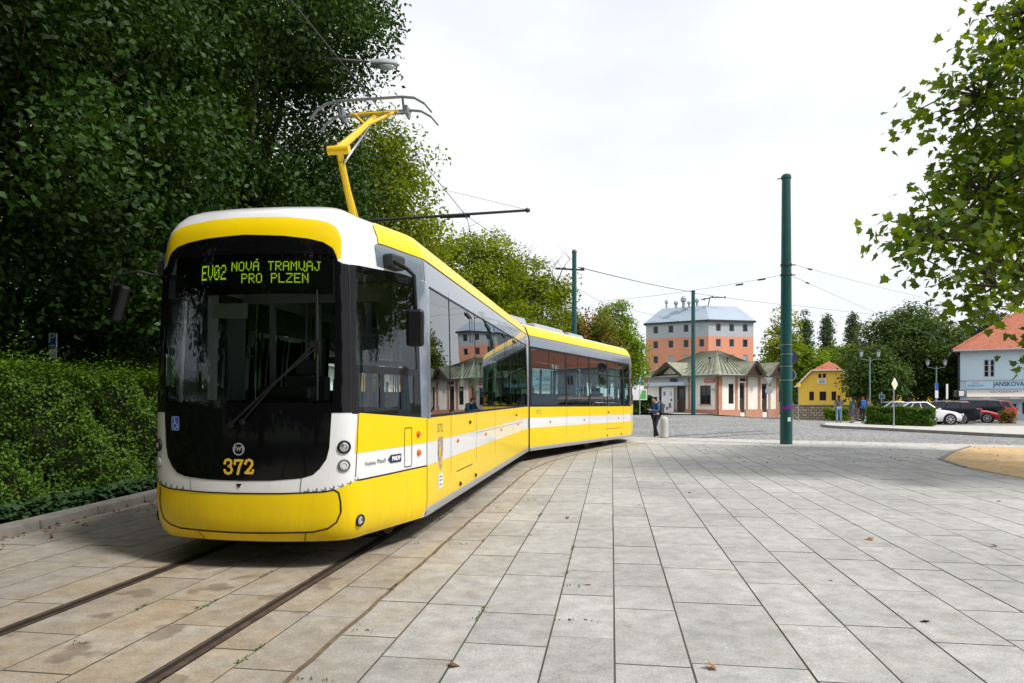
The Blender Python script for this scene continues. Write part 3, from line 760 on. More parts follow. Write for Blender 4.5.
# side lettering -------------------------------------------------------------
skin_text('side_slogan', 'Vozíme', .055, 1.25, .935, M['navy'], width=.18)
skin_text('side_slogan', 'Plzeň', .055, 1.44, .94, M['navy'], width=.14)
mb = MB(); o_ = 1.78
mb.add([surf(u, v, .006, T_F) for u, v in [(1.55, .945), (1.60, .985), (1.80, .985), (1.80, .905), (1.60, .905)]], [(0, 1, 2, 3, 4)]); o = mb.build('operator_badge', M['navy'], tram, fix=False)
skin_text('badge_letters', 'PMDP', .055, 1.70, .945, M['signwhite'], .008, width=.16, bold=.003)
mb = MB(); lp = rrect(1.87, 2.02, .84, 1.235, .02); seam(mb, lp + [lp[0]], .008, .006); mb.build('filler_flap', M['rubber'], tram, fix=False)
def button(s_, v, r=.028, T=T_F, sg=1, m='orange'):
    u = sg * US(s_); mb = MB(); mb.lathe([(r * 1.4, -.01), (r * 1.3, .010), (r, .022), (r * .4, .028)], T @ surf0(u, v), T.to_3x3() @ surfn(u, v), 14); return mb.build('side_marker', M[m], tram, smooth='auto')
button(1.34, 1.16, .026); button(1.35, .965, .026)
for s_, v in ((2.95, .99), (4.9, .97), (6.4, .97), (8.6, .98)): button(s_, v, .018)
for s_, v in ((3.7, 1.20), (8.3, 1.18)): button(s_, v, .02, m='rubber')
for s_, v in ((3.1, .42), (4.1, .42)): button(s_, v, .022, m='rubber')
for s_, v in ((8.4, .94), (6.0, .94), (2.9, .94)): button(s_, v, .022, T_R, -1, 'orange')
for s_, v in ((3.9, 1.14), (4.0, .42), (2.6, .42)): button(s_, v, .022, T_R, -1, 'rubber')
skin_text('side_number', '372', .14, US(2.05), 1.19, M['numdark'], rot=0, width=.26)
mb = MB(); uu = US(2.08)
mb.add([surf(u, v, .006, T_F) for u, v in [(uu - .10, 1.09), (uu + .10, 1.09), (uu + .11, .90), (uu + .06, .76), (uu, .70), (uu - .06, .76), (uu - .11, .90)]], [tuple(range(7))[::-1]])
o = mb.build('coat_of_arms', mat('crest_print', (.38, .28, .24), .5, noise=(22, .9)), tram, fix=False)
mb = MB()
mb.add([surf(u, v, .0075, T_F) for u, v in [(uu - .07, .98), (uu, .98), (uu, .86), (uu - .07, .86)]], [(0, 1, 2, 3)])
mb.add([surf(u, v, .0075, T_F) for u, v in [(uu, .86), (uu + .07, .86), (uu + .04, .78), (uu, .75)]], [(0, 1, 2, 3)]); mb.build('crest_field', M['gold'], o, fix=False)
mb = MB(); mb.add([surf(u, v, .006, T_F) for u, v in rrect(uu - .10, uu + .10, .50, .67, .01)], [tuple(range(20))]); o = mb.build('notice_sticker', M['signwhite'], tram, fix=False)
for v in (.63, .59, .54): mb = MB(); seam(mb, [(uu - .06, v), (uu + .06, v)], .012, .008); mb.build('notice_line', M['navy'], o, fix=False)
skin_text('side_number', '372', .14, -US(9.1), 1.19, M['numdark'], T=T_R, width=.30)

# wipers ----------------------------------------------------------------------
mb = MB()
a0 = surf(-.07, 1.30, .03, T_F); a1 = surf(.70, 1.98, .05, T_F); b0 = surf(.04, 1.33, .03, T_F); b1 = surf(.70, 2.03, .05, T_F)
mb.tube([a0, a0.lerp(a1, .5) + Vector((0, -.05, 0)), a1], [.014, .011, .009], 8); mb.tube([b0, b0.lerp(b1, .5) + Vector((0, -.05, 0)), b1], [.012, .009, .008], 8)
mb.lathe([(.028, -.02), (.03, .02), (.02, .04)], surf(-.07, 1.30, 0, T_F), surfn(-.07, 1.3), 12); mb.lathe([(.026, -.02), (.028, .02), (.018, .04)], surf(.04, 1.33, 0, T_F), surfn(.04, 1.3), 12)
mb.box(surf(.70, 2.0, .04, T_F), (.05, .04, .09))
w_ = mb.build('windscreen_wiper', M['rubber'], tram)
mb = MB(); mb.tube([surf(.70, v, .022, T_F) for v in (1.52, 1.75, 2.0, 2.25, 2.50)], [.008, .013, .015, .013, .008], 6); mb.build('wiper_blade', M['rubber'], w_)
M['housing'] = mat('black_housing', (.008, .008, .009), .4, spec=.3)
# mirrors ----------------------------------------------------------------------
mb = MB()
r0 = surf(-1.02, 2.68, 0, T_F)
mb.tube([r0, r0 + Vector((-.14, -.16, .03)), Vector((-1.26, .13, 2.68)), Vector((-1.32, .11, 2.63)), Vector((-1.34, .11, 2.42))], .014, 8)
ml_ = mb.build('side_mirror', M['rubber'], tram, smooth=True)
mb = MB(); MM = Matrix.Rotation(R(17), 3, 'Y') @ Matrix.Rotation(R(-35), 3, 'Z')
mb.box((-1.26, .12, 2.42), (.16, .09, .34), M=MM); mb.build('mirror_housing', M['housing'], ml_, bevel=.022)
mb = MB(); r0 = surf(1.6, 2.84, 0, T_F)
mb.tube([r0, r0 + Vector((.10, -.06, .02)), Vector((1.31, .74, 2.78)), Vector((1.37, .76, 2.72)), Vector((1.38, .78, 2.3))], .020, 8)
mr_ = mb.build('side_mirror', M['rubber'], tram, smooth=True)
mb = MB(); mb.box((1.37, .80, 2.22), (.17, .12, .36), rz=R(12)); mb.build('mirror_housing', M['housing'], mr_, bevel=.03)
mb = MB(); c = surf(1.66, 2.87, .05, T_F); nn = surfn(1.66, 2.9); mb.box(c, (.24, .13, .14), rz=math.atan2(nn.y, nn.x) + R(90)); mb.build('camera_box', M['dark'], tram, bevel=.025)
mb = MB(); c = surf(-1.2, 2.80, .04, T_F); mb.box(c, (.14, .12, .16), rz=R(20)); mb.build('camera_box', M['dark'], tram, bevel=.03)

# portal between the cars, bellows, sills --------------------------------------
def portal(T, y0, y1, m, name, w=.0):
    """hoop round the body's section"""
    sec = [(HW + .012 + w, .27)] + [(HW + .012 + w, z) for z in (.8, 1.6, 2.4, 2.9)] + [(HW - .03 + w, 3.05), (HW - .09 + w, 3.2), (HW - .24, 3.32), (.8, 3.405), (.3, 3.41)]
    sec = sec + [(-a, b) for a, b in sec[::-1]]
    mb = MB()
    for (xa, za), (xb, zb) in zip(sec[:-1], sec[1:]):
        k = .93
        A = [T @ Vector(p) for p in ((xa, y0, za), (xb, y0, zb), (xb, y1, zb), (xa, y1, za))]
        B = [T @ Vector(p) for p in ((xa * k, y0, za - .02), (xb * k, y0, zb - .06), (xb * k, y1, zb - .06), (xa * k, y1, za - .02))]
        mb.quad(*A); mb.quad(*B); mb.quad(A[0], A[1], B[1], B[0]); mb.quad(A[3], A[2], B[2], B[3])
    return mb.build(name, m, tram, fix=False, smooth='auto')
portal(T_F, L1 - .06, L1 + .045, M['rubber'], 'portal_frame')
portal(T_R, L2 - .13, L2 - .03, M['rubber'], 'portal_seal', .002)
portal(T_R, L2 - .02, L2 + .10, M['lgrey'], 'portal_frame', .015)
mb = MB()
for k in range(5):
    t0 = k / 5; t1 = (k + 1) / 5; tm = (t0 + t1) / 2
    def ringpts(t, r):
        a = Vector((0, L1 + .03, 0)).lerp(T_R @ Vector((0, L2 + .08, 0)), t); ang = -PH * t; rx = Vector((math.cos(ang), math.sin(ang), 0))
        return [a + rx * x * r + Vector((0, 0, z)) for x, z in ((1.24, .4), (1.24, 3.0), (1.1, 3.25), (-1.1, 3.25), (-1.24, 3.0), (-1.24, .4))]
    A, Bm, C_ = ringpts(t0, 1), ringpts(tm, .94), ringpts(t1, 1)
    for P_, Q_ in ((A, Bm), (Bm, C_)):
        for i in range(5): mb.quad(P_[i], P_[i + 1], Q_[i + 1], Q_[i])
mb.build('bellows', M['rubber'], tram, fix=False)

# underframe, bogies -----------------------------------------------------------
def under(T, L, bog, tag_):
    mb = MB()
    mb.extrude([(-.95, .55), (.95, .55), (1.2, 1.5), (1.22, L - .1), (-1.22, L - .1), (-1.2, 1.5)], (0, 0, .33), (1, 0, 0), (0, 1, 0), (0, 0, 1), .06)
    for y in (L * .2, L * .55): mb.box((0, y, .27), (1.9, 1.3, .14))
    mb.v = [tuple(T @ Vector(v)) for v in mb.v]; u_ = mb.build('underframe', M['rubber'], tram)
    for y in bog:
        mb = MB()
        for sx in (-1, 1): mb.box((sx * .93, y, .36), (.10, 2.3, .14))
        mb.box((0, y, .36), (1.8, .4, .12)); mb.v = [tuple(T @ Vector(v)) for v in mb.v]; b_ = mb.build('bogie', M['dark'], tram)
        for dy in (-.85, .85):
            for sx in (-1, 1):
                mb = MB(); mb.lathe([(.10, -.06), (.30, -.055), (.31, -.05), (.31, .03), (.33, .035), (.33, .06), (.12, .065)], (sx * .745, y + dy, .33), (-sx, 0, 0), 24)
                mb.v = [tuple(T @ Vector(v)) for v in mb.v]; mb.build('wheel', M['steel'] if False else M['rail'], b_, smooth='auto')
under(T_F, L1, (2.6, 8.2), 'f'); under(T_R, L2, (3.6,), 'r')
# visible running gear box under the rear car
# interior ---------------------------------------------------------------------
M['floor_in'] = mat('tram_floor', (.06, .065, .07), .7)
def interior(T, L):
    def B(name, m, build, **k):
        mb = MB(); build(mb); mb.v = [tuple(T @ Vector(v)) for v in mb.v]; return mb.build(name, m, tram, **k)
    B('floor', M['floor_in'], lambda m_: m_.extrude([(-.8, .25), (.8, .25), (1.18, 1.6), (1.20, L), (-1.20, L), (-1.18, 1.6)], (0, 0, .42), (1, 0, 0), (0, 1, 0), (0, 0, 1), .03))
    B('ceiling', M['lining'], lambda m_: m_.extrude([(-.6, .6), (.6, .6), (1.12, 1.8), (1.15, L), (-1.15, L), (-1.12, 1.8)], (0, 0, 2.86), (1, 0, 0), (0, 1, 0), (0, 0, 1), .02))
    def dash(m_):
        m_.extrude([(-.80, .20), (.80, .20), (.95, .75), (.5, .62), (-.5, .62), (-.95, .75)], (0, 0, .8), (1, 0, 0), (0, 1, 0), (0, 0, 1), .72)
        m_.box((.25, .45, 1.58), (.5, .25, .14))
    B('dashboard', M['dark'], dash, bevel=.03)
    def seat(m_): m_.box((0, 1.15, 1.0), (.5, .5, .12)); m_.box((0, 1.38, 1.4), (.48, .12, .75)); m_.box((0, 1.38, 1.87), (.26, .10, .18)); m_.box((0, 1.15, .7), (.2, .2, .5))
    B('driver_seat', M['dark'], seat, bevel=.03)
    def part(m_):
        m_.box((-1.05, 1.75, 1.5), (.2, .05, 2.1)); m_.box((1.05, 1.75, 1.5), (.2, .05, 2.1)); m_.box((0, 1.75, 2.72), (1.9, .05, .2)); m_.box((0, 1.75, .85), (1.9, .05, .85)); m_.box((.55, 1.75, 1.9), (.06, .06, 1.4)); m_.box((-.6, 1.75, 1.9), (.05, .06, 1.4)); m_.box((-.05, 1.75, 1.9), (.05, .06, 1.4))
    B('cab_partition', M['grey'], part)
    for y in np.arange(2.9, L - .8, 1.0):
        for sx in (-1, 1):
            if sx > 0 and 2.4 < y < 4.3 and T is T_F: continue
            def st(m_, sx=sx, y=y): m_.box((sx * .82, y, .9), (.46 * 1.6, .42, .07)); m_.box((sx * .82, y + .22, 1.28), (.46 * 1.6, .06, .72)); m_.box((sx * 1.0, y, .66), (.2, .3, .44))
            B('passenger_seat', M['seat'], st, bevel=.02)
    for y in (2.3, 4.1, 5.9, 7.7):
        for sx in (-1, 1):
            B('grab_pole', M['yellow'] if False else M['lgrey'], lambda m_, sx=sx, y=y: m_.tube([(sx * .45, y, .44), (sx * .45, y, 2.86)], .018, 8), smooth=True)
interior(T_F, L1); interior(T_R, L2)
# sun visor and papers behind the windscreen, rear view mirror
mb = MB(); mb.box((-.30, .36, 2.36), (.34, .02, .14), rz=R(4)); mb.build('sun_visor', M['lgrey'], tram)
mb = MB(); mb.tube([(-.70, .2, 1.5), (-.66, .22, 2.44)], .022, 6); mb.build('cab_pillar', M['lgrey'], tram)

# roof equipment ---------------------------------------------------------------
def roofbox(T, y, x, dims, name='roof_unit', m='grey', z=3.39):
    mb = MB(); mb.box((x, y, z + dims[2] / 2), dims, taper=.93); mb.v = [tuple(T @ Vector(v)) for v in mb.v]
    o = mb.build(name, M[m], tram, bevel=.02)
    mb = MB()
    for i in range(6): mb.box((x, y - dims[1] * .4 + dims[1] * .16 * i, z + dims[2] + .012), (dims[0] * .8, .05, .02))
    mb.v = [tuple(T @ Vector(v)) for v in mb.v]; mb.build('louvres', M['lgrey'], o); return o
roofbox(T_R, 9.1, 0, (1.5, 1.0, .17), m='lgrey'); roofbox(T_R, 7.0, 0, (1.4, 2.0, .13), m='lgrey'); roofbox(T_R, 4.9, 0, (1.3, 1.2, .12), m='lgrey')
roofbox(T_F, 7.4, 0, (1.2, 1.6, .04)); 

# pantograph: a part of the tram with its own pieces -----------------------------
def TL(X, Z, z):           # world -> tram local
    dx, dy = X - NOSE[0], Z - NOSE[1]; c, s_ = math.cos(TH), math.sin(TH)
    return Vector((dx * c - dy * s_, dx * s_ + dy * c, z))
def cl(Z, z):              # point above the centreline at world depth Z
    t = (Z - NOSE[1]) / math.cos(TH); return Vector((0, t, z))
base = cl(8.95, 3.42); knee = cl(8.06, 4.46) + Vector((.07, 0, 0)); head = cl(9.45, 5.42)
M['pyellow'] = mat('pantograph_paint', (.82, .52, .004), .4)
mb = MB(); mb.box(base + Vector((0, .1, .0)), (.9, 1.2, .06)); [mb.lathe([(.05, 0), (.08, .03), (.05, .06), (.08, .09), (.05, .12)], base + Vector((sx * .4, dy, -.14)), (0, 0, 1), 10) for sx in (-1, 1) for dy in (-.35, .55)]
pan = mb.build('pantograph', M['grey'], tram)
mb = MB(); mb.tube([base, knee], [.045, .040], 10); mb.tube([base + Vector((.0, .25, .05)), knee + Vector((0, .06, -.12))], .022, 8)
mb.build('lower_arm', M['pyellow'], pan, smooth='auto')
mb = MB(); mb.tube([knee + Vector((-.13, 0, 0)), knee + Vector((.13, 0, 0))], .052, 12); mb.tube([knee + Vector((-.02, 0, 0)), knee.lerp(head, .5), head], [.050, .042, .032], 10)
mb.tube([knee.lerp(head, .72), head + Vector((-.28, 0, .05))], .022, 8); mb.tube([knee.lerp(head, .72), head + Vector((.28, 0, .05))], .022, 8)
mb.tube([head + Vector((-.34, 0, .05)), head + Vector((.34, 0, .05))], .028, 8)
mb.build('upper_arm', M['pyellow'], pan, smooth='auto')
mb = MB(); mb.tube([knee + Vector((.05, .04, -.14)), head + Vector((.02, -.1, -.08))], .016, 6); mb.build('guide_rod', M['steel'], pan, smooth=True)
for dy, dz in ((-.17, .17), (.17, .13)):
    mb = MB(); c = head + Vector((0, dy, dz))
    pts = [(-.86, -.22), (-.76, -.10), (-.62, -.015), (-.45, .01), (.45, .01), (.62, -.015), (.76, -.10), (.86, -.22)]
    for (a, b), (a2, b2) in zip(pts[:-1], pts[1:]): mb.bar(c + Vector((a, 0, b)), c + Vector((a2, 0, b2)), .045, .020)
    mb.build('contact_strip', M['grey'], pan)
mb = MB()
for sx in (-1, 1):
    mb.tube([head + Vector((sx * .46, -.18, .17)), head + Vector((sx * .46, -.12, .02)), head + Vector((sx * .46, .12, .0)), head + Vector((sx * .46, .18, .13))], .018, 6)
    mb.box(head + Vector((sx * .46, 0, .07)), (.05, .12, .10))
mb.tube([head + Vector((-.46, 0, .03)), head + Vector((.46, 0, .03))], .014, 6)
mb.tube([head + Vector((.25, -.1, .15))] + [head + Vector((.25 + .10 * math.sin(R(a)), -.1, .02 + .12 * math.cos(R(a)))) for a in range(20, 340, 40)], .006, 5)
mb.build('head_frame', M['grey'], pan)
# ================================================================== GROUND
TP = R(8.3); ct, st_ = math.cos(TP), math.sin(TP)
def AB(a, b, z=0): return Vector((a * ct + b * st_, -a * st_ + b * ct, z))       # paving frame: a across, b along
def toAB(X, Z): return (X * ct - Z * st_, X * st_ + Z * ct)
# base terrain sheet to the horizon
xs = [-900, -300, -120, -60, -30, -10, 0, 10, 14, 16, 17, 18, 19, 20, 21, 22, 23, 24, 26, 30, 40, 60, 120, 300, 900]
ys = [-300, -80, -20, 0, 10, 20, 26, 30, 34, 38, 42, 46, 50, 55, 60, 70, 80, 100, 120, 200, 500, 1200]
def sheet(name, m, xs, ys, off):
    mb = MB(); n = len(xs)
    mb.v = [(x, y, gz(x, y) + off) for y in ys for x in xs]
    for j in range(len(ys) - 1):
        for i in range(n - 1): mb.f.append([j * n + i, j * n + i + 1, (j + 1) * n + i + 1, (j + 1) * n + i]); mb.m.append(0)
    return tag(mb.build(name, m, fix=False), kind='structure')
sheet('ground', M['grassground'], xs, ys, -.17)
# road edge of the square
E0 = Vector((-18, 35.6)); 
def edge_pt(x): return 26.45 + (x - 5) * (21.9 - 26.45) / (16.5 - 5)
def poly_sheet(name, m, pts, off, grid=None, kind='structure', thick=None):
    bm = bmesh.new(); f = bm.faces.new([bm.verts.new((x, y, 0)) for x, y in pts])
    bmesh.ops.triangulate(bm, faces=[f])
    if grid:
        x0 = min(p[0] for p in pts); x1 = max(p[0] for p in pts); y0 = min(p[1] for p in pts); y1 = max(p[1] for p in pts)
        for k in range(int((x1 - x0) / grid) + 1): bmesh.ops.bisect_plane(bm, geom=bm.verts[:] + bm.edges[:] + bm.faces[:], plane_co=(x0 + k * grid + .01, 0, 0), plane_no=(1, 0, 0))
        for k in range(int((y1 - y0) / grid) + 1): bmesh.ops.bisect_plane(bm, geom=bm.verts[:] + bm.edges[:] + bm.faces[:], plane_co=(0, y0 + k * grid + .01, 0), plane_no=(0, 1, 0))
    for v in bm.verts: v.co.z = gz(v.co.x, v.co.y) + off
    if thick:
        r = bmesh.ops.extrude_face_region(bm, geom=bm.faces[:]); 
        for e in r['geom']:
            if isinstance(e, bmesh.types.BMVert): e.co.z += -thick
    bmesh.ops.recalc_face_normals(bm, faces=bm.faces)
    me = bpy.data.meshes.new(name); bm.to_mesh(me); bm.free()
    o = link(name, me, m)
    if not thick:
        for p in me.polygons:
            if p.normal.z < 0: p.flip()
    return tag(o, kind=kind)
poly_sheet('road', M['setts'], [(-60, 51), (60, 2), (60, 78), (30, 86), (-60, 86)], -.10, 3)
# bed under the slabs
poly_sheet('paving_bed', M['joint'], [(-6.8, -12), (60, -12), (60, edge_pt(60) - .1), (-6.8, edge_pt(-6.8) - .1)], -.0035)
poly_sheet('paving_apron', M['apron'], [(-6.8, edge_pt(-6.8) - 3.6), (60, edge_pt(60) - 3.6), (60, edge_pt(60) - .3), (-6.8, edge_pt(-6.8) - .3)], .004)
mb = MB(); x = -6.8
while x < 40:
    x2 = x + .98; mb.add([(x, edge_pt(x) - .3, -.15), (x2, edge_pt(x2) - .3, -.15), (x2, edge_pt(x2) - .02, -.15), (x, edge_pt(x) - .02, -.15),
                          (x, edge_pt(x) - .3, .006), (x2, edge_pt(x2) - .3, .006), (x2, edge_pt(x2) - .02, .0), (x, edge_pt(x) - .02, .0)],
                         [(4, 5, 6, 7), (0, 1, 5, 4), (2, 3, 7, 6), (1, 2, 6, 5), (3, 0, 4, 7)]); x += 1.0
tag(mb.build('kerb', M['apron'], bevel=.01), kind='structure')

# slabs -------------------------------------------------------------------------
AC = -3.24; RG = .745; GW = .060
strips = [-7.1, -6.55, -5.95, -5.4, -4.9, -4.45, AC - RG - GW, None, AC - RG + GW, -3.42, -2.98, AC + RG - GW, None, AC + RG + GW, -2.147, -1.75, -1.365, -.925, -.395, .017, .4555, 1.11, 1.56, 2.01, 2.49, 2.93, 3.38, 3.86]
a_ = 3.86
rs = random.Random(11)
while a_ < 30: a_ += rs.choice([.45, .47, .5, .62, .44]); strips.append(a_)
def trackx(b): return AC + (max(0, b - 13) ** 2) / 40.0
vs = []; fs = []; tone = []; dirt_shade = []; mids = []
G = .0042; DEP = .010
for i in range(len(strips) - 1):
    a0, a1 = strips[i], strips[i + 1]
    if a0 is None or a1 is None: continue
    b = -11 + rs.random()
    left = a1 < AC + RG
    while b < 30:
        Ln = rs.choice([.62, .75, .85, .95, 1.05, 1.2]) * (1.15 if left else 1.0); b1 = b + Ln
        mid = AB((a0 + a1) / 2, (b + b1) / 2)
        if mid.y < edge_pt(mid.x) - 3.2 and mid.x > -7.3 and mid.y > -10:
            g = G if rs.random() > .15 else G * 1.8
            dz = rs.uniform(-.0012, .0022); t = rs.uniform(0, 1)
            A0, A1, B0, B1 = a0 + g * .5, a1 - g * .5, b + g * .45, b1 - g * .45
            e = .004; k = len(vs)
            for (p, q, z) in ((A0, B0, -DEP), (A1, B0, -DEP), (A1, B1, -DEP), (A0, B1, -DEP), (A0 , B0 , dz - e), (A1, B0, dz - e), (A1, B1, dz - e), (A0, B1, dz - e),
                              (A0 + e, B0 + e, dz), (A1 - e, B0 + e, dz), (A1 - e, B1 - e, dz), (A0 + e, B1 - e, dz)):
                vs.append(tuple(AB(p, q, z)))
            ff = [(8, 9, 10, 11)] + [(c + j, c + (j + 1) % 4, c + 4 + (j + 1) % 4, c + 4 + j) for c in (0, 4) for j in range(4)]
            fs += [tuple(k + j for j in f) for f in ff]
            am = (a0 + a1) / 2; bm_ = (b + b1) / 2
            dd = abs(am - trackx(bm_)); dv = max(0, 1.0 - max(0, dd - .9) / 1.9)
            if am < AC - RG - .3: dv = .70; t = t * .5  # tree shade painted into the left slabs: darker tone, browner tint
            tone += [t] * len(ff); dirt_shade += [dv] * len(ff); mids += [0] + [1] * 8
        b = b1
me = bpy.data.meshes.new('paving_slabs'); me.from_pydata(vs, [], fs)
for nm, arr in (('tone', tone), ('dirt', dirt_shade)):
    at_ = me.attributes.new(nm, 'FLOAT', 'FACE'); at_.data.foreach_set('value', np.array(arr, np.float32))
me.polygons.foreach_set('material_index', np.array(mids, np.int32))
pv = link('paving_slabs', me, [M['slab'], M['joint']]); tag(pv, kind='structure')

# rails --------------------------------------------------------------------------
def track(off, b0=-11, b1=34):
    P = []
    for k in range(int((b1 - b0) / .6) + 1):
        b = b0 + k * .6; a = trackx(b); da = 2 * max(0, b - 13) / 40.0
        n = Vector((1, -da)).normalized(); P.append(AB(a + n.x * off, b + n.y * off))
    return P
def up(P, z): return [Vector((p.x, p.y, z(p) if callable(z) else z)) for p in P]
def rz_(h): return lambda p: (h if p.y < edge_pt(p.x) - .2 else -.10 + h + .004)
for sg in (-1, 1):
    rt = empty('tram_rail', AB(AC + sg * RG, 0)); 
    tag(rt, 'rusty grooved rail under the tram, ' + ('farther from the square' if sg < 0 else 'nearer to the open square'), 'rail', 'two rails of the tram track')
    o0 = Vector(rt.location)
    def shift(P): return [p - o0 for p in P]
    mb = MB(); ribbon(mb, shift(up(track(sg * RG), rz_(.0005))), .125); mb.build('groove', M['groove'], rt, fix=False)
    mb = MB(); P = up(track(sg * RG + sg * .035), rz_(.0050)); ribbon(mb, shift(P), .048); mb.build('rail_head', M['rail'], rt, fix=False)
    mb = MB(); P = up(track(sg * RG - sg * .045), rz_(.002)); ribbon(mb, shift(P), .022); mb.build('rail_lip', M['rail'], rt, fix=False)
# earth-filled joint that follows the track
def wob(P, amp, seed):
    r = random.Random(seed); return [p + Vector((r.uniform(-amp, amp), 0, 0)) for p in P]
P = []
for k in range(200):
    b = -10 + k * .2
    if b > 27: break
    da = 2 * max(0, b - 13) / 40.0; n = Vector((1, -da)).normalized(); P.append(AB(trackx(b) + n.x * 1.49, b + n.y * 1.49, .0042))
mb = MB(); ribbon(mb, wob(P, .008, 3), .034); tag(mb.build('earth_joint', M['dirtline'], fix=False), 'narrow joint of brown earth running beside the tram track', 'earth', kind='stuff')

# moss and weeds in the joints, fallen leaves --------------------------------------
r = random.Random(5); pts = []; 
for k in range(46):
    i = r.choice([9, 10, 14, 14, 15, 15, 16, 16, 17, 18, 13]); a = strips[i]
    if a is None: continue
    b = r.uniform(3.4, 12); ln = r.uniform(.05, .35)
    if r.random() < .5:
        for q in range(int(ln * 130)): pts.append(AB(a + r.gauss(0, .010), b + r.random() * ln, .004))
    else:
        for q in range(int(ln * 60)): pts.append(AB(a + r.random() * ln, b + r.gauss(0, .008), .004))
o = leaf_mesh('moss', np.array([tuple(p) for p in pts]), .018, M['hedge'], None, LEAF_Q, .6, .2, seed=4, droop=-.5)
tag(o, 'small tufts of moss and weeds growing in the slab joints', 'moss', kind='stuff')
M['deadleaf'] = leaf_mat('dead_leaves', (.16, .07, .025), (.36, .17, .06), .1)
def curled(P, size, seed, up_=2.2): return leaf_mesh('fallen_leaf', P, size, M['deadleaf'], None, LEAF_S, .9, up_, seed=seed, droop=0)
spots = [(587, 585.5), (920.5, 622), (873, 541), (997, 547), (455, 664.5), (716.5, 669), (566, 519), (833, 581), (762, 470), (845, 463), (900, 461), (985, 491), (688, 493), (640, 505), (884, 480), (924, 494), (1000, 502)]
desc = ['orange brown curled leaf lying alone in the middle of the paving', 'yellow brown leaf lying on a slab at the lower right', 'pale brown leaf fallen on the slabs right of the green pole', 'brown leaf on the slabs at the right edge of the square',
        'small dark brown leaf by the joint at the bottom left of the square', 'small dark leaf at the bottom middle of the paving']
for i, (px, py) in enumerate(spots):
    Z = EYE * F / (py - HOR); o = curled(np.array([[0, 0, .006]]), .085 if i < 4 else .06, 20 + i)
    o.location = (at(px, Z), Z, 0)
    tag(o, desc[i] if i < len(desc) else 'small brown leaf scattered on the pale slabs toward the road', 'leaf', 'single leaves fallen on the paving')
r = random.Random(8); pts = []
for k in range(700):
    t = r.random(); Z = 4 + 10 * t; X = -5.42 + r.random() ** 2 * .5 - (Z - 7.56) * -.05 - .1; pts.append((X, Z, .015 + r.random() * .02))
o = leaf_mesh('fallen_leaves', np.array(pts[:260]), .05, M['deadleaf'], None, LEAF_Q, .7, 1.5, seed=9, droop=0); tag(o, 'brown fallen leaves gathered in the gutter along the hedge kerb', 'leaves', kind='stuff')
pts = []
for k in range(420):
    Z = r.uniform(16, 23.5); X = r.uniform(5.5, 18); pts.append((X, min(Z, edge_pt(X) - .5), .012))
o = leaf_mesh('leaf_litter', np.array(pts), .055, M['deadleaf'], None, LEAF_Q, .7, 1.8, seed=10, droop=0); tag(o, 'dry leaves scattered over the pale paving near the road', 'leaves', kind='stuff')

# kerb and planted strip at the left ---------------------------------------------
def kx(Z): return -5.62 + (Z - 7.56) * .068
mb = MB(); z = -2.0
while z < 26:
    z1 = z + .97
    mb.add([(kx(z) - .15, z, -.05), (kx(z) + .10, z, -.05), (kx(z1) + .10, z1, -.05), (kx(z1) - .15, z1, -.05), (kx(z) - .15, z, .12), (kx(z) + .08, z, .115), (kx(z1) + .08, z1, .115), (kx(z1) - .15, z1, .12)],
           [(4, 5, 6, 7), (1, 2, 6, 5), (0, 1, 5, 4), (2, 3, 7, 6), (3, 0, 4, 7)]); z += 1.0
tag(mb.build('kerb', M['kerb'], bevel=.012), kind='structure')
poly_sheet('planting_bed', M['soil'], [(-60, -10), (kx(-10) - .14, -10), (kx(26) - .14, 26), (-60, 44)], .07)

# sandy bed at the right -----------------------------------------------------------
bed = [(14.3, 21.3), (12.4, 19.2), (10.6, 16.9), (9.95, 15.0), (9.7, 12.9), (9.9, 10), (10.4, 6), (32, 4), (32, 15.6)]
poly_sheet('gravel_bed', M['sand'], bed, .012, None)
mb = MB()
for p, q in zip(bed[:3], bed[1:4]): mb.bar((p[0], p[1], .0), (q[0], q[1], .0), .10, .05)
tag(mb.build('edging', M['kerb']), kind='structure')
# pale kerb round the traffic island, island surface ---------------------------------
isl = [(824 / 1, 423.2), (822.5, 424.5), (826, 425.6), (842, 426.7), (870, 427.8), (894, 429.0), (940, 431.3), (985, 433.6), (1024, 435.4), (1080, 438.2)]
ip = []
for px, py in isl:
    Z = 44.0
    for it in range(12): Z = (EYE - gz(at(px, Z), Z) * 1) * F / (py - HOR)
    ip.append((at(px, Z), Z))
island = ip + [(46, 33), (60, 60), (30, 60), (26, 50)]
poly_sheet('traffic_island', M['apron'], island, .02, 2)
mb = MB()
for p, q in zip(ip[:-1], ip[1:]): mb.bar((p[0], p[1], gz(*p) - .03), (q[0], q[1], gz(*q) - .03), .16, .13)
tag(mb.build('kerb', M['kerb']), kind='structure')
poly_sheet('car_park', M['setts'], [(24.5, 40.5), (60, 33), (60, 60), (30, 60)], .026, 3)
# far pavement in front of the corner building
poly_sheet('far_pavement', M['apron'], [(-60, 86), (-60, 68.5), (4, 68.5), (13, 68), (19.6, 62.2), (22, 62), (28, 66.5), (36, 84)], .0, 3)
mb = MB()
for p, q in zip([(4, 68.5), (13, 68), (19.6, 62.2), (22, 62), (28, 66.5)], [(13, 68), (19.6, 62.2), (22, 62), (28, 66.5), (36, 84)]): mb.bar((p[0], p[1], gz(*p) - .045), (q[0], q[1], gz(*q) - .045), .18, .12)
tag(mb.build('kerb', M['kerb']), kind='structure')
# ================================================================== TREES AND HEDGES
def E(x, y, z, rx, ry, rz_): return ((x, y, z), (rx, ry, rz_))
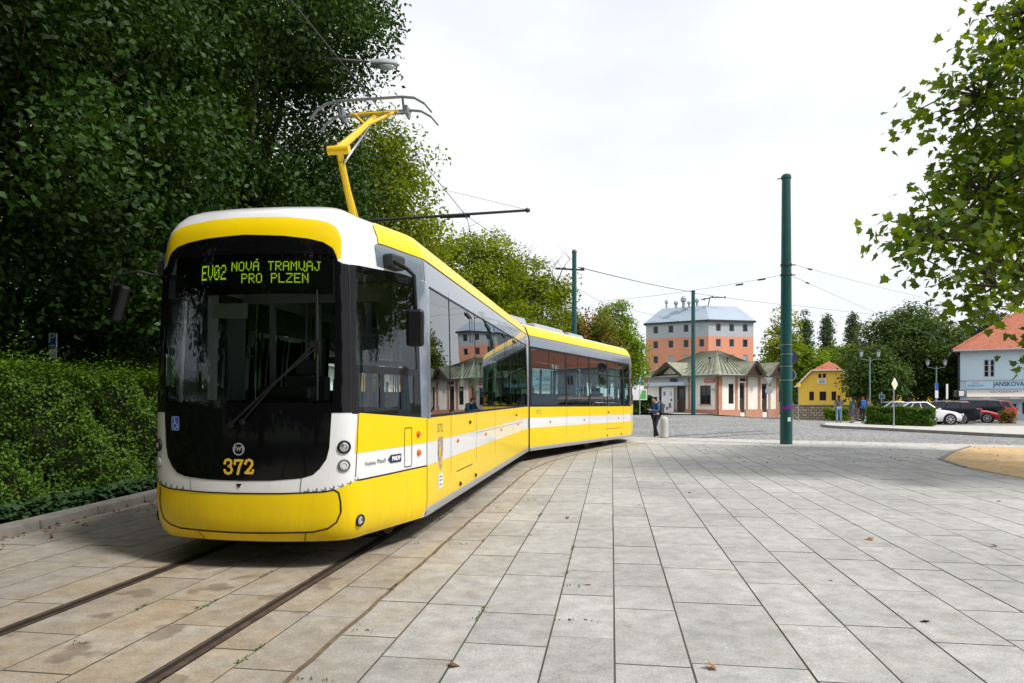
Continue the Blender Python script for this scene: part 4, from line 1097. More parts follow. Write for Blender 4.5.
# three big dark trees behind the hedge
DG = 'big dark trees behind the left hedge'
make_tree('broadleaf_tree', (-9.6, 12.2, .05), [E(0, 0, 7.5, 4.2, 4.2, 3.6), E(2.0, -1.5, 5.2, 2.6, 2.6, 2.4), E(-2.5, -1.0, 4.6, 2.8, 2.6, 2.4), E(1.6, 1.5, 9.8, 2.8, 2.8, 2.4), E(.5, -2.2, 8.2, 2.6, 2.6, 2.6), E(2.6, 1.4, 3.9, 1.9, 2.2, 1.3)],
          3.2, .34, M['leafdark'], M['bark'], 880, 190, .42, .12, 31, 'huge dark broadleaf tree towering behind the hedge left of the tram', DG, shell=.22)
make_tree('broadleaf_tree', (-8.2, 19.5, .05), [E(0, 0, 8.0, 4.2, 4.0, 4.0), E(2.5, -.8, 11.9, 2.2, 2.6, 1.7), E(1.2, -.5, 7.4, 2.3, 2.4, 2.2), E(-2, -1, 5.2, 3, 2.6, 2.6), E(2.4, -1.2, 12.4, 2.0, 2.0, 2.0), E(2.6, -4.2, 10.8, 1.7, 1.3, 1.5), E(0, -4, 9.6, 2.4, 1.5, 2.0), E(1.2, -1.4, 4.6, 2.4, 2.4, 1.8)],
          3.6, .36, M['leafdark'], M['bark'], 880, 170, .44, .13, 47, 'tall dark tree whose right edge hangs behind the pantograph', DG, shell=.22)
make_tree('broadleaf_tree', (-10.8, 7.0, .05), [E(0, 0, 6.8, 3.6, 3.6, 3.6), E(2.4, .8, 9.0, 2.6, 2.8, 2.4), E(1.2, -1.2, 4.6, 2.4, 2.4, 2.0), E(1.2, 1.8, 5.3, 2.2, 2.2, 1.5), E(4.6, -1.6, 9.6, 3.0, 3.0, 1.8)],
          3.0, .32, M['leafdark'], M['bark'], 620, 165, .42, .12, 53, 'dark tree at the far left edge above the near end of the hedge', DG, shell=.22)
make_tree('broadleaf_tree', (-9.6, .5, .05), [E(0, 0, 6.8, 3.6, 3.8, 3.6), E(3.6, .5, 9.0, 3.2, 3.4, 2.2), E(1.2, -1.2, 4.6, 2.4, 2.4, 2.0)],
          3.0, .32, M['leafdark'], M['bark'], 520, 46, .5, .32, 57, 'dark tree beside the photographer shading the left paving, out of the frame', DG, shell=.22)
# lighter trees behind
make_tree('broadleaf_tree', (-5.2, 23.4, 0), [E(0, 0, 7.6, 2.5, 2.2, 3.0), E(.8, 0, 9.6, 1.5, 1.6, 1.5), E(1.5, 0, 6.9, 1.5, 1.8, 1.5), E(-1, 0, 4.6, 2.4, 2.2, 2.0)], 3, .26, M['leafmid'], M['bark'], 560, 62, .34, .15, 61,
          'yellow green tree between the pantograph and the bracket over the track', 'green trees beyond the tram', shell=.3)
make_tree('broadleaf_tree', (-3.6, 41, 0), [E(0, 0, 7.8, 3.6, 3, 3.4), E(2.0, 0, 9.4, 2.2, 2, 2.1), E(-2.4, 0, 8, 2.6, 2.4, 2.8), E(2.8, 0, 5.4, 2.6, 2.4, 2.4)], 3.5, .3, M['leafmid'], M['bark'], 700, 60, .40, .21, 67,
          'tall olive green tree behind the middle of the tram roof', 'green trees beyond the tram', shell=.3, bare=2)
make_tree('broadleaf_tree', (1.4, 44, 0), [E(0, 0, 6.6, 2.6, 2.6, 2.6), E(-.6, 0, 9.0, 1.5, 1.5, 1.7), E(1.4, 0, 8.6, 1.1, 1.1, 1.5), E(-2.2, 0, 6.5, 2.2, 2, 2.4)], 3.5, .26, M['leafmid'], M['bark'], 420, 56, .36, .20, 71,
          'thinning tree with bare twigs sticking up just left of the pole behind the rear car', 'green trees beyond the tram', shell=.35, bare=6)
make_tree('broadleaf_tree', (5.6, 47, 0), [E(0, 0, 5.2, 2.0, 2.0, 2.4), E(-1.6, 0, 5.6, 1.5, 1.5, 1.7)], 2.5, .2, M['leafrust'], M['bark'], 260, 50, .32, .20, 73,
          'tree with rusty brown foliage and dead bare branches behind the rear car', 'green trees beyond the tram', shell=.35, bare=7)
make_tree('broadleaf_tree', (7.6, 50, 0), [E(-.2, 0, 5.9, 1.5, 1.8, 2.7), E(1.1, .5, 4.4, 1.2, 1.5, 2.0), E(-1.2, 0, 4.5, 1.5, 1.5, 2.0)], 2, .2, M['leaflight'], M['bark'], 420, 56, .32, .20, 79,
          'bright green round tree between the rear car and the orange block', 'green trees beyond the tram', shell=.32)
for i, (x, y, h, r_, lab) in enumerate([(-14, 46, 9, 4.2, 'tree in the background far behind the tram and the dark trees, farthest left'), (-9, 56, 10, 4.5, 'tree in the background behind the dark trees, right of the farthest left one')]):
    make_tree('broadleaf_tree', (x, y, 0), [E(0, 0, h * .6, r_, r_, h * .38), E(r_ * .5, 0, h * .4, r_ * .7, r_ * .7, h * .25)], 3, .3, M['leafmid'], M['bark'], 300, 34, .5, .34, 90 + i, lab, 'green trees beyond the tram')
M['leafpop2'] = leaf_mat('poplar_foliage', (.05, .085, .045), (.17, .22, .11), .35)
# trees at the right, beyond the road
RG_ = 'trees beyond the road at the right'
def rt(px, Z, ytop, ybot, wpx, m, nc, seed, lab, name='broadleaf_tree', sub=None, **k):
    x = at(px, Z); g = gz(x, Z); zt = hz(ytop, Z) - g; zb = max(.6, hz(ybot, Z) - g); w = wpx / F * Z / 2; h = (zt - zb) / 2; zc = (zt + zb) / 2
    el = [E(0, 0, zc, w * .8, w * .8, h * .86), E(-w * .45, 0, zc - h * .25, w * .6, w * .6, h * .62), E(w * .45, -.3, zc - h * .2, w * .6, w * .6, h * .66), E(w * .1, 0, zc + h * .45, w * .5, w * .5, h * .55)] if sub is None else sub(w, h, zc)
    return make_tree(name, (x, Z, g), el, max(1.2, zb), .05 * w + .1, m, M['bark'], nc, k.pop('per', 34), k.pop('sig', .4), k.pop('size', .28), seed, lab, RG_, **k)
rt(905, 62, 303, 398, 118, M['leafdark2'], 900, 101, 'large dark green spreading tree above the parked cars and lanterns', per=44, sig=.46, size=.27, shell=.4)
rt(875, 57, 345, 402, 48, M['leafdark2'], 420, 103, 'low dark tree in front of the big one, beside the yellow house', per=38, sig=.36, size=.27)
rt(941, 64, 330, 405, 62, M['leafpoplar'], 400, 107, 'dark green tree next to the left corner of the pale blue house', per=38, sig=.38, size=.3)
rt(783, 88, 305, 400, 44, M['leafmid'], 190, 109, 'loose yellow green tree right behind the tall green pole', per=26, sig=.5, size=.42, shell=.5)
rt(772, 92, 352, 402, 40, M['leafmid'], 240, 111, 'bushy green tree between the corner building and the tall green pole', size=.42, sig=.55)
rt(808, 84, 345, 405, 50, M['leaflight'], 320, 113, 'bright green bushy tree right of the tall green pole and below the poplars', size=.40, sig=.5)
rt(842, 96, 342, 402, 66, M['leaflight'], 330, 117, 'bright green tree behind the yellow house', size=.46, sig=.6)
rt(985, 75, 308, 395, 80, M['leafpoplar'], 420, 119, 'grey green tree behind the red tiled roof of the pale blue house', size=.34, sig=.5)
rt(745, 105, 372, 402, 60, M['leafmid'], 200, 121, 'green tree low behind the right end of the corner building', size=.5, sig=.6)
pop = lambda w, h, zc: [E(0, 0, zc - h * .35, w, w, h * .6), E(0, 0, zc + .2 * h, w * .85, w * .85, h * .55), E(0, 0, zc + h * .62, w * .5, w * .5, h * .38)]
rt(805, 120, 309, 400, 13, M['leafpop2'], 230, 131, 'slim dark poplar just right of the tall green pole', 'poplar', pop, size=.42, sig=.40, up=.3, per=30)
rt(827, 120, 313, 400, 13, M['leafpop2'], 230, 132, 'slim dark poplar in the middle of the three', 'poplar', pop, size=.42, sig=.40, up=.3, per=30)
rt(853, 120, 313, 400, 14, M['leafpop2'], 230, 133, 'slim dark poplar right of the other two, touching the big tree', 'poplar', pop, size=.42, sig=.40, up=.3, per=30)
# the plane tree reaching in from the right
pl = [E(-6.6, -2.4, 4.35, 1.0, 1.1, .55), E(-5.5, -2.0, 5.3, 1.3, 1.3, .8), E(-4.3, -2.0, 4.4, 1.5, 1.4, 1.0), E(-5.6, -2.2, 7.0, 1.2, 1.2, .8), E(-4.4, -1.8, 6.2, 1.5, 1.5, 1.0), E(-3.6, -1.8, 8.2, 1.8, 1.6, 1.3), E(-3.0, -2.2, 5.2, 1.5, 1.5, 1.4),
      E(-4.6, -2.0, 8.7, .9, 1.1, .8), E(-1.6, -1, 7.4, 2.4, 2.4, 2.4), E(-3.4, -2.4, 3.3, .9, .9, .6), E(1.2, 0, 8.4, 3.2, 3.2, 2.8), E(0, 2.4, 6.6, 3.0, 2.6, 2.4), E(.6, -3.4, 6.2, 2.8, 2.4, 2.4), E(-5.15, -3.1, 2.6, .42, .5, .34), E(-5.25, -3.0, 2.1, .18, .25, .14), E(-6.2, -2.6, 3.2, .35, .35, .12), E(-5.7, -2.6, 3.5, .4, .4, .22)]
make_tree('plane_tree', (14.2, 14.6, 0), pl, 3.6, .30, M['leafplane'], M['bark'], 1500, 15, .28, .152, 141, 'plane tree with lobed leaves hanging into the photo from the right edge', None, tmpl=LEAF_S, aspect=.95, shell=.42, up=.5, twigs=.6)
# behind the photographer: what the windscreen mirrors
for i, (x, y) in enumerate([(-9.5, -7), (-2.5, -12), (6, -13)]):
    make_tree('broadleaf_tree', (x, y, 0), [E(0, 0, 9.0, 5.0, 4.0, 5.6), E(3.2, 0, 5.4, 3.4, 2.8, 3.6), E(-3.2, 0, 5.0, 3.4, 2.8, 3.6), E(0, 1, 3.6, 3.6, 2.4, 2.4)], 2.6, .3, M['leafdark'], M['bark'], 620, 44, .6, .42, 150 + i,
              ['dark tree mirrored in the windscreen, behind the camera on the hedge side', 'dark tree mirrored in the windscreen, straight behind the camera', 'dark tree mirrored in the windscreen, behind the camera on the open side'][i], 'trees behind the camera mirrored in the glass')

# hedge on the left: a trimmed mass of small leaves over stems, bulging faces
def hedge(name, p0, p1, w, h, n, size, m, label, seed, wave=.12, spr=0, base=.07):
    r = np.random.default_rng(seed); p0 = np.array(p0, float); p1 = np.array(p1, float); d = p1 - p0; Ln = np.linalg.norm(d); d /= Ln; q = np.array([d[1], -d[0]])
    o = empty(name, (p0[0], p0[1], gz(*p0))); tag(o, label, 'hedge')
    # sample the faces: near side, top, far side, ends
    f = r.random(n); s_ = r.random(n) * Ln; hh = np.empty(n); ww = np.empty(n)
    side = f < .5; top = (f >= .5) & (f < .8); far = f >= .8
    bul = .06 * np.sin(s_ * 2.1 + seed) + .05 * np.sin(s_ * 5.3)
    topw = wave * (.6 * np.sin(s_ * 1.3) + .5 * np.sin(s_ * 3.7 + 1) + .3 * np.sin(s_ * 8.1))
    z = r.random(n)
    hh[side] = z[side] * (h + topw[side]); ww[side] = w / 2 + bul[side] - .05 * z[side] + .10 * np.sin(z[side] * 9 + s_[side] * 3)
    hh[top] = h + topw[top]; ww[top] = (z[top] - .5) * w
    hh[far] = z[far] * (h + topw[far]); ww[far] = -w / 2 - bul[far]
    dep = np.abs(r.normal(size=n)) * .09 + .13 * np.clip(np.sin(s_ * 7.3 + 4 * np.sin(z * 5 + s_)) * np.sin(z * 17 + 2 * np.sin(s_ * 3.1)), 0, 1) * side
    ww = np.where(side, ww - dep, np.where(far, ww + dep, ww)); hh = np.where(top, hh - dep, hh)
    if spr:
        k = r.random(n) < spr; ph = np.floor(s_ * 6)  # shoots
        sp = (np.sin(ph * 12.9) * 43758.5) % 1
        hh = np.where(k & top, h + topw + sp ** 2 * .40 * r.random(n), hh)
    P = np.empty((n, 3)); P[:, 0] = d[0] * s_ + q[0] * ww; P[:, 1] = d[1] * s_ + q[1] * ww; P[:, 2] = base + hh + r.normal(size=n) * .02
    out = np.where(side[:, None], np.array([q[0], q[1], .3]), np.where(far[:, None], np.array([-q[0], -q[1], .3]), np.array([0, 0, 1.])))
    leaf_mesh('foliage', P, size, m, o, LEAF_Q, .62, .5, out * 1.6, None, seed)
    mb = MB(); rr = random.Random(seed)
    k = 0.1
    while k < Ln:
        b = Vector((d[0] * k + q[0] * rr.uniform(-.2, .2) * w, d[1] * k + q[1] * rr.uniform(-.2, .2) * w, 0))
        for j in range(3): mb.tube([b, b + Vector((rr.uniform(-.25, .25), rr.uniform(-.2, .2) * w, h * .55)), b + Vector((rr.uniform(-.4, .4), rr.uniform(-.35, .35) * w, h * .95))], [.018, .012, .005], 5)
        k += .35
    # dense twiggy core
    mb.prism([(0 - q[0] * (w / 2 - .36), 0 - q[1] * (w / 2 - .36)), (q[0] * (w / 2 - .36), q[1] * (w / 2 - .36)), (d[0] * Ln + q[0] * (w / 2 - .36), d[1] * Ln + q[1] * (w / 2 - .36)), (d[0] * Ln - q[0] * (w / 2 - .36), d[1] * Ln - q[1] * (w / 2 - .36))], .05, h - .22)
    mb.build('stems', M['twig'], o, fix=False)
    return o
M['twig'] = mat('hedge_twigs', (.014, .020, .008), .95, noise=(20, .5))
DSH = 'dark shrubs between the hedge and the big trees'
for i, z_ in enumerate((6, 9.5, 13, 16.5, 20, 23.5)):
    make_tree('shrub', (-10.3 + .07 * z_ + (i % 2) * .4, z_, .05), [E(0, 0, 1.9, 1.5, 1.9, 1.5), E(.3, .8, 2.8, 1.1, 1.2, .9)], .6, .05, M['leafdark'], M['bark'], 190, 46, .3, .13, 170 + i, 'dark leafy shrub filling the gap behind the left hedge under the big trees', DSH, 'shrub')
hedge('hedge', (kx(2) - 1.05, 2), (kx(25) - 1.05, 25), 1.3, 1.88, 175000, .050, M['hedge'], 'long clipped green hedge behind the kerb on the left of the tram', 5, .07, .30)
# ivy at the hedge's foot
r = np.random.default_rng(6); n = 9000; Z = r.uniform(3, 24, n); X = -5.62 + (Z - 7.56) * .068 - .18 - np.abs(r.normal(size=n)) * .18
o = leaf_mesh('ivy', np.stack([X, Z, .12 + r.random(n) * .16], 1), .085, leaf_mat('ivy_leaves', (.012, .035, .012), (.045, .10, .03), .1), None, LEAF_S, .9, 1.2, np.tile([.7, -.2, .6], (n, 1)), None, 7)
tag(o, 'dark ivy ground cover along the foot of the hedge behind the kerb', 'ivy', kind='stuff')
hedge('low_hedge', (at(868, 40.8), 40.8), (at(934, 38.3), 38.3), .9, 1.02, 11000, .13, M['hedge'], 'low trimmed green hedge on the island in front of the white car', 12, .05, 0, 0)
hedge('flowering_shrub', (at(1004, 44.2), 44.2), (at(1011, 43.6), 43.6), .6, .75, 900, .12, M['leafrust'], 'small rusty green shrub against the pale blue house right of the red cars', 14, .1, 0, 0)
hedge('low_shrub', (at(630, 66), 66.5), (at(652, 66), 67.0), 1.6, 1.5, 2600, .20, M['leafdark'], 'dark green shrub left of the corner building', 15, .2, 0, 0)
hedge('low_shrub', (at(826, 56), 56.3), (at(846, 56), 55.3), .9, .8, 1600, .18, M['leaflight'], 'patch of low green growth in front of the rubble stone wall', 16, .2, 0, 0)
# ================================================================== BUILDINGS
def wall_open(mb, L, H, opens, z0=0.0, th=.3):
    """wall panel in local x 0..L, z z0..H, front at y=0 (facing -y), with rectangular openings (x0,x1,za,zb); reveals included"""
    xs = sorted(set([0, L] + [v for o in opens for v in o[:2]])); zs = sorted(set([z0, H] + [v for o in opens for v in o[2:4]]))
    for i in range(len(xs) - 1):
        for j in range(len(zs) - 1):
            cx, cz = (xs[i] + xs[i + 1]) / 2, (zs[j] + zs[j + 1]) / 2
            if any(o[0] < cx < o[1] and o[2] < cz < o[3] for o in opens): continue
            mb.quad((xs[i], 0, zs[j]), (xs[i + 1], 0, zs[j]), (xs[i + 1], 0, zs[j + 1]), (xs[i], 0, zs[j + 1]))
    for a, b, c, d in [o[:4] for o in opens]:
        t = .16
        mb.quad((a, 0, c), (a, t, c), (a, t, d), (a, 0, d)); mb.quad((b, t, c), (b, 0, c), (b, 0, d), (b, t, d))
        mb.quad((a, 0, d), (a, t, d), (b, t, d), (b, 0, d)); mb.quad((a, t, c), (a, 0, c), (b, 0, c), (b, t, c))
def xf(mb, Mx): mb.v = [tuple(Mx @ Vector(v)) for v in mb.v]; return mb
def frame_at(o, ex):      # matrix with local x along ex (ground), y into the building
    ex = Vector((ex[0], ex[1], 0)).normalized(); ey = Vector((-ex.y, ex.x, 0))
    return Matrix(((ex.x, ey.x, 0, o[0]), (ex.y, ey.y, 0, o[1]), (0, 0, 1, o[2] if len(o) > 2 else 0), (0, 0, 0, 1)))
def window(parent, Mx, a, b, c, d, glass='winglass', fm='swhite', nx=2, nz=1, fr=.06, sill=None, name='window', depth=.10):
    mb = MB(); cx = (a + b) / 2
    for (p, q) in ((((a + fr / 2), c), ((a + fr / 2), d)), (((b - fr / 2), c), ((b - fr / 2), d))): mb.box((p[0], depth, (c + d) / 2), (fr, .06, d - c))
    mb.box((cx, depth, c + fr / 2), (b - a - 2 * fr, .056, fr)); mb.box((cx, depth, d - fr / 2), (b - a - 2 * fr, .056, fr))
    for i in range(1, nx): mb.box((a + (b - a) * i / nx, depth, (c + d) / 2), (fr * .7, .05, d - c - 2 * fr))
    for j in range(1, nz): mb.box((cx, depth, c + (d - c) * j / nz), (b - a - 2 * fr, .044, fr * .6))
    w = xf(mb, Mx).build(name, M[fm], parent)
    mb = MB(); mb.box((cx, depth + .01, (c + d) / 2), (b - a - fr, .012, d - c - fr)); xf(mb, Mx).build('pane', M[glass], w)
    if sill: mb = MB(); mb.box((cx, -.04, c - .04), (b - a + .16, .16, .06)); xf(mb, Mx).build('sill', M[sill], w)
    return w

def scribble(name, org, ex, w, h, n, m, par, seed):
    '''lettering too small to read: a row of separate strokes'''
    r = random.Random(seed); mb = MB(); ex = Vector(ex); x = -w / 2; cw = w / n
    for i in range(n):
        k = h * r.uniform(.7, 1); o = Vector(org) + ex * (x + cw * (i + .5)); up = Vector((0, 0, 1))
        for q in (-.28, .28):
            if r.random() < .8: mb.add([o + ex * (cw * q - cw * .09) - up * k / 2, o + ex * (cw * q + cw * .09) - up * k / 2, o + ex * (cw * q + cw * .09) + up * k / 2, o + ex * (cw * q - cw * .09) + up * k / 2], [(0, 1, 2, 3)])
        zz = r.choice([-k * .45, 0, k * .4]); mb.add([o - ex * cw * .3 + up * (zz - k * .09), o + ex * cw * .3 + up * (zz - k * .09), o + ex * cw * .3 + up * (zz + k * .09), o - ex * cw * .3 + up * (zz + k * .09)], [(0, 1, 2, 3)])
    return mb.build(name, m, par, fix=False)
M['seamdark'] = mat('roof_seam', (.09, .095, .06), .6)
# ---- corner building with the green-grey roof
A30 = math.atan2(.5, .87)
pav = empty('corner_building', (19.3, 64, gz(19.3, 64)), A30); tag(pav, 'low cream building with orange brick corners, brown windows and a green grey metal roof', 'building')
LX, LY, EH = 8.4, 10.4, 3.75
MR = Matrix.Identity(4)                         # right facade: local x
ML = frame_at((0, LY, 0), (0, -1))              # left facade, x runs from far end to the corner
ro = [(1.4, 2.1, 1.0, 2.9), (2.9, 3.6, .15, 3.0), (6.0, 6.75, .15, 2.95)]
mb = MB(); wall_open(mb, LX, EH, ro, -.8); xf(mb, MR).build('wall', M['stucco'], pav, fix=False)
lo = [(2.3, 3.2, .10, 2.7), (4.9, 6.2, .10, 2.75), (8.1, 9.5, .95, 2.75)]
mb = MB(); wall_open(mb, LY, EH, lo, -.8); xf(mb, ML).build('wall', M['stucco'], pav, fix=False)
mb = MB(); mb.quad((LX, 0, -.8), (LX, LY, -.8), (LX, LY, EH), (LX, 0, EH)); mb.quad((0, LY, -.8), (LX, LY, -.8), (LX, LY, EH), (0, LY, EH)); mb.build('rear_wall', M['stucco'], pav, fix=False)
mb = MB(); mb.quad((.2, .2, 0.1), (LX - .2, .2, 0.1), (LX - .2, LY - .2, 0.1), (.2, LY - .2, 0.1)); mb.build('floor', M['wood'], pav, fix=False)
window(pav, MR, *ro[0], glass='winglass', fm='wood', nx=2, nz=3); window(pav, ML, *lo[2], fm='wood', nx=2, nz=2, sill='brick', fr=.09)
def door(parent, Mx, a, b, c, d, m='wood', name='door'):
    mb = MB(); mb.box(((a + b) / 2, .12, (c + d) / 2), (b - a, .05, d - c)); dd = xf(mb, Mx).build(name, M[m], parent)
    mb = MB(); mb.box(((a + b) / 2, .09, c + (d - c) * .68), ((b - a) * .62, .02, (d - c) * .42)); xf(mb, Mx).build('pane', M['winglass'], dd)
    mb = MB(); mb.box((a + (b - a) * .12, .06, c + (d - c) * .45), (.04, .08, .16)); xf(mb, Mx).build('handle', M['lgrey'], dd)
    return dd
door(pav, MR, *ro[1]); door(pav, MR, *ro[2]); door(pav, ML, *lo[0]); door(pav, ML, *lo[1])
# brick pilasters and plinth
for x0, x1 in ((0, .5), (2.3, 2.6), (3.75, 4.0), (5.45, 5.75), (6.95, 7.2), (8.1, 8.4)):
    mb = MB(); mb.box(((x0 + x1) / 2, -.03, 1.85), (x1 - x0, .07, 3.6)); xf(mb, MR).build('brick_pilaster', M['brick'], pav)
for x0, x1 in ((0, .55), (6.55, 6.8), (LY - .28, LY + .03)):
    mb = MB(); mb.box(((x0 + x1) / 2, -.03, 1.85), (x1 - x0, .07, 3.6)); xf(mb, ML).build('brick_pilaster', M['brick'], pav)
for Mx, Lw, gaps in ((MR, LX, ro[1:]), (ML, LY, lo[:2])):
    xs = [0] + [v for g in gaps for v in g[:2]] + [Lw]
    for a, b in zip(xs[::2], xs[1::2]):
        mb = MB(); mb.box(((a + b) / 2, -.05, -.15), (b - a, .12, 1.2)); xf(mb, Mx).build('brick_plinth', M['brick'], pav)
mb = MB(); mb.box((7.2 + 1.1, -.02, 1.9), (2.2, .02, 2.6)); xf(mb, ML).build('white_wall_field', M['swhite'], pav) if False else None
# roof: hip with overhang plus gables, standing seams
ov = .75; RZ = 6.35; EZ = EH - .02
x0, x1, y0, y1 = -ov, LX + ov, -ov, LY + ov
ra, rb = Vector((LX / 2, LY / 2 - 1.2, RZ)), Vector((LX / 2, LY / 2 + 1.2, RZ))
mb = MB(); c = [Vector((x0, y0, EZ)), Vector((x1, y0, EZ)), Vector((x1, y1, EZ)), Vector((x0, y1, EZ))]
mb.add([c[0], c[1], c[2], c[3], ra, rb], [(0, 1, 4), (1, 2, 5, 4), (2, 3, 5), (3, 0, 4, 5)])
b0 = [v - Vector((0, 0, .14)) for v in c]; mb.add(c + b0, [(0, 1, 5, 4), (1, 2, 6, 5), (2, 3, 7, 6), (3, 0, 4, 7), (4, 5, 6, 7)])
roof = mb.build('roof', M['copper'], pav)
def seams(parent, A, B, C, D, n):   # ribs from eave A-B up to line D-C
    for i in range(1, n):
        t = i / n; p = A.lerp(B, t); q = D.lerp(C, t); up_ = Vector((0, 0, .03))
        if (p - q).length > .2:
            mb = MB(); mb.bar(p + up_, q + up_, .07, .07); mb.build('roof_seam', M['seamdark'], parent)
seams(roof, c[0], c[1], ra, ra, 15); seams(roof, c[3], c[0], ra, rb, 18)
mb = MB(); mb.tube([c[0] + Vector((-.03, -.03, .0)), c[1] + Vector((0, -.05, 0))], .07, 8); mb.tube([c[0] + Vector((-.03, 0, 0)), c[3] + Vector((-.05, 0, 0))], .07, 8)
mb.build('gutter', M['polemetal'], pav)
mb = MB(); mb.tube([(-.45, -.45, EZ - .1), (-.10, -.10, EZ - .5), (-.10, -.10, -.2)], .05, 8); mb.build('downpipe', M['dark'], pav)
def gable(Mx, cx, w, h, back, z=EZ, outm='wood'):
    mb = MB(); y = -ov - .35
    A, B, T_ = (cx - w / 2, y, z - .05), (cx + w / 2, y, z - .05), (cx, y, z + h); A2, B2, T2 = (cx - w / 2, y + .3, z - .05), (cx + w / 2, y + .3, z - .05), (cx, back, z + h)
    k = .12
    def up(p): return (p[0], p[1], p[2] + k)
    Ab, Bb = (cx - w / 2, back * .2, z - .05), (cx + w / 2, back * .2, z - .05)
    mb.add([A, T_, T2, Ab, up(A), up(T_), up(T2), up(Ab)], [(4, 5, 6, 7), (3, 2, 1, 0), (0, 1, 5, 4), (1, 2, 6, 5), (2, 3, 7, 6), (3, 0, 4, 7)])
    mb.add([B, T_, T2, Bb, up(B), up(T_), up(T2), up(Bb)], [(7, 6, 5, 4), (0, 1, 2, 3), (4, 5, 1, 0), (5, 6, 2, 1), (6, 7, 3, 2), (7, 4, 0, 3)])
    g = xf(mb, Mx).build('gable_roof', M['copper'], pav)
    mb = MB(); mb.bar(Vector(A) + Vector((0, -.02, .02)), Vector(T_) + Vector((0, -.02, .02)), .06, .24, up=(0, 1, 0)) if False else None; [mb.bar(Vector(p) + Vector((0, -.03, .03)), Vector(T_) + Vector((0, -.03, .03)), .26, .05, up=(0, 1, 0)) for p in (A, B)]; xf(mb, Mx).build('bargeboard', M['wood'], g)
    mb = MB(); yy = -ov - .12 if outm == 'wood' else -.3; mb.add([(cx - w / 2 + .3, yy, z - .05), (cx + w / 2 - .3, yy, z - .05), (cx, yy, z + h - .15)], [(0, 1, 2)]); xf(mb, Mx).build('gable_wall', M[outm], g, fix=False)
gable(MR, 4.0, 2.5, 1.25, 3.6); gable(MR, 7.3, 2.3, 1.2, 3.0)
gable(ML, 4.6, 4.3, 1.3, 3.5, outm='stucco')
# awning beam, white panel, small signs
mb = MB(); mb.box((3.6, -.45, 2.95), (6.3, .75, .32)); xf(mb, ML).build('canopy_beam', mat('pale_blue_sheet', (.50, .60, .72), .4), pav)
pan_ = MB(); pan_.box((3.95, -.28, 1.35), (1.75, .06, 2.5)); xf(pan_, ML); wp = pan_.build('notice_panel', M['signwhite'], pav)
mb = MB(); 
for (x, z, w, h) in ((3.5, 2.0, .28, .42), (4.45, 2.0, .14, .4), (3.45, .75, .3, .35), (4.3, .8, .35, .5), (4.5, 1.35, .25, .25), (3.9, .5, .3, .3)): mb = MB(); mb.box((x, -.325, z), (w, .012, h)); xf(mb, ML).build('notice_print', M['grey'], wp)
mb = MB(); mb.box((9.05 + .35, -.12, 3.2), (1.3, .05, .34)); s_ = xf(mb, ML).build('name_sign', M['red'], pav)
scribble('sign_letters', ML @ Vector((9.40, -.15, 3.2)), ML.to_3x3() @ Vector((1, 0, 0)), 1.0, .14, 6, M['signwhite'], s_, 3)
mb = MB(); mb.box((9.85, -.12, 2.35), (.35, .04, .35)); s2 = xf(mb, ML).build('house_plate', M['signwhite'], pav)
mb = MB(); mb.box((9.78, -.145, 2.35), (.07, .01, .18)); mb.box((9.92, -.145, 2.35), (.07, .01, .18)); xf(mb, ML).build('plate_mark', M['navy'], s2)
for z0_ in (0,):
    mb = MB(); mb.box((4.6, -.20, 3.35), (.9, .05, .28)); xf(mb, ML).build('dark_sign', M['dark'], pav)
    mb = MB(); mb.box((3.25, -.08, 3.3), (.7, .05, .26)); xf(mb, MR).build('dark_sign', M['dark'], pav)
# pole mounted finials on the roof
for (x, y, z) in ((1.2, 2.2, 4.9), (3.0, 1.6, 4.9)):
    mb = MB(); mb.tube([(x, y, z - .3), (x, y, z + .5)], .04, 6); mb.lathe([(.02, .4), (.13, .5), (.13, .62), (.02, .72)], (x, y, z), (0, 0, 1), 10); mb.build('finial', M['dark'], roof)

# ---- orange and grey block of flats
cz = 125.0; cx = at(708.5, cz)
K = Vector((cx, cz, 0)); Lf = Vector((at(646, 131.5), 131.5, 0)); Rt = Vector((at(753.5, 127), 127, 0)); Bk = Vector((cx + 6, 152, 0)); Bl = Lf + Vector((6, 16, 0)); Br = Rt + Vector((1, 16, 0))
blk = empty('apartment_block', (cx, cz, 0)); tag(blk, 'orange block of flats with a grey top floor and a blue grey metal roof', 'building')
def rel(v): return v - K
EZB, BZ = 15.75, 12.7
for (P0, P1, cols) in ((Lf, K, (655.6, 670.8, 686, 701.6)), (K, Rt, (718.4, 731.7, 745.2))):
    d = (P1 - P0); Lw = d.length; Mx = frame_at(rel(P0), d)
    op = []
    for px in cols:
        r_ = (px - 512) / F; t = (r_ * P0.y - P0.x) / (d.x - r_ * d.y) * Lw
        for k in range(5): zc = 14.35 - 2.85 * k; op.append((t - .50, t + .50, zc - .72, zc + .72, k))
    for za, zb, mm in ((-.2, BZ, 'orangewall'), (BZ, EZB, 'greywall')):
        mb = MB(); wall_open(mb, Lw, zb, [o for o in op if za < o[2] < zb], za); xf(mb, Mx).build('wall', M[mm], blk, fix=False)
    rr = random.Random(3)
    for o in op:
        if o[4] <= 3: window(blk, Mx, *o[:4], glass=rr.choice(['winglass', 'winglass', 'winglass', 'winlight']), nx=1, fr=.07, fm='greywall')
for P0, P1 in ((Rt, Br), (Br, Bl), (Bl, Lf)):
    mb = MB(); a, b = rel(P0), rel(P1); mb.quad(a, b, b + Vector((0, 0, BZ)), a + Vector((0, 0, BZ))); mb.build('wall', M['orangewall'], blk, fix=False)
    mb = MB(); mb.quad(a + Vector((0, 0, BZ)), b + Vector((0, 0, BZ)), b + Vector((0, 0, EZB)), a + Vector((0, 0, EZB))); mb.build('wall', M['greywall'], blk, fix=False)
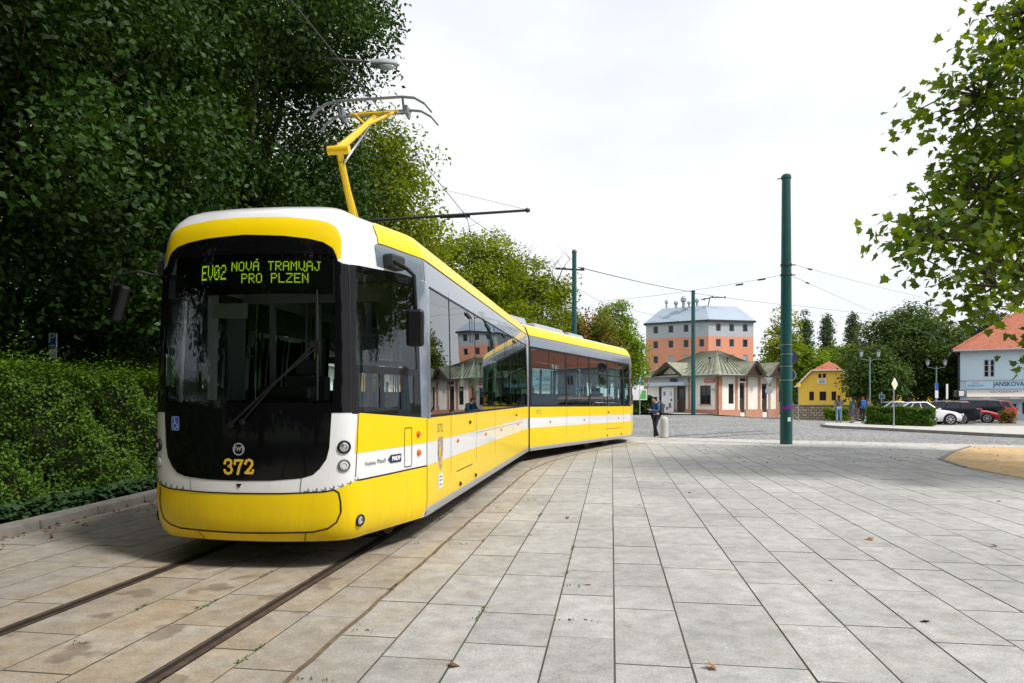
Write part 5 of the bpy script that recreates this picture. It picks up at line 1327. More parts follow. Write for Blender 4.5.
ring0 = [rel(p) for p in (Lf, K, Rt, Br, Bl)]; cen = sum(ring0, Vector()) / 5
eave = [p + (p - cen).normalized() * .4 + Vector((0, 0, EZB)) for p in ring0]
ks = (.80, .62, .62, .62, .80)
topr = [cen + (p - cen) * .70 + Vector((0, 0, 18.7)) for p in ring0]
mb = MB(); n = 5
mb.add(eave + topr + [p - Vector((0, 0, .35)) for p in eave], [(i, (i + 1) % n, n + (i + 1) % n, n + i) for i in range(n)] + [(5, 6, 7, 8, 9)] + [(10 + i, 10 + (i + 1) % n, (i + 1) % n, i) for i in range(n)] + [(14, 13, 12, 11, 10)])
rf = mb.build('roof', M['bluesheet'], blk)
mb = MB(); 
for i in range(n): mb.bar(eave[i] - Vector((0, 0, .2)), eave[(i + 1) % n] - Vector((0, 0, .2)), .25, .28)
mb.build('gutter', M['dark'], rf)
for (px, y0_, y1_, r_) in ((666.5, 305, 299.5, .35), (676, 305, 301, .5), (683.5, 305, 296, .62), (697, 304, 298, .45), (689, 304, 301, .4)):
    Z = 129; r_ *= .85; x = at(px, Z); z0_, z1_ = hz(y0_, Z) - .6, hz(y1_, Z); mb = MB(); p = Vector((x - cx, Z - cz, 0))
    mb.lathe([(r_ * .5, z0_), (r_ * .5, z0_ + (z1_ - z0_) * .5), (r_, z0_ + (z1_ - z0_) * .55), (r_, z0_ + (z1_ - z0_) * .8), (r_ * .3, z1_)], p, (0, 0, 1), 12); mb.build('roof_vent', M['polemetal'], rf)
mb = MB(); Z = 127; 
def rp(px, py): return Vector((at(px, Z) - cx, Z - cz, hz(py, Z)))
mb.tube([rp(708, 306), rp(710, 298)], .09, 6); mb.tube([rp(701, 299.5), rp(708, 298.5), rp(713, 296.2)], .10, 6); mb.tube([rp(712, 297.5), rp(725.5, 297.3)], .10, 6); mb.tube([rp(725, 296.3), rp(725.5, 298.4)], .12, 6); mb.tube([rp(704, 300.5), rp(704.5, 298)], .1, 6)
mb.build('aerial', M['dark'], rf)

class Facade:
    '''maps photo columns and rows onto a wall standing at (X0, Z0), turned by ang'''
    def __init__(s, X0, Z0, ang, g): s.X0, s.Z0, s.c, s.s, s.g = X0, Z0, math.cos(ang), math.sin(ang), g
    def u(s, px): r = (px - 512) / F; return (r * s.Z0 - s.X0) / (s.c - r * s.s)
    def z(s, py, px): return hz(py, s.Z0 + s.u(px) * s.s) - s.g
# ---- pale blue shop at the right
Zb = 56.0; bx = at(960, Zb); g0 = gz(bx, Zb)
shop = empty('shop_building', (bx, Zb, g0)); tag(shop, 'pale blue two storey shop with an orange tiled roof, lettered band and awning', 'building')
Wd = 15.0; HE = hz(350.3, Zb) - g0; A_ = R(-34); Mx = frame_at((0, 0, 0), (math.cos(A_), math.sin(A_))); FS = Facade(bx, Zb, A_, g0)
def bxp(px): return FS.u(px)
def bz(py, px=990): return FS.z(py, px)
op = [(bxp(983.8), bxp(989.0), bz(377), bz(359.5)), (bxp(990.0), bxp(994.6), bz(377), bz(359.5)), (bxp(1036), bxp(1041), bz(377), bz(359.5)), (bxp(1042), bxp(1047), bz(377), bz(359.5)), (bxp(1008), bxp(1018), .1, bz(402)), (bxp(1022), bxp(1062), .5, bz(402))]
mb = MB(); wall_open(mb, Wd, HE, op, -.6); xf(mb, Mx).build('wall', M['bluewall'], shop, fix=False)
mb = MB(); dd = Vector((0, 0)); 
P = [Mx @ Vector(v) for v in ((0, 0, 0), (0, 10.4, 0), (Wd, 10.4, 0), (Wd, 0, 0))]
for a, b in zip(P[:-1], P[1:]): mb.quad(a + Vector((0, 0, -.6)), b + Vector((0, 0, -.6)), b + Vector((0, 0, HE)), a + Vector((0, 0, HE)))
mb.build('wall', M['bluewall'], shop, fix=False)
for o in op[:4]: window(shop, Mx, *o, glass='winglass', fm='greywall', nx=1, nz=3, fr=.06)
door(shop, Mx, *op[4], m='bluewall'); window(shop, Mx, *op[5], glass='winglass', fm='grey', nx=3, nz=1)
mb = MB(); mb.box((Wd / 2, -.04, (bz(380.0) + bz(380.8)) / 2), (Wd, .10, .09)); xf(mb, Mx).build('cornice', M['greywall'], shop)
mb = MB(); mb.box((Wd / 2 + .2, -.06, (bz(381.2) + bz(388.8)) / 2), (Wd - .4, .06, bz(381.2) - bz(388.8))); sb = xf(mb, Mx).build('name_band', mat('band_blue', (.50, .72, .86), .5), shop)
ex = Mx.to_3x3() @ Vector((1, 0, 0))
def st(name, t, size, px, py, off, m, w, par, bold=0): return flat_text2(name, t, size, Mx @ Vector((bxp(px), off, bz(py))), ex, m, par, w, bold)
def flat_text2(name, t, size, org, ex, m, par, w, bold):
    vs, fs = text_mesh(t, size, bold); k = w / (max(v[0] for v in vs) - min(v[0] for v in vs)); mb = MB()
    ex = Vector(ex); mb.add([org + ex * v[0] * k + Vector((0, 0, v[1])) for v in vs], fs); return mb.build(name, m, par, fix=False)
st('band_letters', 'JANSKOVA', .50, 1008.5, 384.3, -.10, M['navy'], bxp(1024) - bxp(992.5), sb, .008)
scribble('band_letters', Mx @ Vector((bxp(975.5), -.10, bz(385.5))), ex, bxp(983) - bxp(968), .16, 13, M['navy'], sb, 5)
scribble('band_letters', Mx @ Vector((bxp(975.5), -.10, bz(383.0))), ex, bxp(979.5) - bxp(971.5), .10, 7, M['red'], sb, 6)
# awning: sloping canvas with a valance
a, b = bxp(967), bxp(1060); z1, z0_ = bz(389.6), bz(396.5); zv = bz(399)
mb = MB(); mb.add([(a, -.1, z1), (b, -.1, z1), (b, -1.1, z0_), (a, -1.1, z0_), (b, -1.1, zv), (a, -1.1, zv), (a, -.1, z1 - .04), (b, -.1, z1 - .04), (b, -1.06, z0_ - .04), (a, -1.06, z0_ - .04), (b, -1.06, zv), (a, -1.06, zv)],
                 [(0, 1, 2, 3), (3, 2, 4, 5), (6, 7, 8, 9), (9, 8, 10, 11), (0, 3, 9, 6), (1, 2, 8, 7)])
aw = xf(mb, Mx).build('awning', M['canvas'], shop, fix=False)
sl = Vector((0, -1.0, z0_ - z1)).normalized()
vs, fs = text_mesh('GLAZZIUM', .42); k = (bxp(1018) - bxp(990)) / (max(v[0] for v in vs) - min(v[0] for v in vs)); mb = MB()
mb.add([Mx @ (Vector((bxp(1004) + v[0] * k, -.45, z1 + (z0_ - z1) * .35)) + sl * (-v[1]) * 1.0 + Vector((0, -.01, .02))) for v in vs], fs); mb.build('awning_letters', M['grey'], aw, fix=False)
for px, w in ((975, 13), (1000, 15), (1027, 14)): scribble('valance_letters', Mx @ Vector((bxp(px), -1.115, bz(397.8))), ex, w / F * Zb, .10, 13, M['dark'], aw, px)
ovh = .5
c = [Mx @ Vector(v) for v in ((-ovh, -ovh, HE), (Wd + ovh, -ovh, HE), (Wd + ovh, 10.4 + ovh, HE), (-ovh, 10.4 + ovh, HE))]
hgt = 4.3; ra, rb = Mx @ Vector((5.4, 5.2, HE + hgt)), Mx @ Vector((Wd - 5.4, 5.2, HE + hgt))
mb = MB(); mb.add(c + [ra, rb] + [v - Vector((0, 0, .12)) for v in c], [(0, 1, 5, 4), (1, 2, 5), (2, 3, 4, 5), (3, 0, 4), (9, 8, 7, 6), (0, 6, 7, 1), (1, 7, 8, 2), (2, 8, 9, 3), (3, 9, 6, 0)]); rf = mb.build('roof', M['tile2'], shop)
mb = MB(); mb.tube([c[0], ra], .11, 8); mb.tube([ra, rb], .11, 8); mb.build('ridge_tiles', M['tile2'], rf)
mb = MB(); mb.tube([c[0] + Vector((0, -.06, -.08)), c[1] + Vector((0, -.06, -.08))], .075, 8); mb.build('gutter', M['polemetal'], shop)
mb = MB(); mb.tube([c[0] + Vector((.1, 0, -.1)), Mx @ Vector((-.10, -.08, HE - .5)), Mx @ Vector((-.10, -.08, -.4))], .06, 8); mb.build('downpipe', M['dark'], shop)
mb = MB(); mb.tube([Mx @ Vector((0, -.1, bz(391))), Mx @ Vector((-.1, -.7, bz(391)))], .04, 6); mb.box(Mx @ Vector((-.05, -.75, bz(393.4))), (.9, .10, .55)); hs = mb.build('hanging_sign', M['dark'], shop)
mb = MB(); mb.box(Mx @ Vector((.12, -.82, bz(393.4))), (.42, .02, .42)); mb.build('sign_face', M['signwhite'], hs)

# ---- yellow house
Zy = 76.0; yx = at(799, Zy); gy = gz(yx, Zy)
YA = R(-30); FY = Facade(yx, Zy, YA, gy)
yh = empty('yellow_house', (yx, Zy, gy), YA); tag(yh, 'small yellow house with an orange red tiled half hipped roof behind the stone wall', 'house')
def yp(px): return FY.u(px)
def yz(py): return FY.z(py, 820)
We = yp(855); ze = yz(384)
op = [(yp(809.3), yp(814), yz(400.5), yz(391.5)), (yp(819.5), yp(826.2), yz(400.5), yz(391.5)), (yp(831.5), yp(836.2), yz(400.5), yz(391.5))]
up_ = [(yp(818.5), yp(821.3), yz(377.7), yz(373.8)), (yp(822.8), yp(825.8), yz(377.7), yz(373.8))]
I4 = Matrix.Identity(4)
mb = MB(); wall_open(mb, We, ze, op, -.5); mb.build('wall', M['yellowwall'], yh, fix=False)
apx = (yp(800), yp(826), yp(846)); tp = [(0, ze), (We, ze), (yp(842), yz(371)), (yp(829), yz(370.5)), (yp(813), yz(371))]
mb = MB(); mb.add([(x, 0, z) for x, z in tp], [(0, 1, 2, 3, 4)]); mb.build('gable_wall', M['yellowwall'], yh, fix=False)
mb = MB(); mb.quad((0, 0, -.5), (0, 11, -.5), (0, 11, ze), (0, 0, ze)); mb.quad((We, 0, -.5), (We, 11, -.5), (We, 11, ze), (We, 0, ze)); mb.quad((0, 11, -.5), (We, 11, -.5), (We, 11, ze), (0, 11, ze)); mb.build('wall', M['yellowwall'], yh, fix=False)
for o in op: window(yh, I4, *o, glass='winglass', fm='wood', nx=2, fr=.07)
for o in up_: mb = MB(); mb.box(((o[0] + o[1]) / 2, -.02, (o[2] + o[3]) / 2), (o[1] - o[0], .05, o[3] - o[2])); w = mb.build('window', M['wood'], yh); mb = MB(); mb.box(((o[0] + o[1]) / 2, -.05, (o[2] + o[3]) / 2), ((o[1] - o[0]) * .7, .02, (o[3] - o[2]) * .8)); mb.build('pane', M['winglass'], w)
mb = MB(); mb.box(((yp(817.5) + yp(826.3)) / 2, -.06, (yz(378.6) + yz(383.6)) / 2), (yp(826.3) - yp(817.5), .05, yz(378.6) - yz(383.6))); s_ = mb.build('house_sign', M['signwhite'], yh)
for z_ in (379.9, 381.2, 382.4): mb = MB(); mb.box(((yp(817.5) + yp(826.3)) / 2, -.09, yz(z_)), ((yp(826.3) - yp(817.5)) * .7, .01, .06)); mb.build('sign_line', M['navy'], s_)
mb = MB(); e = .35
pk = (yp(818), yp(833)); zt = yz(362.5)
Lw_, Rw_ = (-e, ze - .25), (We + e, ze - .25)
pts = [(-e, -e, ze - .3), (yp(812), -e, yz(370.3)), (yp(842), -e, yz(370.3)), (We + e, -e, ze - .3), (yp(827), 1.9, yz(360.5)), (yp(827), 11.3, yz(360.5)), (-e, 11.3, ze - .3), (We + e, 11.3, ze - .3)]
mb.add(pts, [(0, 1, 4, 5, 6), (3, 7, 5, 4, 2), (1, 2, 4)]); mb.add([(p[0], p[1], p[2] - .12) for p in pts], [(0, 1, 4, 5, 6), (3, 7, 5, 4, 2), (1, 2, 4)]); 
yr = mb.build('roof', M['tile'], yh, fix=False)
mb = MB(); [mb.bar(pts[a], pts[b], .10, .14) for a, b in ((0, 1), (1, 2), (2, 3), (0, 6))]; mb.build('eaves_board', M['stucco'], yr)
mb = MB(); mb.extrude([(yp(818), yz(369.0)), (yp(826), yz(369.0)), (yp(822), yz(367.2))], (0, .2, 0), (1, 0, 0), (0, 0, 1), (0, 1, 0), .6); mb.build('roof_dormer', M['wood'], yr)
# ---- second yellow building, glimpsed under the dark trees
Zs = 74; sx = at(868, Zs)
y2 = empty('yellow_outbuilding', (sx, Zs, gz(sx, Zs))); tag(y2, 'long yellow wall glimpsed under the dark trees behind the parked cars', 'building')
mb = MB(); mb.box((5.8, 2, 1.5), (12, 4, 3.4)); mb.build('wall', M['yellowwall'], y2)
mb = MB(); mb.extrude([(-.4, 3.2), (12, 3.2), (12, 3.4), (-.4, 3.4)], (0, -.4, 0), (1, 0, 0), (0, 0, 1), (0, 1, 0), 4.8); mb.add([(-.4, -.4, 3.4), (12, -.4, 3.4), (12, 2, 4.6), (-.4, 2, 4.6), (12, 4.4, 3.4), (-.4, 4.4, 3.4)], [(0, 1, 2, 3), (3, 2, 4, 5), (0, 3, 5), (1, 4, 2)]); mb.build('roof', M['tile'], y2)
for x in (1.5, 4.5, 7.5): mb = MB(); mb.box((x, -.02, 1.6), (.9, .06, 1.2)); mb.build('window', M['wood'], y2)
# ---- rubble stone wall
Zw = 58.0; a, b = Vector((at(789, 60), 60)), Vector((at(882, 57), 57)); L_ = (b - a).length
sw = empty('stone_wall', (a.x, a.y, gz(a.x, a.y)), math.atan2((b - a).y, (b - a).x)); tag(sw, 'low brown rubble stone wall in front of the yellow house', 'wall')
mb = MB(); mb.box((L_ / 2, .2, .45), (L_, .4, 1.35)); mb.build('masonry', M['stonewall'], sw)
mb = MB(); mb.box((L_ / 2, .2, 1.17), (L_ + .1, .52, .09)); mb.build('coping', M['kerb'], sw)
# ---- pale building glimpsed behind the left hedge
hb = empty('pale_building', (-30, 42, 0)); tag(hb, 'pale white building barely seen through the trees behind the left hedge', 'building')
Mx = frame_at((0, 0, 0), (1, 0)); op = [(x, x + 1.2, 1.2, 2.8) for x in (1.5, 4.5, 7.5, 10.5, 13.5)]
mb = MB(); wall_open(mb, 16, 4.2, op, -.3); mb.build('wall', M['swhite'], hb, fix=False)
for o in op: window(hb, Mx, *o)
mb = MB(); mb.box((8, 3, 2), (15.9, 5.6, 4.3)); mb.build('rear_wall', M['swhite'], hb)
mb = MB(); mb.add([(-.5, -.5, 4.2), (16.5, -.5, 4.2), (16.5, 3, 6.2), (-.5, 3, 6.2), (16.5, 6.5, 4.2), (-.5, 6.5, 4.2)], [(0, 1, 2, 3), (3, 2, 4, 5), (0, 3, 5), (1, 4, 2)]); mb.build('roof', M['dark'], hb)
# ================================================================== POLES, WIRES, SIGNS
def mast(px, py_base, ytop, w0, w1, Z=None, label='', group='green masts of the overhead line'):
    Z = Z or EYE * F / (py_base - HOR); x = at(px, Z); g = gz(x, Z) - (.10 if Z > 27 else 0); H = hz(ytop, Z) - g
    o = empty('green_pole', (x, Z, g)); tag(o, label, 'pole', group)
    r0, r1 = w0 / F * Z / 2, w1 / F * Z / 2
    mb = MB(); mb.lathe([(r0, -.1), (r0, H * .165), (r0 * .97, H * .17), (r0 * .96, H * .34), (r0 * .92, H * .345), ((r0 + r1) / 2, H * .6), (r1, H - .02)], (0, 0, 0), (0, 0, 1), 24); mb.build('shaft', M['polegreen'], o, smooth='auto')
    mb = MB(); mb.lathe([(r1 * 1.15, H - .05), (r1 * 1.15, H + .04), (r1 * .8, H + .10), (.01, H + .13)], (0, 0, 0), (0, 0, 1), 16); mb.build('cap', M['polegreen'], o, smooth='auto')
    return o, x, Z, g, H, r0, r1
o, x, Z, g, H, r0, r1 = mast(786.2, 444.2, 177.5, 11.8, 8.4, label='tall dark green pole alone on the square with a purple scrawl on it')
for z_ in (2.10, 2.55, 2.95, 3.25):
    mb = MB(); mb.lathe([(r0 * 1.0, z_ - .008), (r0 * 1.03, z_ - .006), (r0 * 1.03, z_ + .006), (r0, z_ + .008)], (0, 0, 0), (0, 0, 1), 24); mb.build('strap', M['lgrey'], o)
mb = MB(); rr = random.Random(2); prev = None
for k in range(15):
    a = R(-150 + k * 8.2); rad = r0 * 1.035; p = Vector((math.cos(a) * rad, math.sin(a) * rad, 1.16 + (.09 if k % 2 else -.09) * rr.uniform(.3, 1.2) + k * .008))
    if prev is not None: mb.bar(prev, p, .020, .014, up=(math.cos(a), math.sin(a), 0))
    prev = p
mb.build('graffiti', mat('purple_paint', (.28, .03, .38), .5), o)
mb = MB(); a = R(-85); mb.box((math.cos(a) * r0 * 1.03, math.sin(a) * r0 * 1.03, .82), (.10, .02, .13), rz=a + R(90)); mb.build('sticker', M['signwhite'], o)
for z_ in (hz(275, Z), hz(265, Z)):
    mb = MB(); mb.lathe([(r1 * 1.25, z_ - .04), (r1 * 1.32, z_ - .03), (r1 * 1.32, z_ + .03), (r1 * 1.25, z_ + .04)], (0, 0, 0), (0, 0, 1), 16); mb.bar((0, 0, z_), (.30, -.02, z_), .03, .03); mb.build('clamp', M['dark'], o)
mb = MB(); mb.bar((-.3, -.02, H - .06), (0, 0, H), .03, .03); mb.build('top_hook', M['dark'], o)
PA = (x, Z)
o2, x2, Z2, g2, H2, _, _ = mast(574.3, 443, 252, 5.0, 4.4, Z=34, label='dark green pole rising behind the rear car of the tram')
mb = MB(); mb.tube([(-.95, 0, hz(266.5, 34)), (.5, 0, hz(268, 34))], .045, 8); [mb.lathe([(.03, -.1), (.08, -.05), (.03, 0), (.08, .05), (.03, .1)], (xx, 0, hz(266.5, 34)), (1, 0, 0), 8) for xx in (-.8, -.5, .4)]; mb.build('cross_arm', M['dark'], o2)
o3, x3, Z3, g3, H3, _, _ = mast(693.2, 413, 291.5, 4.6, 3.6, Z=62, label='dark green pole standing in front of the corner building')
# mast of the cantilever, hidden in the trees at the left, with the street lamp
cm = empty('overhead_line_mast', (-7.2, 16.4, 0)); tag(cm, 'green mast in the leaves carrying the long dark bracket and a street lamp', 'pole')
mb = MB(); mb.lathe([(.13, -.1), (.12, 3), (.10, 9.6), (.02, 9.65)], (0, 0, 0), (0, 0, 1), 16); mb.build('shaft', M['polegreen'], cm, smooth='auto')
def pt(px, py, Z): return Vector((at(px, Z) + 7.2, Z - 16.4, hz(py, Z)))
mb = MB(); mb.tube([(0, 0, hz(231, 16.4)), pt(395, 219, 15.8), pt(526, 210.4, 15.2)], [.045, .035, .03], 8); mb.tube([pt(440, 217.5, 15.6), pt(470, 216.5, 15.45)], .022, 6); mb.lathe([(.03, -.06), (.06, 0), (.03, .06)], pt(527.5, 210.2, 15.2), (1, 0, 0), 8); mb.build('bracket_arm', M['dark'], cm)
mb = MB(); mb.tube([(0, 0, 9.3), (1.0, .1, 9.72), (2.4, .3, 9.85), (3.6, .5, 9.85)], .03, 8); mb.build('lamp_arm', M['dark'], cm, smooth=True)
mb = MB(); lp_ = pt(385, 64.5, 17); 
mb.lathe([(.02, -.36), (.09, -.33), (.135, -.1), (.14, .1), (.11, .28), (.02, .36)], lp_, (1, .1, 0), 14); mb.v = [(v[0], v[1], lp_.z + (v[2] - lp_.z) * (1.0 if v[2] > lp_.z else .25)) for v in mb.v]; lh = mb.build('lamp_head', M['lgrey'], cm, smooth='auto')
mb = MB(); mb.lathe([(.02, .02), (.10, .01), (.115, -.04), (.06, -.10), (.01, -.12)], lp_ + Vector((.03, 0, -.03)), (0, 0, 1), 14); mb.v = [(lp_.x + .03 + (v[0] - lp_.x - .03) * 2.1, v[1], v[2]) for v in mb.v]; mb.build('lamp_glass', mat('lamp_bowl', (.45, .47, .48), .2, coat=1), lh, smooth=True)
# wires ------------------------------------------------------------------------
def wire(name, pts, r, label, sag=0, m='dark', group=None):
    mb = MB(); P = []
    pts = [Vector(p) for p in pts]
    for i in range(len(pts) - 1):
        for k in range(8):
            t = k / 8; p = pts[i].lerp(pts[i + 1], t); p.z -= sag * 4 * t * (1 - t); P.append(p)
    P.append(pts[-1]); mb.tube(P, r, 5); o = mb.build(name, M[m], None, smooth=True); return tag(o, label, 'wire', group)
def W3(px, py, Z): return Vector((at(px, Z), Z, hz(py, Z)))
def wcl(Z, z=5.62): t = (Z - NOSE[1]) / math.cos(TH); return Vector((NOSE[0] + math.sin(TH) * t, Z, z))
wire('contact_wire', [wcl(-14), wcl(0), wcl(9.4), wcl(15.3, 5.62)], .0075, 'black contact wire running from the top left over the pantograph to the bracket', 0)
wire('contact_wire', [wcl(15.3, 5.62), Vector((3.74, 29, 5.6)), W3(720, 330, 46)], .006, 'thin contact wire curving on beyond the bracket above the rear car', .05)
wire('span_wire', [W3(528, 210, 15.2), W3(470, 196, 17), W3(395, 178, 20)], .004, 'very thin stay wire running back from the tip of the bracket', 0)
wire('feeder_wire', [W3(578, 267, 34), W3(693, 292, 62)], .022, 'thin dark cable from behind the rear car to the pole by the corner building', .10)
wire('feeder_wire', [W3(693, 293, 62), W3(800, 306, 80), W3(960, 323, 110)], .018, 'thin cable continuing to the right past the tall pole toward the treetops', .1, 'grey')
ins = lambda p, d, n_, lab: tag((lambda mb: (mb.lathe([(.01, -.16), (.03, -.12), (.03, .12), (.01, .16)], p, d, 8), mb.build('insulator', M['dark']))[1])(MB()), lab, 'insulator', 'insulators on the span wires of the tall green pole')
sA = Vector((PA[0] - .13, PA[1], hz(275, PA[1]))); sB = Vector((3.74, 29, 5.62))
wire('span_wire', [sA, sB], .006, 'thin span wire running left from the clamp of the tall pole on the square', .10, 'grey')
dAB = (sB - sA).normalized()
ins(sA + dAB * .75 - Vector((0, 0, .05)), dAB, 0, 'black insulator close to the left side of the tall green pole'); ins(sA + dAB * 1.6 - Vector((0, 0, .12)), dAB, 0, 'black insulator farther out on the left span wire of the tall green pole')
sC = Vector((PA[0] + .2, PA[1], hz(276, PA[1]))); sD = Vector((34, 52, 5.6)); dCD = (sD - sC).normalized()
wire('span_wire', [sC, sD], .006, 'thin span wire running right from the clamp of the tall pole on the square', .15, 'grey')
ins(sC + dCD * 1.6 - Vector((0, 0, .03)), dCD, 0, 'black insulator on the lower right span wire of the tall green pole')
sE = Vector((PA[0] + .3, PA[1], hz(265, PA[1]))); sF = Vector((30, 40, 6.2)); dEF = (sF - sE).normalized()
wire('span_wire', [sE, sF], .006, 'thin upper span wire running right from the tall pole on the square', .15, 'grey')
ins(sE + dEF * 1.0 - Vector((0, 0, .03)), dEF, 0, 'black insulator on the upper right span wire of the tall green pole')

# bollard ------------------------------------------------------------------------
Zb_ = 26.2
for _ in range(8): Zb_ = edge_pt(at(664.3, Zb_)) - .22
bo = empty('bollard', (at(664.3, Zb_), Zb_, 0)); tag(bo, 'pale granite bollard with a rounded top beside the person reading a phone', 'bollard')
mb = MB(); mb.lathe([(.155, 0), (.15, .04), (.145, .62), (.14, .70), (.11, .77), (.06, .805), (.01, .815)], (0, 0, 0), (0, 0, 1), 24); mb.build('post', M['concrete'], bo, smooth='auto')
mb = MB(); mb.lathe([(.17, -.02), (.17, .03), (.15, .035)], (0, 0, 0), (0, 0, 1), 24); mb.build('foot', M['kerb'], bo, smooth='auto')

def sign_post(x, y, H, name, label, cat='sign', r=.03, g=None):
    g = gz(x, y) if g is None else g
    o = empty(name, (x, y, g)); tag(o, label, cat); mb = MB(); mb.lathe([(r * 1.6, -.1), (r * 1.6, .15), (r, .2), (r, H)], (0, 0, 0), (0, 0, 1), 10); mb.build('post', M['polemetal'], o, smooth='auto'); return o, g
def plate(o, poly, z, m, back='polemetal', y=-.05, name='sign_plate', rz=0, extra=()):
    Mx = Matrix.Rotation(rz, 4, 'Z')
    mb = MB(); mb.extrude(poly, (0, y, z), (1, 0, 0), (0, 0, 1), (0, 1, 0), .02); p = xf(mb, Mx).build(name, M[back], o)
    for i, (pl_, mm) in enumerate(((poly, m),) + tuple(extra)):
        k = .90 if i == 0 and back != m else 1
        mb = MB(); mb.extrude([(a * k, b * k) for a, b in pl_], (0, y - .004 - .003 * i, z), (1, 0, 0), (0, 0, 1), (0, 1, 0), .003); xf(mb, Mx).build('sign_face' if i == 0 else 'sign_symbol', M[mm], p)
    return p
def sq(w, h): return [(-w / 2, -h / 2), (w / 2, -h / 2), (w / 2, h / 2), (-w / 2, h / 2)]
def circ(r, n=20): return [(r * math.cos(2 * math.pi * i / n), r * math.sin(2 * math.pi * i / n)) for i in range(n)]
M['signpale'] = mat('pale_yellow_sign', (.72, .62, .20), .4); M['signyellow'] = mat('sign_yellow', (.75, .50, .02), .4); M['signgreen'] = mat('poster_green', (.12, .45, .10), .5)
# priority sign on the island
Zp = 36.8; px_ = at(893.8, Zp); o, g = sign_post(px_, Zp, hz(378, Zp) - gz(px_, Zp), 'priority_sign', 'white and yellow diamond priority sign on a post at the edge of the island')
zc = hz(384, Zp) - g; d_ = .33; plate(o, [(-d_, 0), (0, -d_), (d_, 0), (0, d_)], zc, 'signwhite', back='signwhite', rz=R(36), extra=(([(-d_ * .6, 0), (0, -d_ * .6), (d_ * .6, 0), (0, d_ * .6)], 'signpale'),))
# parking sign beside the far side of the hedge on the left
Zq = 11.0; qx = at(54.5, Zq); o, g = sign_post(qx, Zq, hz(333, Zq), 'parking_sign', 'blue parking sign with a white P sticking up above the left hedge')
w_ = 8.0 / F * Zq; h_ = 14.5 / F * Zq; zc = hz(340.5, Zq); pp = plate(o, sq(w_, h_), zc, 'blue', back='signwhite')
vs, fs = text_mesh('P', .22, .004); mb = MB(); mb.add([(v[0], -.068, zc + .03 + v[1]) for v in vs], fs); mb.build('letter', M['signwhite'], pp, fix=False)
mb = MB(); mb.box((0, -.06, zc - h_ * .36), (w_ * .6, .006, .018)); mb.build('sign_line', M['signwhite'], pp)
plate(o, sq(w_ * .9, 10 / F * Zq), hz(354, Zq), 'signwhite', back='lgrey', name='supplementary_plate')
# sign with blue plate left of the corner building
Zr = 60.0; qx = at(639.8, Zr); o, g = sign_post(qx, Zr, hz(374, Zr), 'information_sign', 'blue square sign on a post by the road left of the corner building', g=0.0)
plate(o, sq(6.2 / F * Zr, 8 / F * Zr), hz(379.7, Zr), 'blue', back='signwhite', extra=(([(-.10, -.18), (.02, -.18), (.10, .2), (-.02, .2)], 'signwhite'),))
Zt = 64.0; tx = at(640, Zt); o, g = sign_post(tx, Zt, hz(389, Zt), 'poster_stand', 'white and green poster board at the road left of the corner building', 'poster', g=0.0)
plate(o, sq(14 / F * Zt, 11 / F * Zt), hz(394.5, Zt), 'signwhite', back='signwhite', extra=(([(-.1, -.42), (.55, -.42), (.55, .40), (.2, .40)], 'signgreen'),), name='board')
# back of round signs behind the tall pole
Zu = 30.0; ux = at(789.8, Zu); o, g = sign_post(ux, Zu, hz(347, Zu) + .1, 'road_sign', 'grey backs of round road signs peeking out from behind the tall green pole', g=-.10)
plate(o, circ(.32), hz(357.5, Zu) + .1, 'navy', back='dark'); plate(o, circ(.26), hz(375, Zu) + .1, 'navy')  # sign backs coloured dark navy, their shade put into the colour
Zv = 56.0; ux = at(768.6, Zv); o, g = sign_post(ux, Zv, hz(372, Zv) + .1, 'road_sign', 'grey back of a triangle sign above a round one in front of the corner building', g=-.15)
plate(o, [(-.33, .28), (0, -.32), (.33, .28)], hz(379, Zv), 'polemetal'); plate(o, circ(.30), hz(389, Zv), 'polemetal')
Zw_ = 50.0; ux = at(798.5, Zw_); o, g = sign_post(ux, Zw_, hz(384, Zw_) + .1, 'yellow_sign', 'round yellow sign at the right side of the tall green pole')
plate(o, circ(.17), hz(385, Zw_) - g, 'signyellow')
# banners and small signs by the car park
for px, y0_, y1_, Zx, lab in ((936.3, 383, 398, 47, 'narrow blue and white banner on a pole behind the white car'), (946.7, 384, 399, 48, 'narrow grey blue banner on a pole behind the black estate car')):
    bx_ = at(px, Zx); o, g = sign_post(bx_, Zx, hz(y0_, Zx) - gz(bx_, Zx), 'banner', lab, 'banner')
    hh = (y1_ - y0_) / F * Zx; ww = (3.2 if px < 940 else 2.0) / F * Zx; plate(o, sq(ww, hh), hz((y0_ + y1_) / 2, Zx) - g, 'signwhite', back='signwhite', extra=(([(-ww / 2, 0), (ww / 2, 0), (ww / 2, hh / 2), (-ww / 2, hh / 2)], 'blue'),) if px < 940 else ())
Zx = 52; bx_ = at(881.5, Zx); o, g = sign_post(bx_, Zx, hz(392, Zx) - gz(bx_, Zx), 'street_sign', 'small turquoise street sign under the dark tree right of the lantern')
plate(o, sq(.42, .36), hz(396.5, Zx) - g, 'polegreen', back='lgrey')
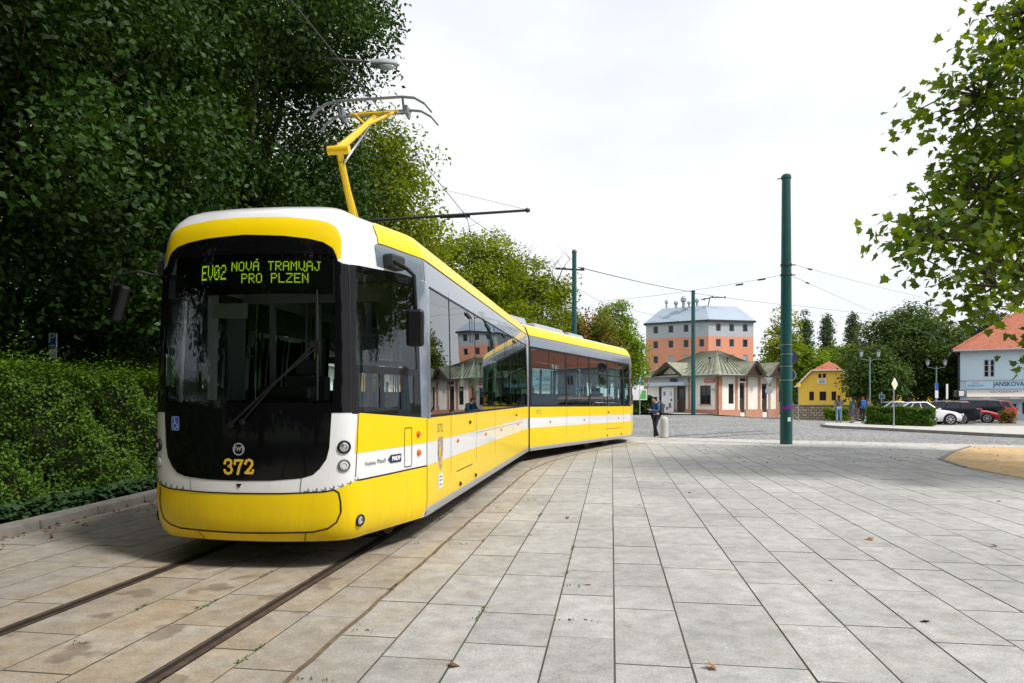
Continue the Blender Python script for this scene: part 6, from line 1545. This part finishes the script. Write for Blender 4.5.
# twin lanterns -----------------------------------------------------------------
def lantern(px, Z, ylamp, dx, label):
    x = at(px, Z); g = gz(x, Z); o = empty('street_lantern', (x, Z, g)); tag(o, label, 'street lamp', 'old style twin lantern posts'); H = hz(ylamp, Z) - g
    mb = MB(); mb.lathe([(.13, -.05), (.13, .25), (.09, .35), (.085, .9), (.055, 1.0), (.045, H - .25), (.03, H - .2)], (0, 0, 0), (0, 0, 1), 12); mb.build('post', M['polegreenl'], o, smooth='auto')
    mb = MB(); [mb.tube([(0, 0, H - .45), (s * dx * .5, 0, H - .32), (s * dx, 0, H - .30), (s * dx, 0, H - .12)], .022, 6) for s in (-1, 1)]; mb.build('arm', M['polegreenl'], o)
    for s in (-1, 1):
        c = Vector((s * dx, 0, H)); mb = MB()
        mb.lathe([(.07, -.14), (.09, -.12), (.15, .16), (.001, .16)], c, (0, 0, 1), 6); l = mb.build('lamp_glass', M['lampglass'], o)
        mb = MB(); mb.lathe([(.19, .155), (.19, .18), (.08, .28), (.03, .31), (.03, .38), (.005, .40)], c, (0, 0, 1), 6); mb.build('lamp_cap', M['dark'], l)
        mb = MB(); [mb.bar(c + Vector((.09 * math.cos(R(60 * k)), .09 * math.sin(R(60 * k)), -.12)), c + Vector((.15 * math.cos(R(60 * k)), .15 * math.sin(R(60 * k)), .16)), .018, .018) for k in range(6)]; mb.build('lamp_cage', M['dark'], l)
M['polegreenl'] = mat('grey_green_cast_iron', (.12, .17, .16), .5); M['lampglass'] = mat('lantern_glass', (.62, .66, .70), .15, coat=1)
lantern(869.8, 44.5, 354.5, .56, 'twin headed lantern on a grey green post behind the group of walkers'); lantern(936.3, 52, 363.5, .66, 'farther twin headed lantern, in front of the tree by the pale blue house')

# ================================================================== CARS
def make_car(name, x, y, rz, paint, kind, label, L=4.5, Wd=1.8, H=1.45):
    """x forward, y left; lofted body with arches, greenhouse, glazing and wheels"""
    g = gz(x, y) + .03; o = empty(name, (x, y, g), rz); tag(o, label, 'car', 'cars parked in front of the pale blue house')
    hw = Wd / 2; fa, ra_ = L * .315, -L * .285; wr = .325
    fx, bx_ = L / 2, -L / 2
    est = kind in ('estate', 'suv', 'hatch')
    hood = {'sedan': .90, 'estate': .92, 'suv': 1.02, 'hatch': .92, 'low': .85}[kind]
    # stations: x, z bottom, z shoulder, half width factor
    stn = [(bx_, .42, .72 if not est else .80, .74), (bx_ + .08, .30, .90 if not est else .96, .88), (bx_ + .35, .22, hood + .04, .96), (ra_, .22, hood + .05, 1.0), (-.2, .20, hood + .02, 1.0), (fa - .55, .20, hood, 1.0),
           (fa, .22, hood - .06, .98), (fx - .45, .22, hood - .13, .94), (fx - .12, .24, hood - .24, .84), (fx, .36, hood - .36, .68)]
    mb = MB(); n = len(stn); Rg = []
    for (sx, zb, zs, k) in stn:
        w = hw * k; zm = zb + (zs - zb) * .55
        Rg.append([(sx, -w * .90, zb), (sx, -w * .99, zb + .12), (sx, -w, zm), (sx, -w * .96, zs - .05), (sx, -w * .86, zs), (sx, -w * .45, zs + .035), (sx, 0, zs + .045), (sx, w * .45, zs + .035), (sx, w * .86, zs), (sx, w * .96, zs - .05), (sx, w, zm), (sx, w * .99, zb + .12), (sx, w * .90, zb)])
    for r_ in Rg: mb.v += r_
    m_ = 13
    for i in range(n - 1):
        for j in range(m_): a, b = i * m_ + j, i * m_ + (j + 1) % m_; mb.f.append([a, b, b + m_, a + m_]); mb.m.append(0)
    mb.f.append(list(range(m_))); mb.m.append(0); mb.f.append([(n - 1) * m_ + j for j in range(m_)][::-1]); mb.m.append(0)
    mb.build('body', M[paint], o, smooth='auto')
    # greenhouse: base line and roof line
    if kind in ('sedan', 'low'): bl = [(bx_ + .75, hood + .06), (fa - .48, hood + .01)]; rl = [(bx_ + 1.55, H - .03), (-.15 + .35, H)]
    elif kind == 'estate': bl = [(bx_ + .22, hood + .05), (fa - .48, hood + .01)]; rl = [(bx_ + .60, H - .04), (.30, H)]
    elif kind == 'suv': bl = [(bx_ + .15, hood + .05), (fa - .42, hood + .01)]; rl = [(bx_ + .42, H - .03), (.35, H)]
    else: bl = [(bx_ + .14, hood + .05), (fa - .45, hood + .01)]; rl = [(bx_ + .50, H - .04), (.15, H)]
    wb, wt = hw * .90, hw * .70
    bt = [(bl[0][0], -wb, bl[0][1] - .03), (bl[1][0], -wb, bl[1][1] - .03), (bl[1][0], wb, bl[1][1] - .03), (bl[0][0], wb, bl[0][1] - .03)]
    tp_ = [(rl[0][0], -wt, rl[0][1]), (rl[1][0], -wt, rl[1][1]), (rl[1][0], wt, rl[1][1]), (rl[0][0], wt, rl[0][1])]
    mb = MB(); mid = ((rl[0][0] + rl[1][0]) / 2, 0, (rl[0][1] + rl[1][1]) / 2 + .05)
    mb.add(bt + tp_ + [mid], [(0, 1, 5, 4), (1, 2, 6, 5), (2, 3, 7, 6), (3, 0, 4, 7), (4, 5, 8), (5, 6, 8), (6, 7, 8), (7, 4, 8)]); mb.build('roof', M[paint], o, bevel=.03)
    B_ = [Vector(v) for v in bt]; T_ = [Vector(v) for v in tp_]
    def pane(a, b, c, d, name, i0=.08, i1=.92, j0=.12, j1=.86):
        nrm = (b - a).cross(d - a).normalized()
        def P(s, t): return a.lerp(b, s).lerp(d.lerp(c, s), t)
        q = [P(i0, j0), P(i1, j0), P(i1, j1), P(i0, j1)]; ctr = sum(q, Vector()) / 4; nrm = nrm if nrm.dot(ctr - Vector((0, 0, .9))) > 0 else -nrm
        mb = MB(); mb.add([v + nrm * .008 for v in q] + [v - nrm * .01 for v in q], [(0, 1, 2, 3), (7, 6, 5, 4), (0, 4, 5, 1), (1, 5, 6, 2), (2, 6, 7, 3), (3, 7, 4, 0)]); mb.build(name, M['winglass'], o)
    pane(B_[1], B_[2], T_[2], T_[1], 'windscreen', .05, .95); pane(B_[3], B_[0], T_[0], T_[3], 'rear_window', .08, .92, .15, .85)
    for a, b, c, d in ((B_[0], B_[1], T_[1], T_[0]), (B_[3], B_[2], T_[2], T_[3])):
        for i0, i1 in ((.05, .26), (.29, .56), (.59, .93)): pane(a, b, c, d, 'side_window', i0, i1, .14, .88)
    # wheels
    for wx in (fa, ra_):
        for s in (-1, 1):
            c = Vector((wx, s * (hw * .985), wr)); mb = MB(); ax = Vector((0, s, 0))
            mb.lathe([(wr + .05, -.16), (wr + .05, .012), (wr - .01, .014)], c, ax, 20); mb.build('wheel_arch', M['rubber'], o, smooth='auto')
            mb = MB(); mb.lathe([(wr - .12, -.16), (wr, -.15), (wr, -.0), (wr - .03, .03), (wr - .10, .034)], c, ax, 24); w = mb.build('wheel', M['rubber'], o, smooth='auto')
            mb = MB(); mb.lathe([(.05, .02), (.055, .045), (.02, .05)], c, ax, 12); mb.lathe([(wr - .10, .015), (wr - .09, .04), (wr - .115, .04), (wr - .12, .01)], c, ax, 20)
            for k in range(7):
                a = R(360 / 7 * k); d = Vector((math.cos(a), 0, math.sin(a))); mb.bar(c + ax * .03 + d * .04, c + ax * .03 + d * (wr - .11), .035, .02, up=ax)
            mb.build('rim', M['lgrey'], w)
    def lampbox(name, m, xx, s, z, w, h, dpt): mb = MB(); mb.box((xx, s * hw * .66, z), (dpt, w, h), rz=-s * R(22) if xx > 0 else s * R(15)); mb.build(name, M[m], o, bevel=.015)
    for s in (-1, 1):
        lampbox('headlight', 'lampglass', fx - .12, s, hood - .28, .34, .12, .14); lampbox('tail_light', 'red', bx_ + .05, s, .82 if not est else .92, .26, .16 if kind != 'suv' else .3, .10)
        mb = MB(); mb.box((fa - .62, s * (hw + .08), hood + .06), (.12, .16, .11)); mb.build('wing_mirror', M[paint], o, bevel=.02)
        mb = MB(); mb.box((-.05, s * hw * 1.0, hood - .18), (.14, .02, .025)); mb.box((-.95, s * hw * 1.0, hood - .18), (.14, .02, .025)); mb.build('door_handle', M['lgrey'], o)
    mb = MB(); mb.box((fx - .03, 0, .50), (.08, 1.0, .16)); mb.build('grille', M['rubber'], o, bevel=.02)
    mb = MB(); mb.box((fx + .0, 0, .34), (.06, 1.3, .10)); mb.build('air_intake', M['rubber'], o)
    for xx in (fx + .02, bx_ - .01): mb = MB(); mb.box((xx, 0, .52 if xx > 0 else .62), (.02, .50, .11)); mb.build('number_plate', M['signwhite'], o)
    if kind in ('estate', 'suv'):
        for s in (-1, 1): mb = MB(); mb.tube([(rl[0][0] + .1, s * wt * .95, H + .0), (rl[0][0] + .2, s * wt * .95, H + .04), (rl[1][0] - .15, s * wt * .95, H + .06), (rl[1][0], s * wt * .95, H + .02)], .018, 6); mb.build('roof_rail', M['lgrey'], o)
    return o
M['carwhite'] = mat('car_white', (.78, .79, .80), .2, coat=1); M['carblack'] = mat('car_black', (.006, .008, .013), .22, spec=.35); M['carred'] = mat('car_red', (.48, .012, .02), .2, coat=1); M['carsilver'] = mat('car_silver', (.55, .57, .60), .25, metal=.3, coat=1)
def car_at(px, Z, *a, **k): return make_car('parked_car', at(px, Z), Z, *a, **k)
car_at(918.5, 42.4, R(-10), 'carwhite', 'sedan', 'white saloon with its front wheel showing past the end of the low hedge', L=4.5, Wd=1.82, H=1.40)
car_at(938.5, 44.6, R(180 - 34), 'carblack', 'estate', 'black estate car parked right behind the white saloon', L=4.6, Wd=1.82, H=1.38)
car_at(964.5, 46.4, R(-34), 'carred', 'low', 'low red car with its nose showing between the two black cars', L=4.0, Wd=1.7, H=1.40)
car_at(966, 48.4, R(180 - 36), 'carblack', 'suv', 'black off-road style car with roof rails in front of the shop awning', L=4.6, Wd=1.86, H=1.52)
car_at(984, 50.2, R(180 - 38), 'carred', 'hatch', 'red hatchback at the right end of the parked row', L=4.0, Wd=1.72, H=1.52)
car_at(897, 50, R(-5), 'carsilver', 'sedan', 'silver car whose roof shows above the low hedge left of the white saloon', L=4.4, Wd=1.76, H=1.45)
# ================================================================== PEOPLE
def skin(name, nodes, edges, m, parent, root=0, sub=2, sm=True):
    me = bpy.data.meshes.new(name); me.from_pydata([n[0] for n in nodes], edges, [])
    o = bpy.data.objects.new(name, me); COL.objects.link(o)
    md = o.modifiers.new('s', 'SKIN'); md.use_smooth_shade = True
    ly = me.skin_vertices[0] if me.skin_vertices else None
    if ly is None:
        bm = bmesh.new(); bm.from_mesh(me); bm.verts.layers.skin.verify(); bm.to_mesh(me); bm.free(); ly = me.skin_vertices[0]
    for i, n in enumerate(nodes):
        r = n[1]; ly.data[i].radius = r if isinstance(r, (tuple, list)) else (r, r); ly.data[i].use_root = (i == root)
    s2 = o.modifiers.new('u', 'SUBSURF'); s2.levels = sub
    bpy.context.view_layer.update(); dg = bpy.context.evaluated_depsgraph_get()
    out = bpy.data.meshes.new_from_object(o.evaluated_get(dg)); bpy.data.objects.remove(o); bpy.data.meshes.remove(me)
    out.materials.clear(); out.shade_smooth(); out.name = name
    return link(name, out, m, parent)
def V(*a): return Vector(a)
def person(loc, rz, H, pose, wear, label, group=None):
    """figure faces -y before rotation; heights as fractions of H; pose gives joints"""
    o = empty('person', loc, rz); tag(o, label, 'person', group)
    k = H / 1.70
    J = dict(pel=V(0, 0, .95), spi=V(0, 0, 1.12), che=V(0, 0, 1.32), neck=V(0, 0, 1.46), hb=V(0, -.01, 1.53), hm=V(0, -.02, 1.61), ht=V(0, -.01, 1.68))
    for s, t in ((-1, 'l'), (1, 'r')):
        J['sh' + t] = V(s * .17, 0, 1.40); J['el' + t] = V(s * .23, .03, 1.13); J['wr' + t] = V(s * .22, -.06, .90)
        J['hip' + t] = V(s * .09, 0, .90); J['kn' + t] = V(s * .10, -.02, .50); J['an' + t] = V(s * .10, .02, .09)
    for a, b in pose.items(): J[a] = V(*b)
    J = {a: b * k for a, b in J.items()}
    skinm = mat('skin', (.50, .30, .21), .5)
    nd = []; ix = {}; ed = []
    def A(n, p, r, par=None): ix[n] = len(nd); nd.append((tuple(p), (r * k, r * k) if not isinstance(r, tuple) else (r[0] * k, r[1] * k))); par is not None and ed.append((ix[par], ix[n]))
    A('pel', J['pel'], (.135, .10)); A('spi', J['spi'], (.115, .085), 'pel'); A('che', J['che'], (.135, .095), 'spi'); A('neck', J['neck'], .048, 'che')
    A('hb', J['hb'], (.062, .072), 'neck'); A('hm', J['hm'], (.074, .090), 'hb'); A('ht', J['ht'], (.055, .070), 'hm')
    f = (J['hm'] - J['neck']); fw = V(0, -1, 0) if 'fw' not in pose else V(*pose['fw']); A('nose', J['hm'] + fw * .10 * k - V(0, 0, .02 * k), .012, 'hm')
    for s, t in ((-1, 'l'), (1, 'r')):
        A('sh' + t, J['sh' + t], .052, 'che'); A('el' + t, J['el' + t], .038, 'sh' + t); A('wr' + t, J['wr' + t], .026, 'el' + t)
        d = (J['wr' + t] - J['el' + t]).normalized(); pm = J['wr' + t] + d * .075 * k; A('palm' + t, pm, (.034, .018), 'wr' + t)
        q = d.cross(V(0, 1, .3)).normalized()
        for i, (off, ln) in enumerate(((-.026, .075), (-.009, .085), (.009, .08), (.026, .065))):
            b1 = pm + q * off * k + d * ln * .55 * k; A(f'f{i}{t}', b1, .009, 'palm' + t); A(f'g{i}{t}', b1 + (d * ln * .45 + V(0, -.02, 0)) * k, .007, f'f{i}{t}')
        A('th' + t, J['wr' + t] + (d * .05 + q * -.045) * k, .010, 'wr' + t)
        A('hip' + t, J['hip' + t], .088, 'pel'); A('kn' + t, J['kn' + t], .055, 'hip' + t); A('cf' + t, J['kn' + t].lerp(J['an' + t], .35), .056, 'kn' + t); A('an' + t, J['an' + t], .036, 'cf' + t)
        tf = V(0, -1, 0); A('ft' + t, J['an' + t] + tf * .12 * k - V(0, 0, .05 * k), (.040, .028), 'an' + t)
    skin('body', nd, ed, skinm, o, 0)
    def cloth(name, chain, m, extra=.014):
        n2 = []; e2 = []; id2 = {}
        for c in chain:
            nm, p, r, par = c; id2[nm] = len(n2); n2.append((tuple(p), tuple(x * k + extra * k for x in (r if isinstance(r, tuple) else (r, r)))))
            if par is not None: e2.append((id2[par], id2[nm]))
        return skin(name, n2, e2, m, o, 0)
    # trousers or skirt
    if wear.get('legs') == 'skirt':
        mb = MB(); p = J['spi'] ; mb.lathe([(.13 * k, .05 * k), (.16 * k, -.12 * k), (.21 * k, -.35 * k), (.25 * k, -.62 * k), (.24 * k, -.63 * k)], p, (0, 0, 1), 20); mb.build('skirt', wear['legm'], o, smooth='auto')
    else:
        ch = [('p', J['pel'], (.137, .105), None)]
        for t in 'lr': ch += [('h' + t, J['hip' + t], .092, 'p'), ('k' + t, J['kn' + t], .060, 'h' + t), ('c' + t, J['kn' + t].lerp(J['an' + t], .4), .058, 'k' + t), ('a' + t, J['an' + t] + V(0, 0, .02 * k), .045, 'c' + t)]
        cloth('trousers', ch, wear['legm'], .006)
    ch = [('c', J['che'], (.142, .10), None), ('s', J['spi'], (.125, .095), 'c'), ('p', J['pel'] + V(0, 0, .0), (.14, .112), 's'), ('n', J['neck'] - V(0, 0, .03 * k), .058, 'c')]
    for t in 'lr':
        ch += [('sh' + t, J['sh' + t], .060, 'c'), ('e' + t, J['el' + t], .046, 'sh' + t)]
        if wear.get('sleeve', 'long') == 'long': ch += [('w' + t, J['wr' + t], .036, 'e' + t)]
    cloth(wear.get('topname', 'jacket'), ch, wear['topm'], .010)
    for t in 'lr':
        a = J['an' + t]; skin('shoe', [(tuple(a + V(0, .03 * k, -.045 * k)), (.042 * k, .040 * k)), (tuple(a + V(0, -.08 * k, -.052 * k)), (.045 * k, .034 * k)), (tuple(a + V(0, -.16 * k, -.06 * k)), (.036 * k, .024 * k))], [(0, 1), (1, 2)], M['rubber'], o, 0)
    hb = V(0, .022 * k, .012 * k); nodes = [(tuple(J['ht'] + hb), (.074 * k, .080 * k)), (tuple(J['hm'] + V(0, .035 * k, .01 * k)), (.086 * k, .082 * k)), (tuple(J['hb'] + V(0, .055 * k, 0)), (.070 * k, .045 * k))]; e_ = [(0, 1), (1, 2)]
    if wear.get('hair') == 'long': nodes += [(tuple(J['neck'] + V(0, .085 * k, -.06 * k)), (.085 * k, .035 * k)), (tuple(J['che'] + V(0, .115 * k, .0)), (.07 * k, .02 * k))]; e_ += [(2, 3), (3, 4)]
    skin('hair', nodes, e_, wear['hairm'], o, 1)
    return o, J, k
hairdark = mat('dark_hair', (.012, .009, .008), .5, bump=(60, .4, .01)); hairred = mat('reddish_hair', (.20, .05, .02), .5)
jeans = mat('light_jeans', (.16, .30, .46), .85, noise=(12, .15)); blk_ = mat('black_cloth', (.012, .012, .014), .85); denim = mat('blue_jacket', (.03, .10, .22), .8, noise=(15, .3))
green_t = mat('teal_green_cloth', (.02, .10, .09), .85); skirt_m = mat('grey_violet_skirt', (.12, .10, .12), .9, noise=(18, .4)); wt = mat('white_cloth', (.62, .62, .64), .85); purple = mat('purple_cloth', (.16, .04, .25), .85); dkj = mat('dark_trousers', (.02, .018, .03), .85)
# the phone reader beside the bollard, facing left
Zp_ = 26.75
for _ in range(8): Zp_ = edge_pt(at(655.8, Zp_)) + .12
X_ = at(655.8, Zp_)
pr, J, k = person((X_, edge_pt(X_) + .12, -.10 + .0), R(-62), 1.68, dict(hb=(0, -.05, 1.51), hm=(0, -.09, 1.575), ht=(0, -.085, 1.65), neck=(0, -.01, 1.45), fw=(0, -.85, -.5),
    ell=(-.21, -.05, 1.12), wrl=(-.06, -.27, 1.17), elr=(.21, -.05, 1.12), wrr=(.05, -.27, 1.16), anl=(-.09, .18, .11), knl=(-.10, .03, .50), anr=(.08, -.12, .09), knr=(.10, -.12, .50)),
    dict(legm=blk_, topm=denim, hairm=hairdark), 'person in a blue jacket and black trousers looking down at a phone by the road')
def attach(o, ld): return Matrix.Translation(o.location) @ Matrix.Rotation(o.rotation_euler.z, 4, 'Z') @ Vector(ld)
ph = empty('mobile_phone', attach(pr, (0, -.36, 1.20)), R(-62)); tag(ph, 'small dark phone held in both hands by the person in the blue jacket', 'phone')
mb = MB(); mb.box((0, 0, 0), (.075, .012, .15), M=Matrix.Rotation(R(-35), 3, 'X')); mb.build('case', M['rubber'], ph, bevel=.004); mb = MB(); mb.box((0, .0075, .002), (.066, .003, .135), M=Matrix.Rotation(R(-35), 3, 'X')); mb.build('screen', M['winglass'], ph)
def backpack(o, m, label, s=1.0):
    b = empty('backpack', attach(o, (0, .17, 1.27)), o.rotation_euler.z); tag(b, label, 'backpack')
    mb = MB(); mb.box((0, .04, -.04), (.30 * s, .17 * s, .44 * s), taper=.85); mb.build('bag', m, b, bevel=.05)
    mb = MB(); mb.box((0, .14 * s, -.12), (.22 * s, .05, .2 * s)); mb.build('front_pocket', m, b, bevel=.02)
    for s_ in (-1, 1): mb = MB(); mb.tube([(s_ * .10, -.04, .14), (s_ * .12, -.16, .19), (s_ * .13, -.29, .08), (s_ * .13, -.28, -.12), (s_ * .13, -.04, -.2)], .014, 6); mb.build('strap', M['rubber'], b)
backpack(pr, M['dark'], 'dark backpack on the back of the person reading a phone')
WG = 'group of walkers on the island'
def walker(px, Z, *a): x = at(px, Z); return person((x, Z, gz(x, Z) + .03), *a, WG)
w1, _, _ = walker(838.8, 42.2, R(170), 1.68, dict(anl=(-.13, -.06, .09), knl=(-.12, -.06, .50), anr=(.13, .12, .11), knr=(.12, 0, .50), wrl=(-.24, -.12, .98), ell=(-.25, .02, 1.14)),
    dict(legm=jeans, topm=mat('black_white_top', (.10, .10, .12), .85, noise=(9, .9)), hairm=hairdark, hair='long', sleeve='short', topname='top'), 'walker in light blue jeans with long dark hair, leftmost on the island')
w2, _, _ = walker(852.6, 42.2, R(200), 1.64, dict(anl=(-.02, -.12, .09), knl=(-.07, -.10, .49), anr=(.04, .14, .12), knr=(.08, .02, .50)),
    dict(legs='skirt', legm=skirt_m, topm=green_t, hairm=hairdark, hair='long', topname='top'), 'walker in a dark green top and a grey skirt, in the middle of the group')
w3, _, _ = walker(862.6, 42.0, R(165), 1.66, dict(anl=(-.06, -.10, .09), knl=(-.09, -.08, .49), anr=(.06, .12, .12), knr=(.08, .02, .50), wrr=(.25, -.12, .98)),
    dict(legm=dkj, topm=blk_, hairm=hairred, hair='long', topname='top'), 'walker with reddish hair and dark trousers carrying a blue bag on the back')
backpack(w3, mat('blue_bag', (.02, .14, .50), .6), 'bright blue backpack on the walker with reddish hair', 1.0)
w4, _, _ = walker(868.0, 42.5, R(185), 1.56, dict(anl=(-.08, -.10, .09), knl=(-.09, -.08, .49), anr=(.08, .12, .12), knr=(.08, .02, .50)),
    dict(legm=blk_, topm=skirt_m, hairm=hairred, sleeve='long', topname='cardigan'), 'walker in greyish clothes next to the low hedge, rightmost of the group')
bg_ = empty('shoulder_bag', attach(w4, (-.30, -.02, .80))); tag(bg_, 'purple bag hanging at the side of the rightmost walker', 'bag')
mb = MB(); mb.box((0, 0, -.05), (.36, .16, .40), taper=.8); mb.build('bag', purple, bg_, bevel=.04); mb = MB(); mb.tube([(-.1, 0, .14), (-.06, 0, .30), (.06, 0, .30), (.1, 0, .14)], .012, 6); mb.build('strap', purple, bg_)
# ================================================================== CAMERA, LIGHT, SKY
cam = bpy.data.cameras.new('camera'); co = bpy.data.objects.new('camera', cam); COL.objects.link(co)
co.location = (0, 0, EYE); co.rotation_euler = (R(90), 0, 0)
cam.sensor_width = 36; cam.lens = 36 * F / 1024; cam.shift_y = (HOR - 341.5) / 1024; cam.clip_end = 3000; cam.clip_start = .05
scene.camera = co
W = bpy.data.worlds.new('World'); scene.world = W; W.use_nodes = True; nt = W.node_tree; L = nt.links.new
bg = nt.nodes['Background']; bg.inputs['Strength'].default_value = .1
SUN_EL, SUN_AZ = 50, 122      # azimuth measured clockwise from +Y
sky = nt.nodes.new('ShaderNodeTexSky'); sky.sky_type = 'NISHITA'; sky.sun_disc = False
sky.sun_elevation = R(SUN_EL); sky.sun_rotation = R(SUN_AZ)
tc = nt.nodes.new('ShaderNodeTexCoord'); mp = nt.nodes.new('ShaderNodeMapping'); mp.inputs['Scale'].default_value = (1, 1, 2.2)
L(tc.outputs['Generated'], mp.inputs[0])
n = nt.nodes.new('ShaderNodeTexNoise'); n.inputs['Scale'].default_value = 1.7; n.inputs['Detail'].default_value = 7; n.inputs['Roughness'].default_value = .5; L(mp.outputs[0], n.inputs['Vector'])
cr = nt.nodes.new('ShaderNodeValToRGB'); e = cr.color_ramp.elements
e[0].position = .40; e[0].color = (6.5, 7.0, 7.8, 1); e[1].position = .60; e[1].color = (8.2, 8.3, 8.4, 1)
L(n.outputs['Fac'], cr.inputs[0])
mx = nt.nodes.new('ShaderNodeMix'); mx.data_type = 'RGBA'; mx.inputs['Factor'].default_value = .93
L(sky.outputs[0], mx.inputs['A']); L(cr.outputs[0], mx.inputs['B']); L(mx.outputs['Result'], bg.inputs[0])
sun = bpy.data.lights.new('sun', 'SUN'); sun.energy = 2.8; sun.angle = R(11); sun.color = (1, .96, .90)
so = bpy.data.objects.new('sun', sun); COL.objects.link(so)
so.rotation_euler = (R(90 - SUN_EL), 0, R(180 - SUN_AZ))
so.location = (0, 0, 40)
scene.view_settings.view_transform = 'Standard'; scene.view_settings.look = 'None'; scene.view_settings.exposure = .39; scene.view_settings.gamma = 1
scene.view_settings.use_curve_mapping = False
scene.cycles.max_bounces = 8; scene.cycles.transparent_max_bounces = 16; scene.cycles.caustics_reflective = False; scene.cycles.caustics_refractive = False
scene.cycles.sample_clamp_indirect = 6
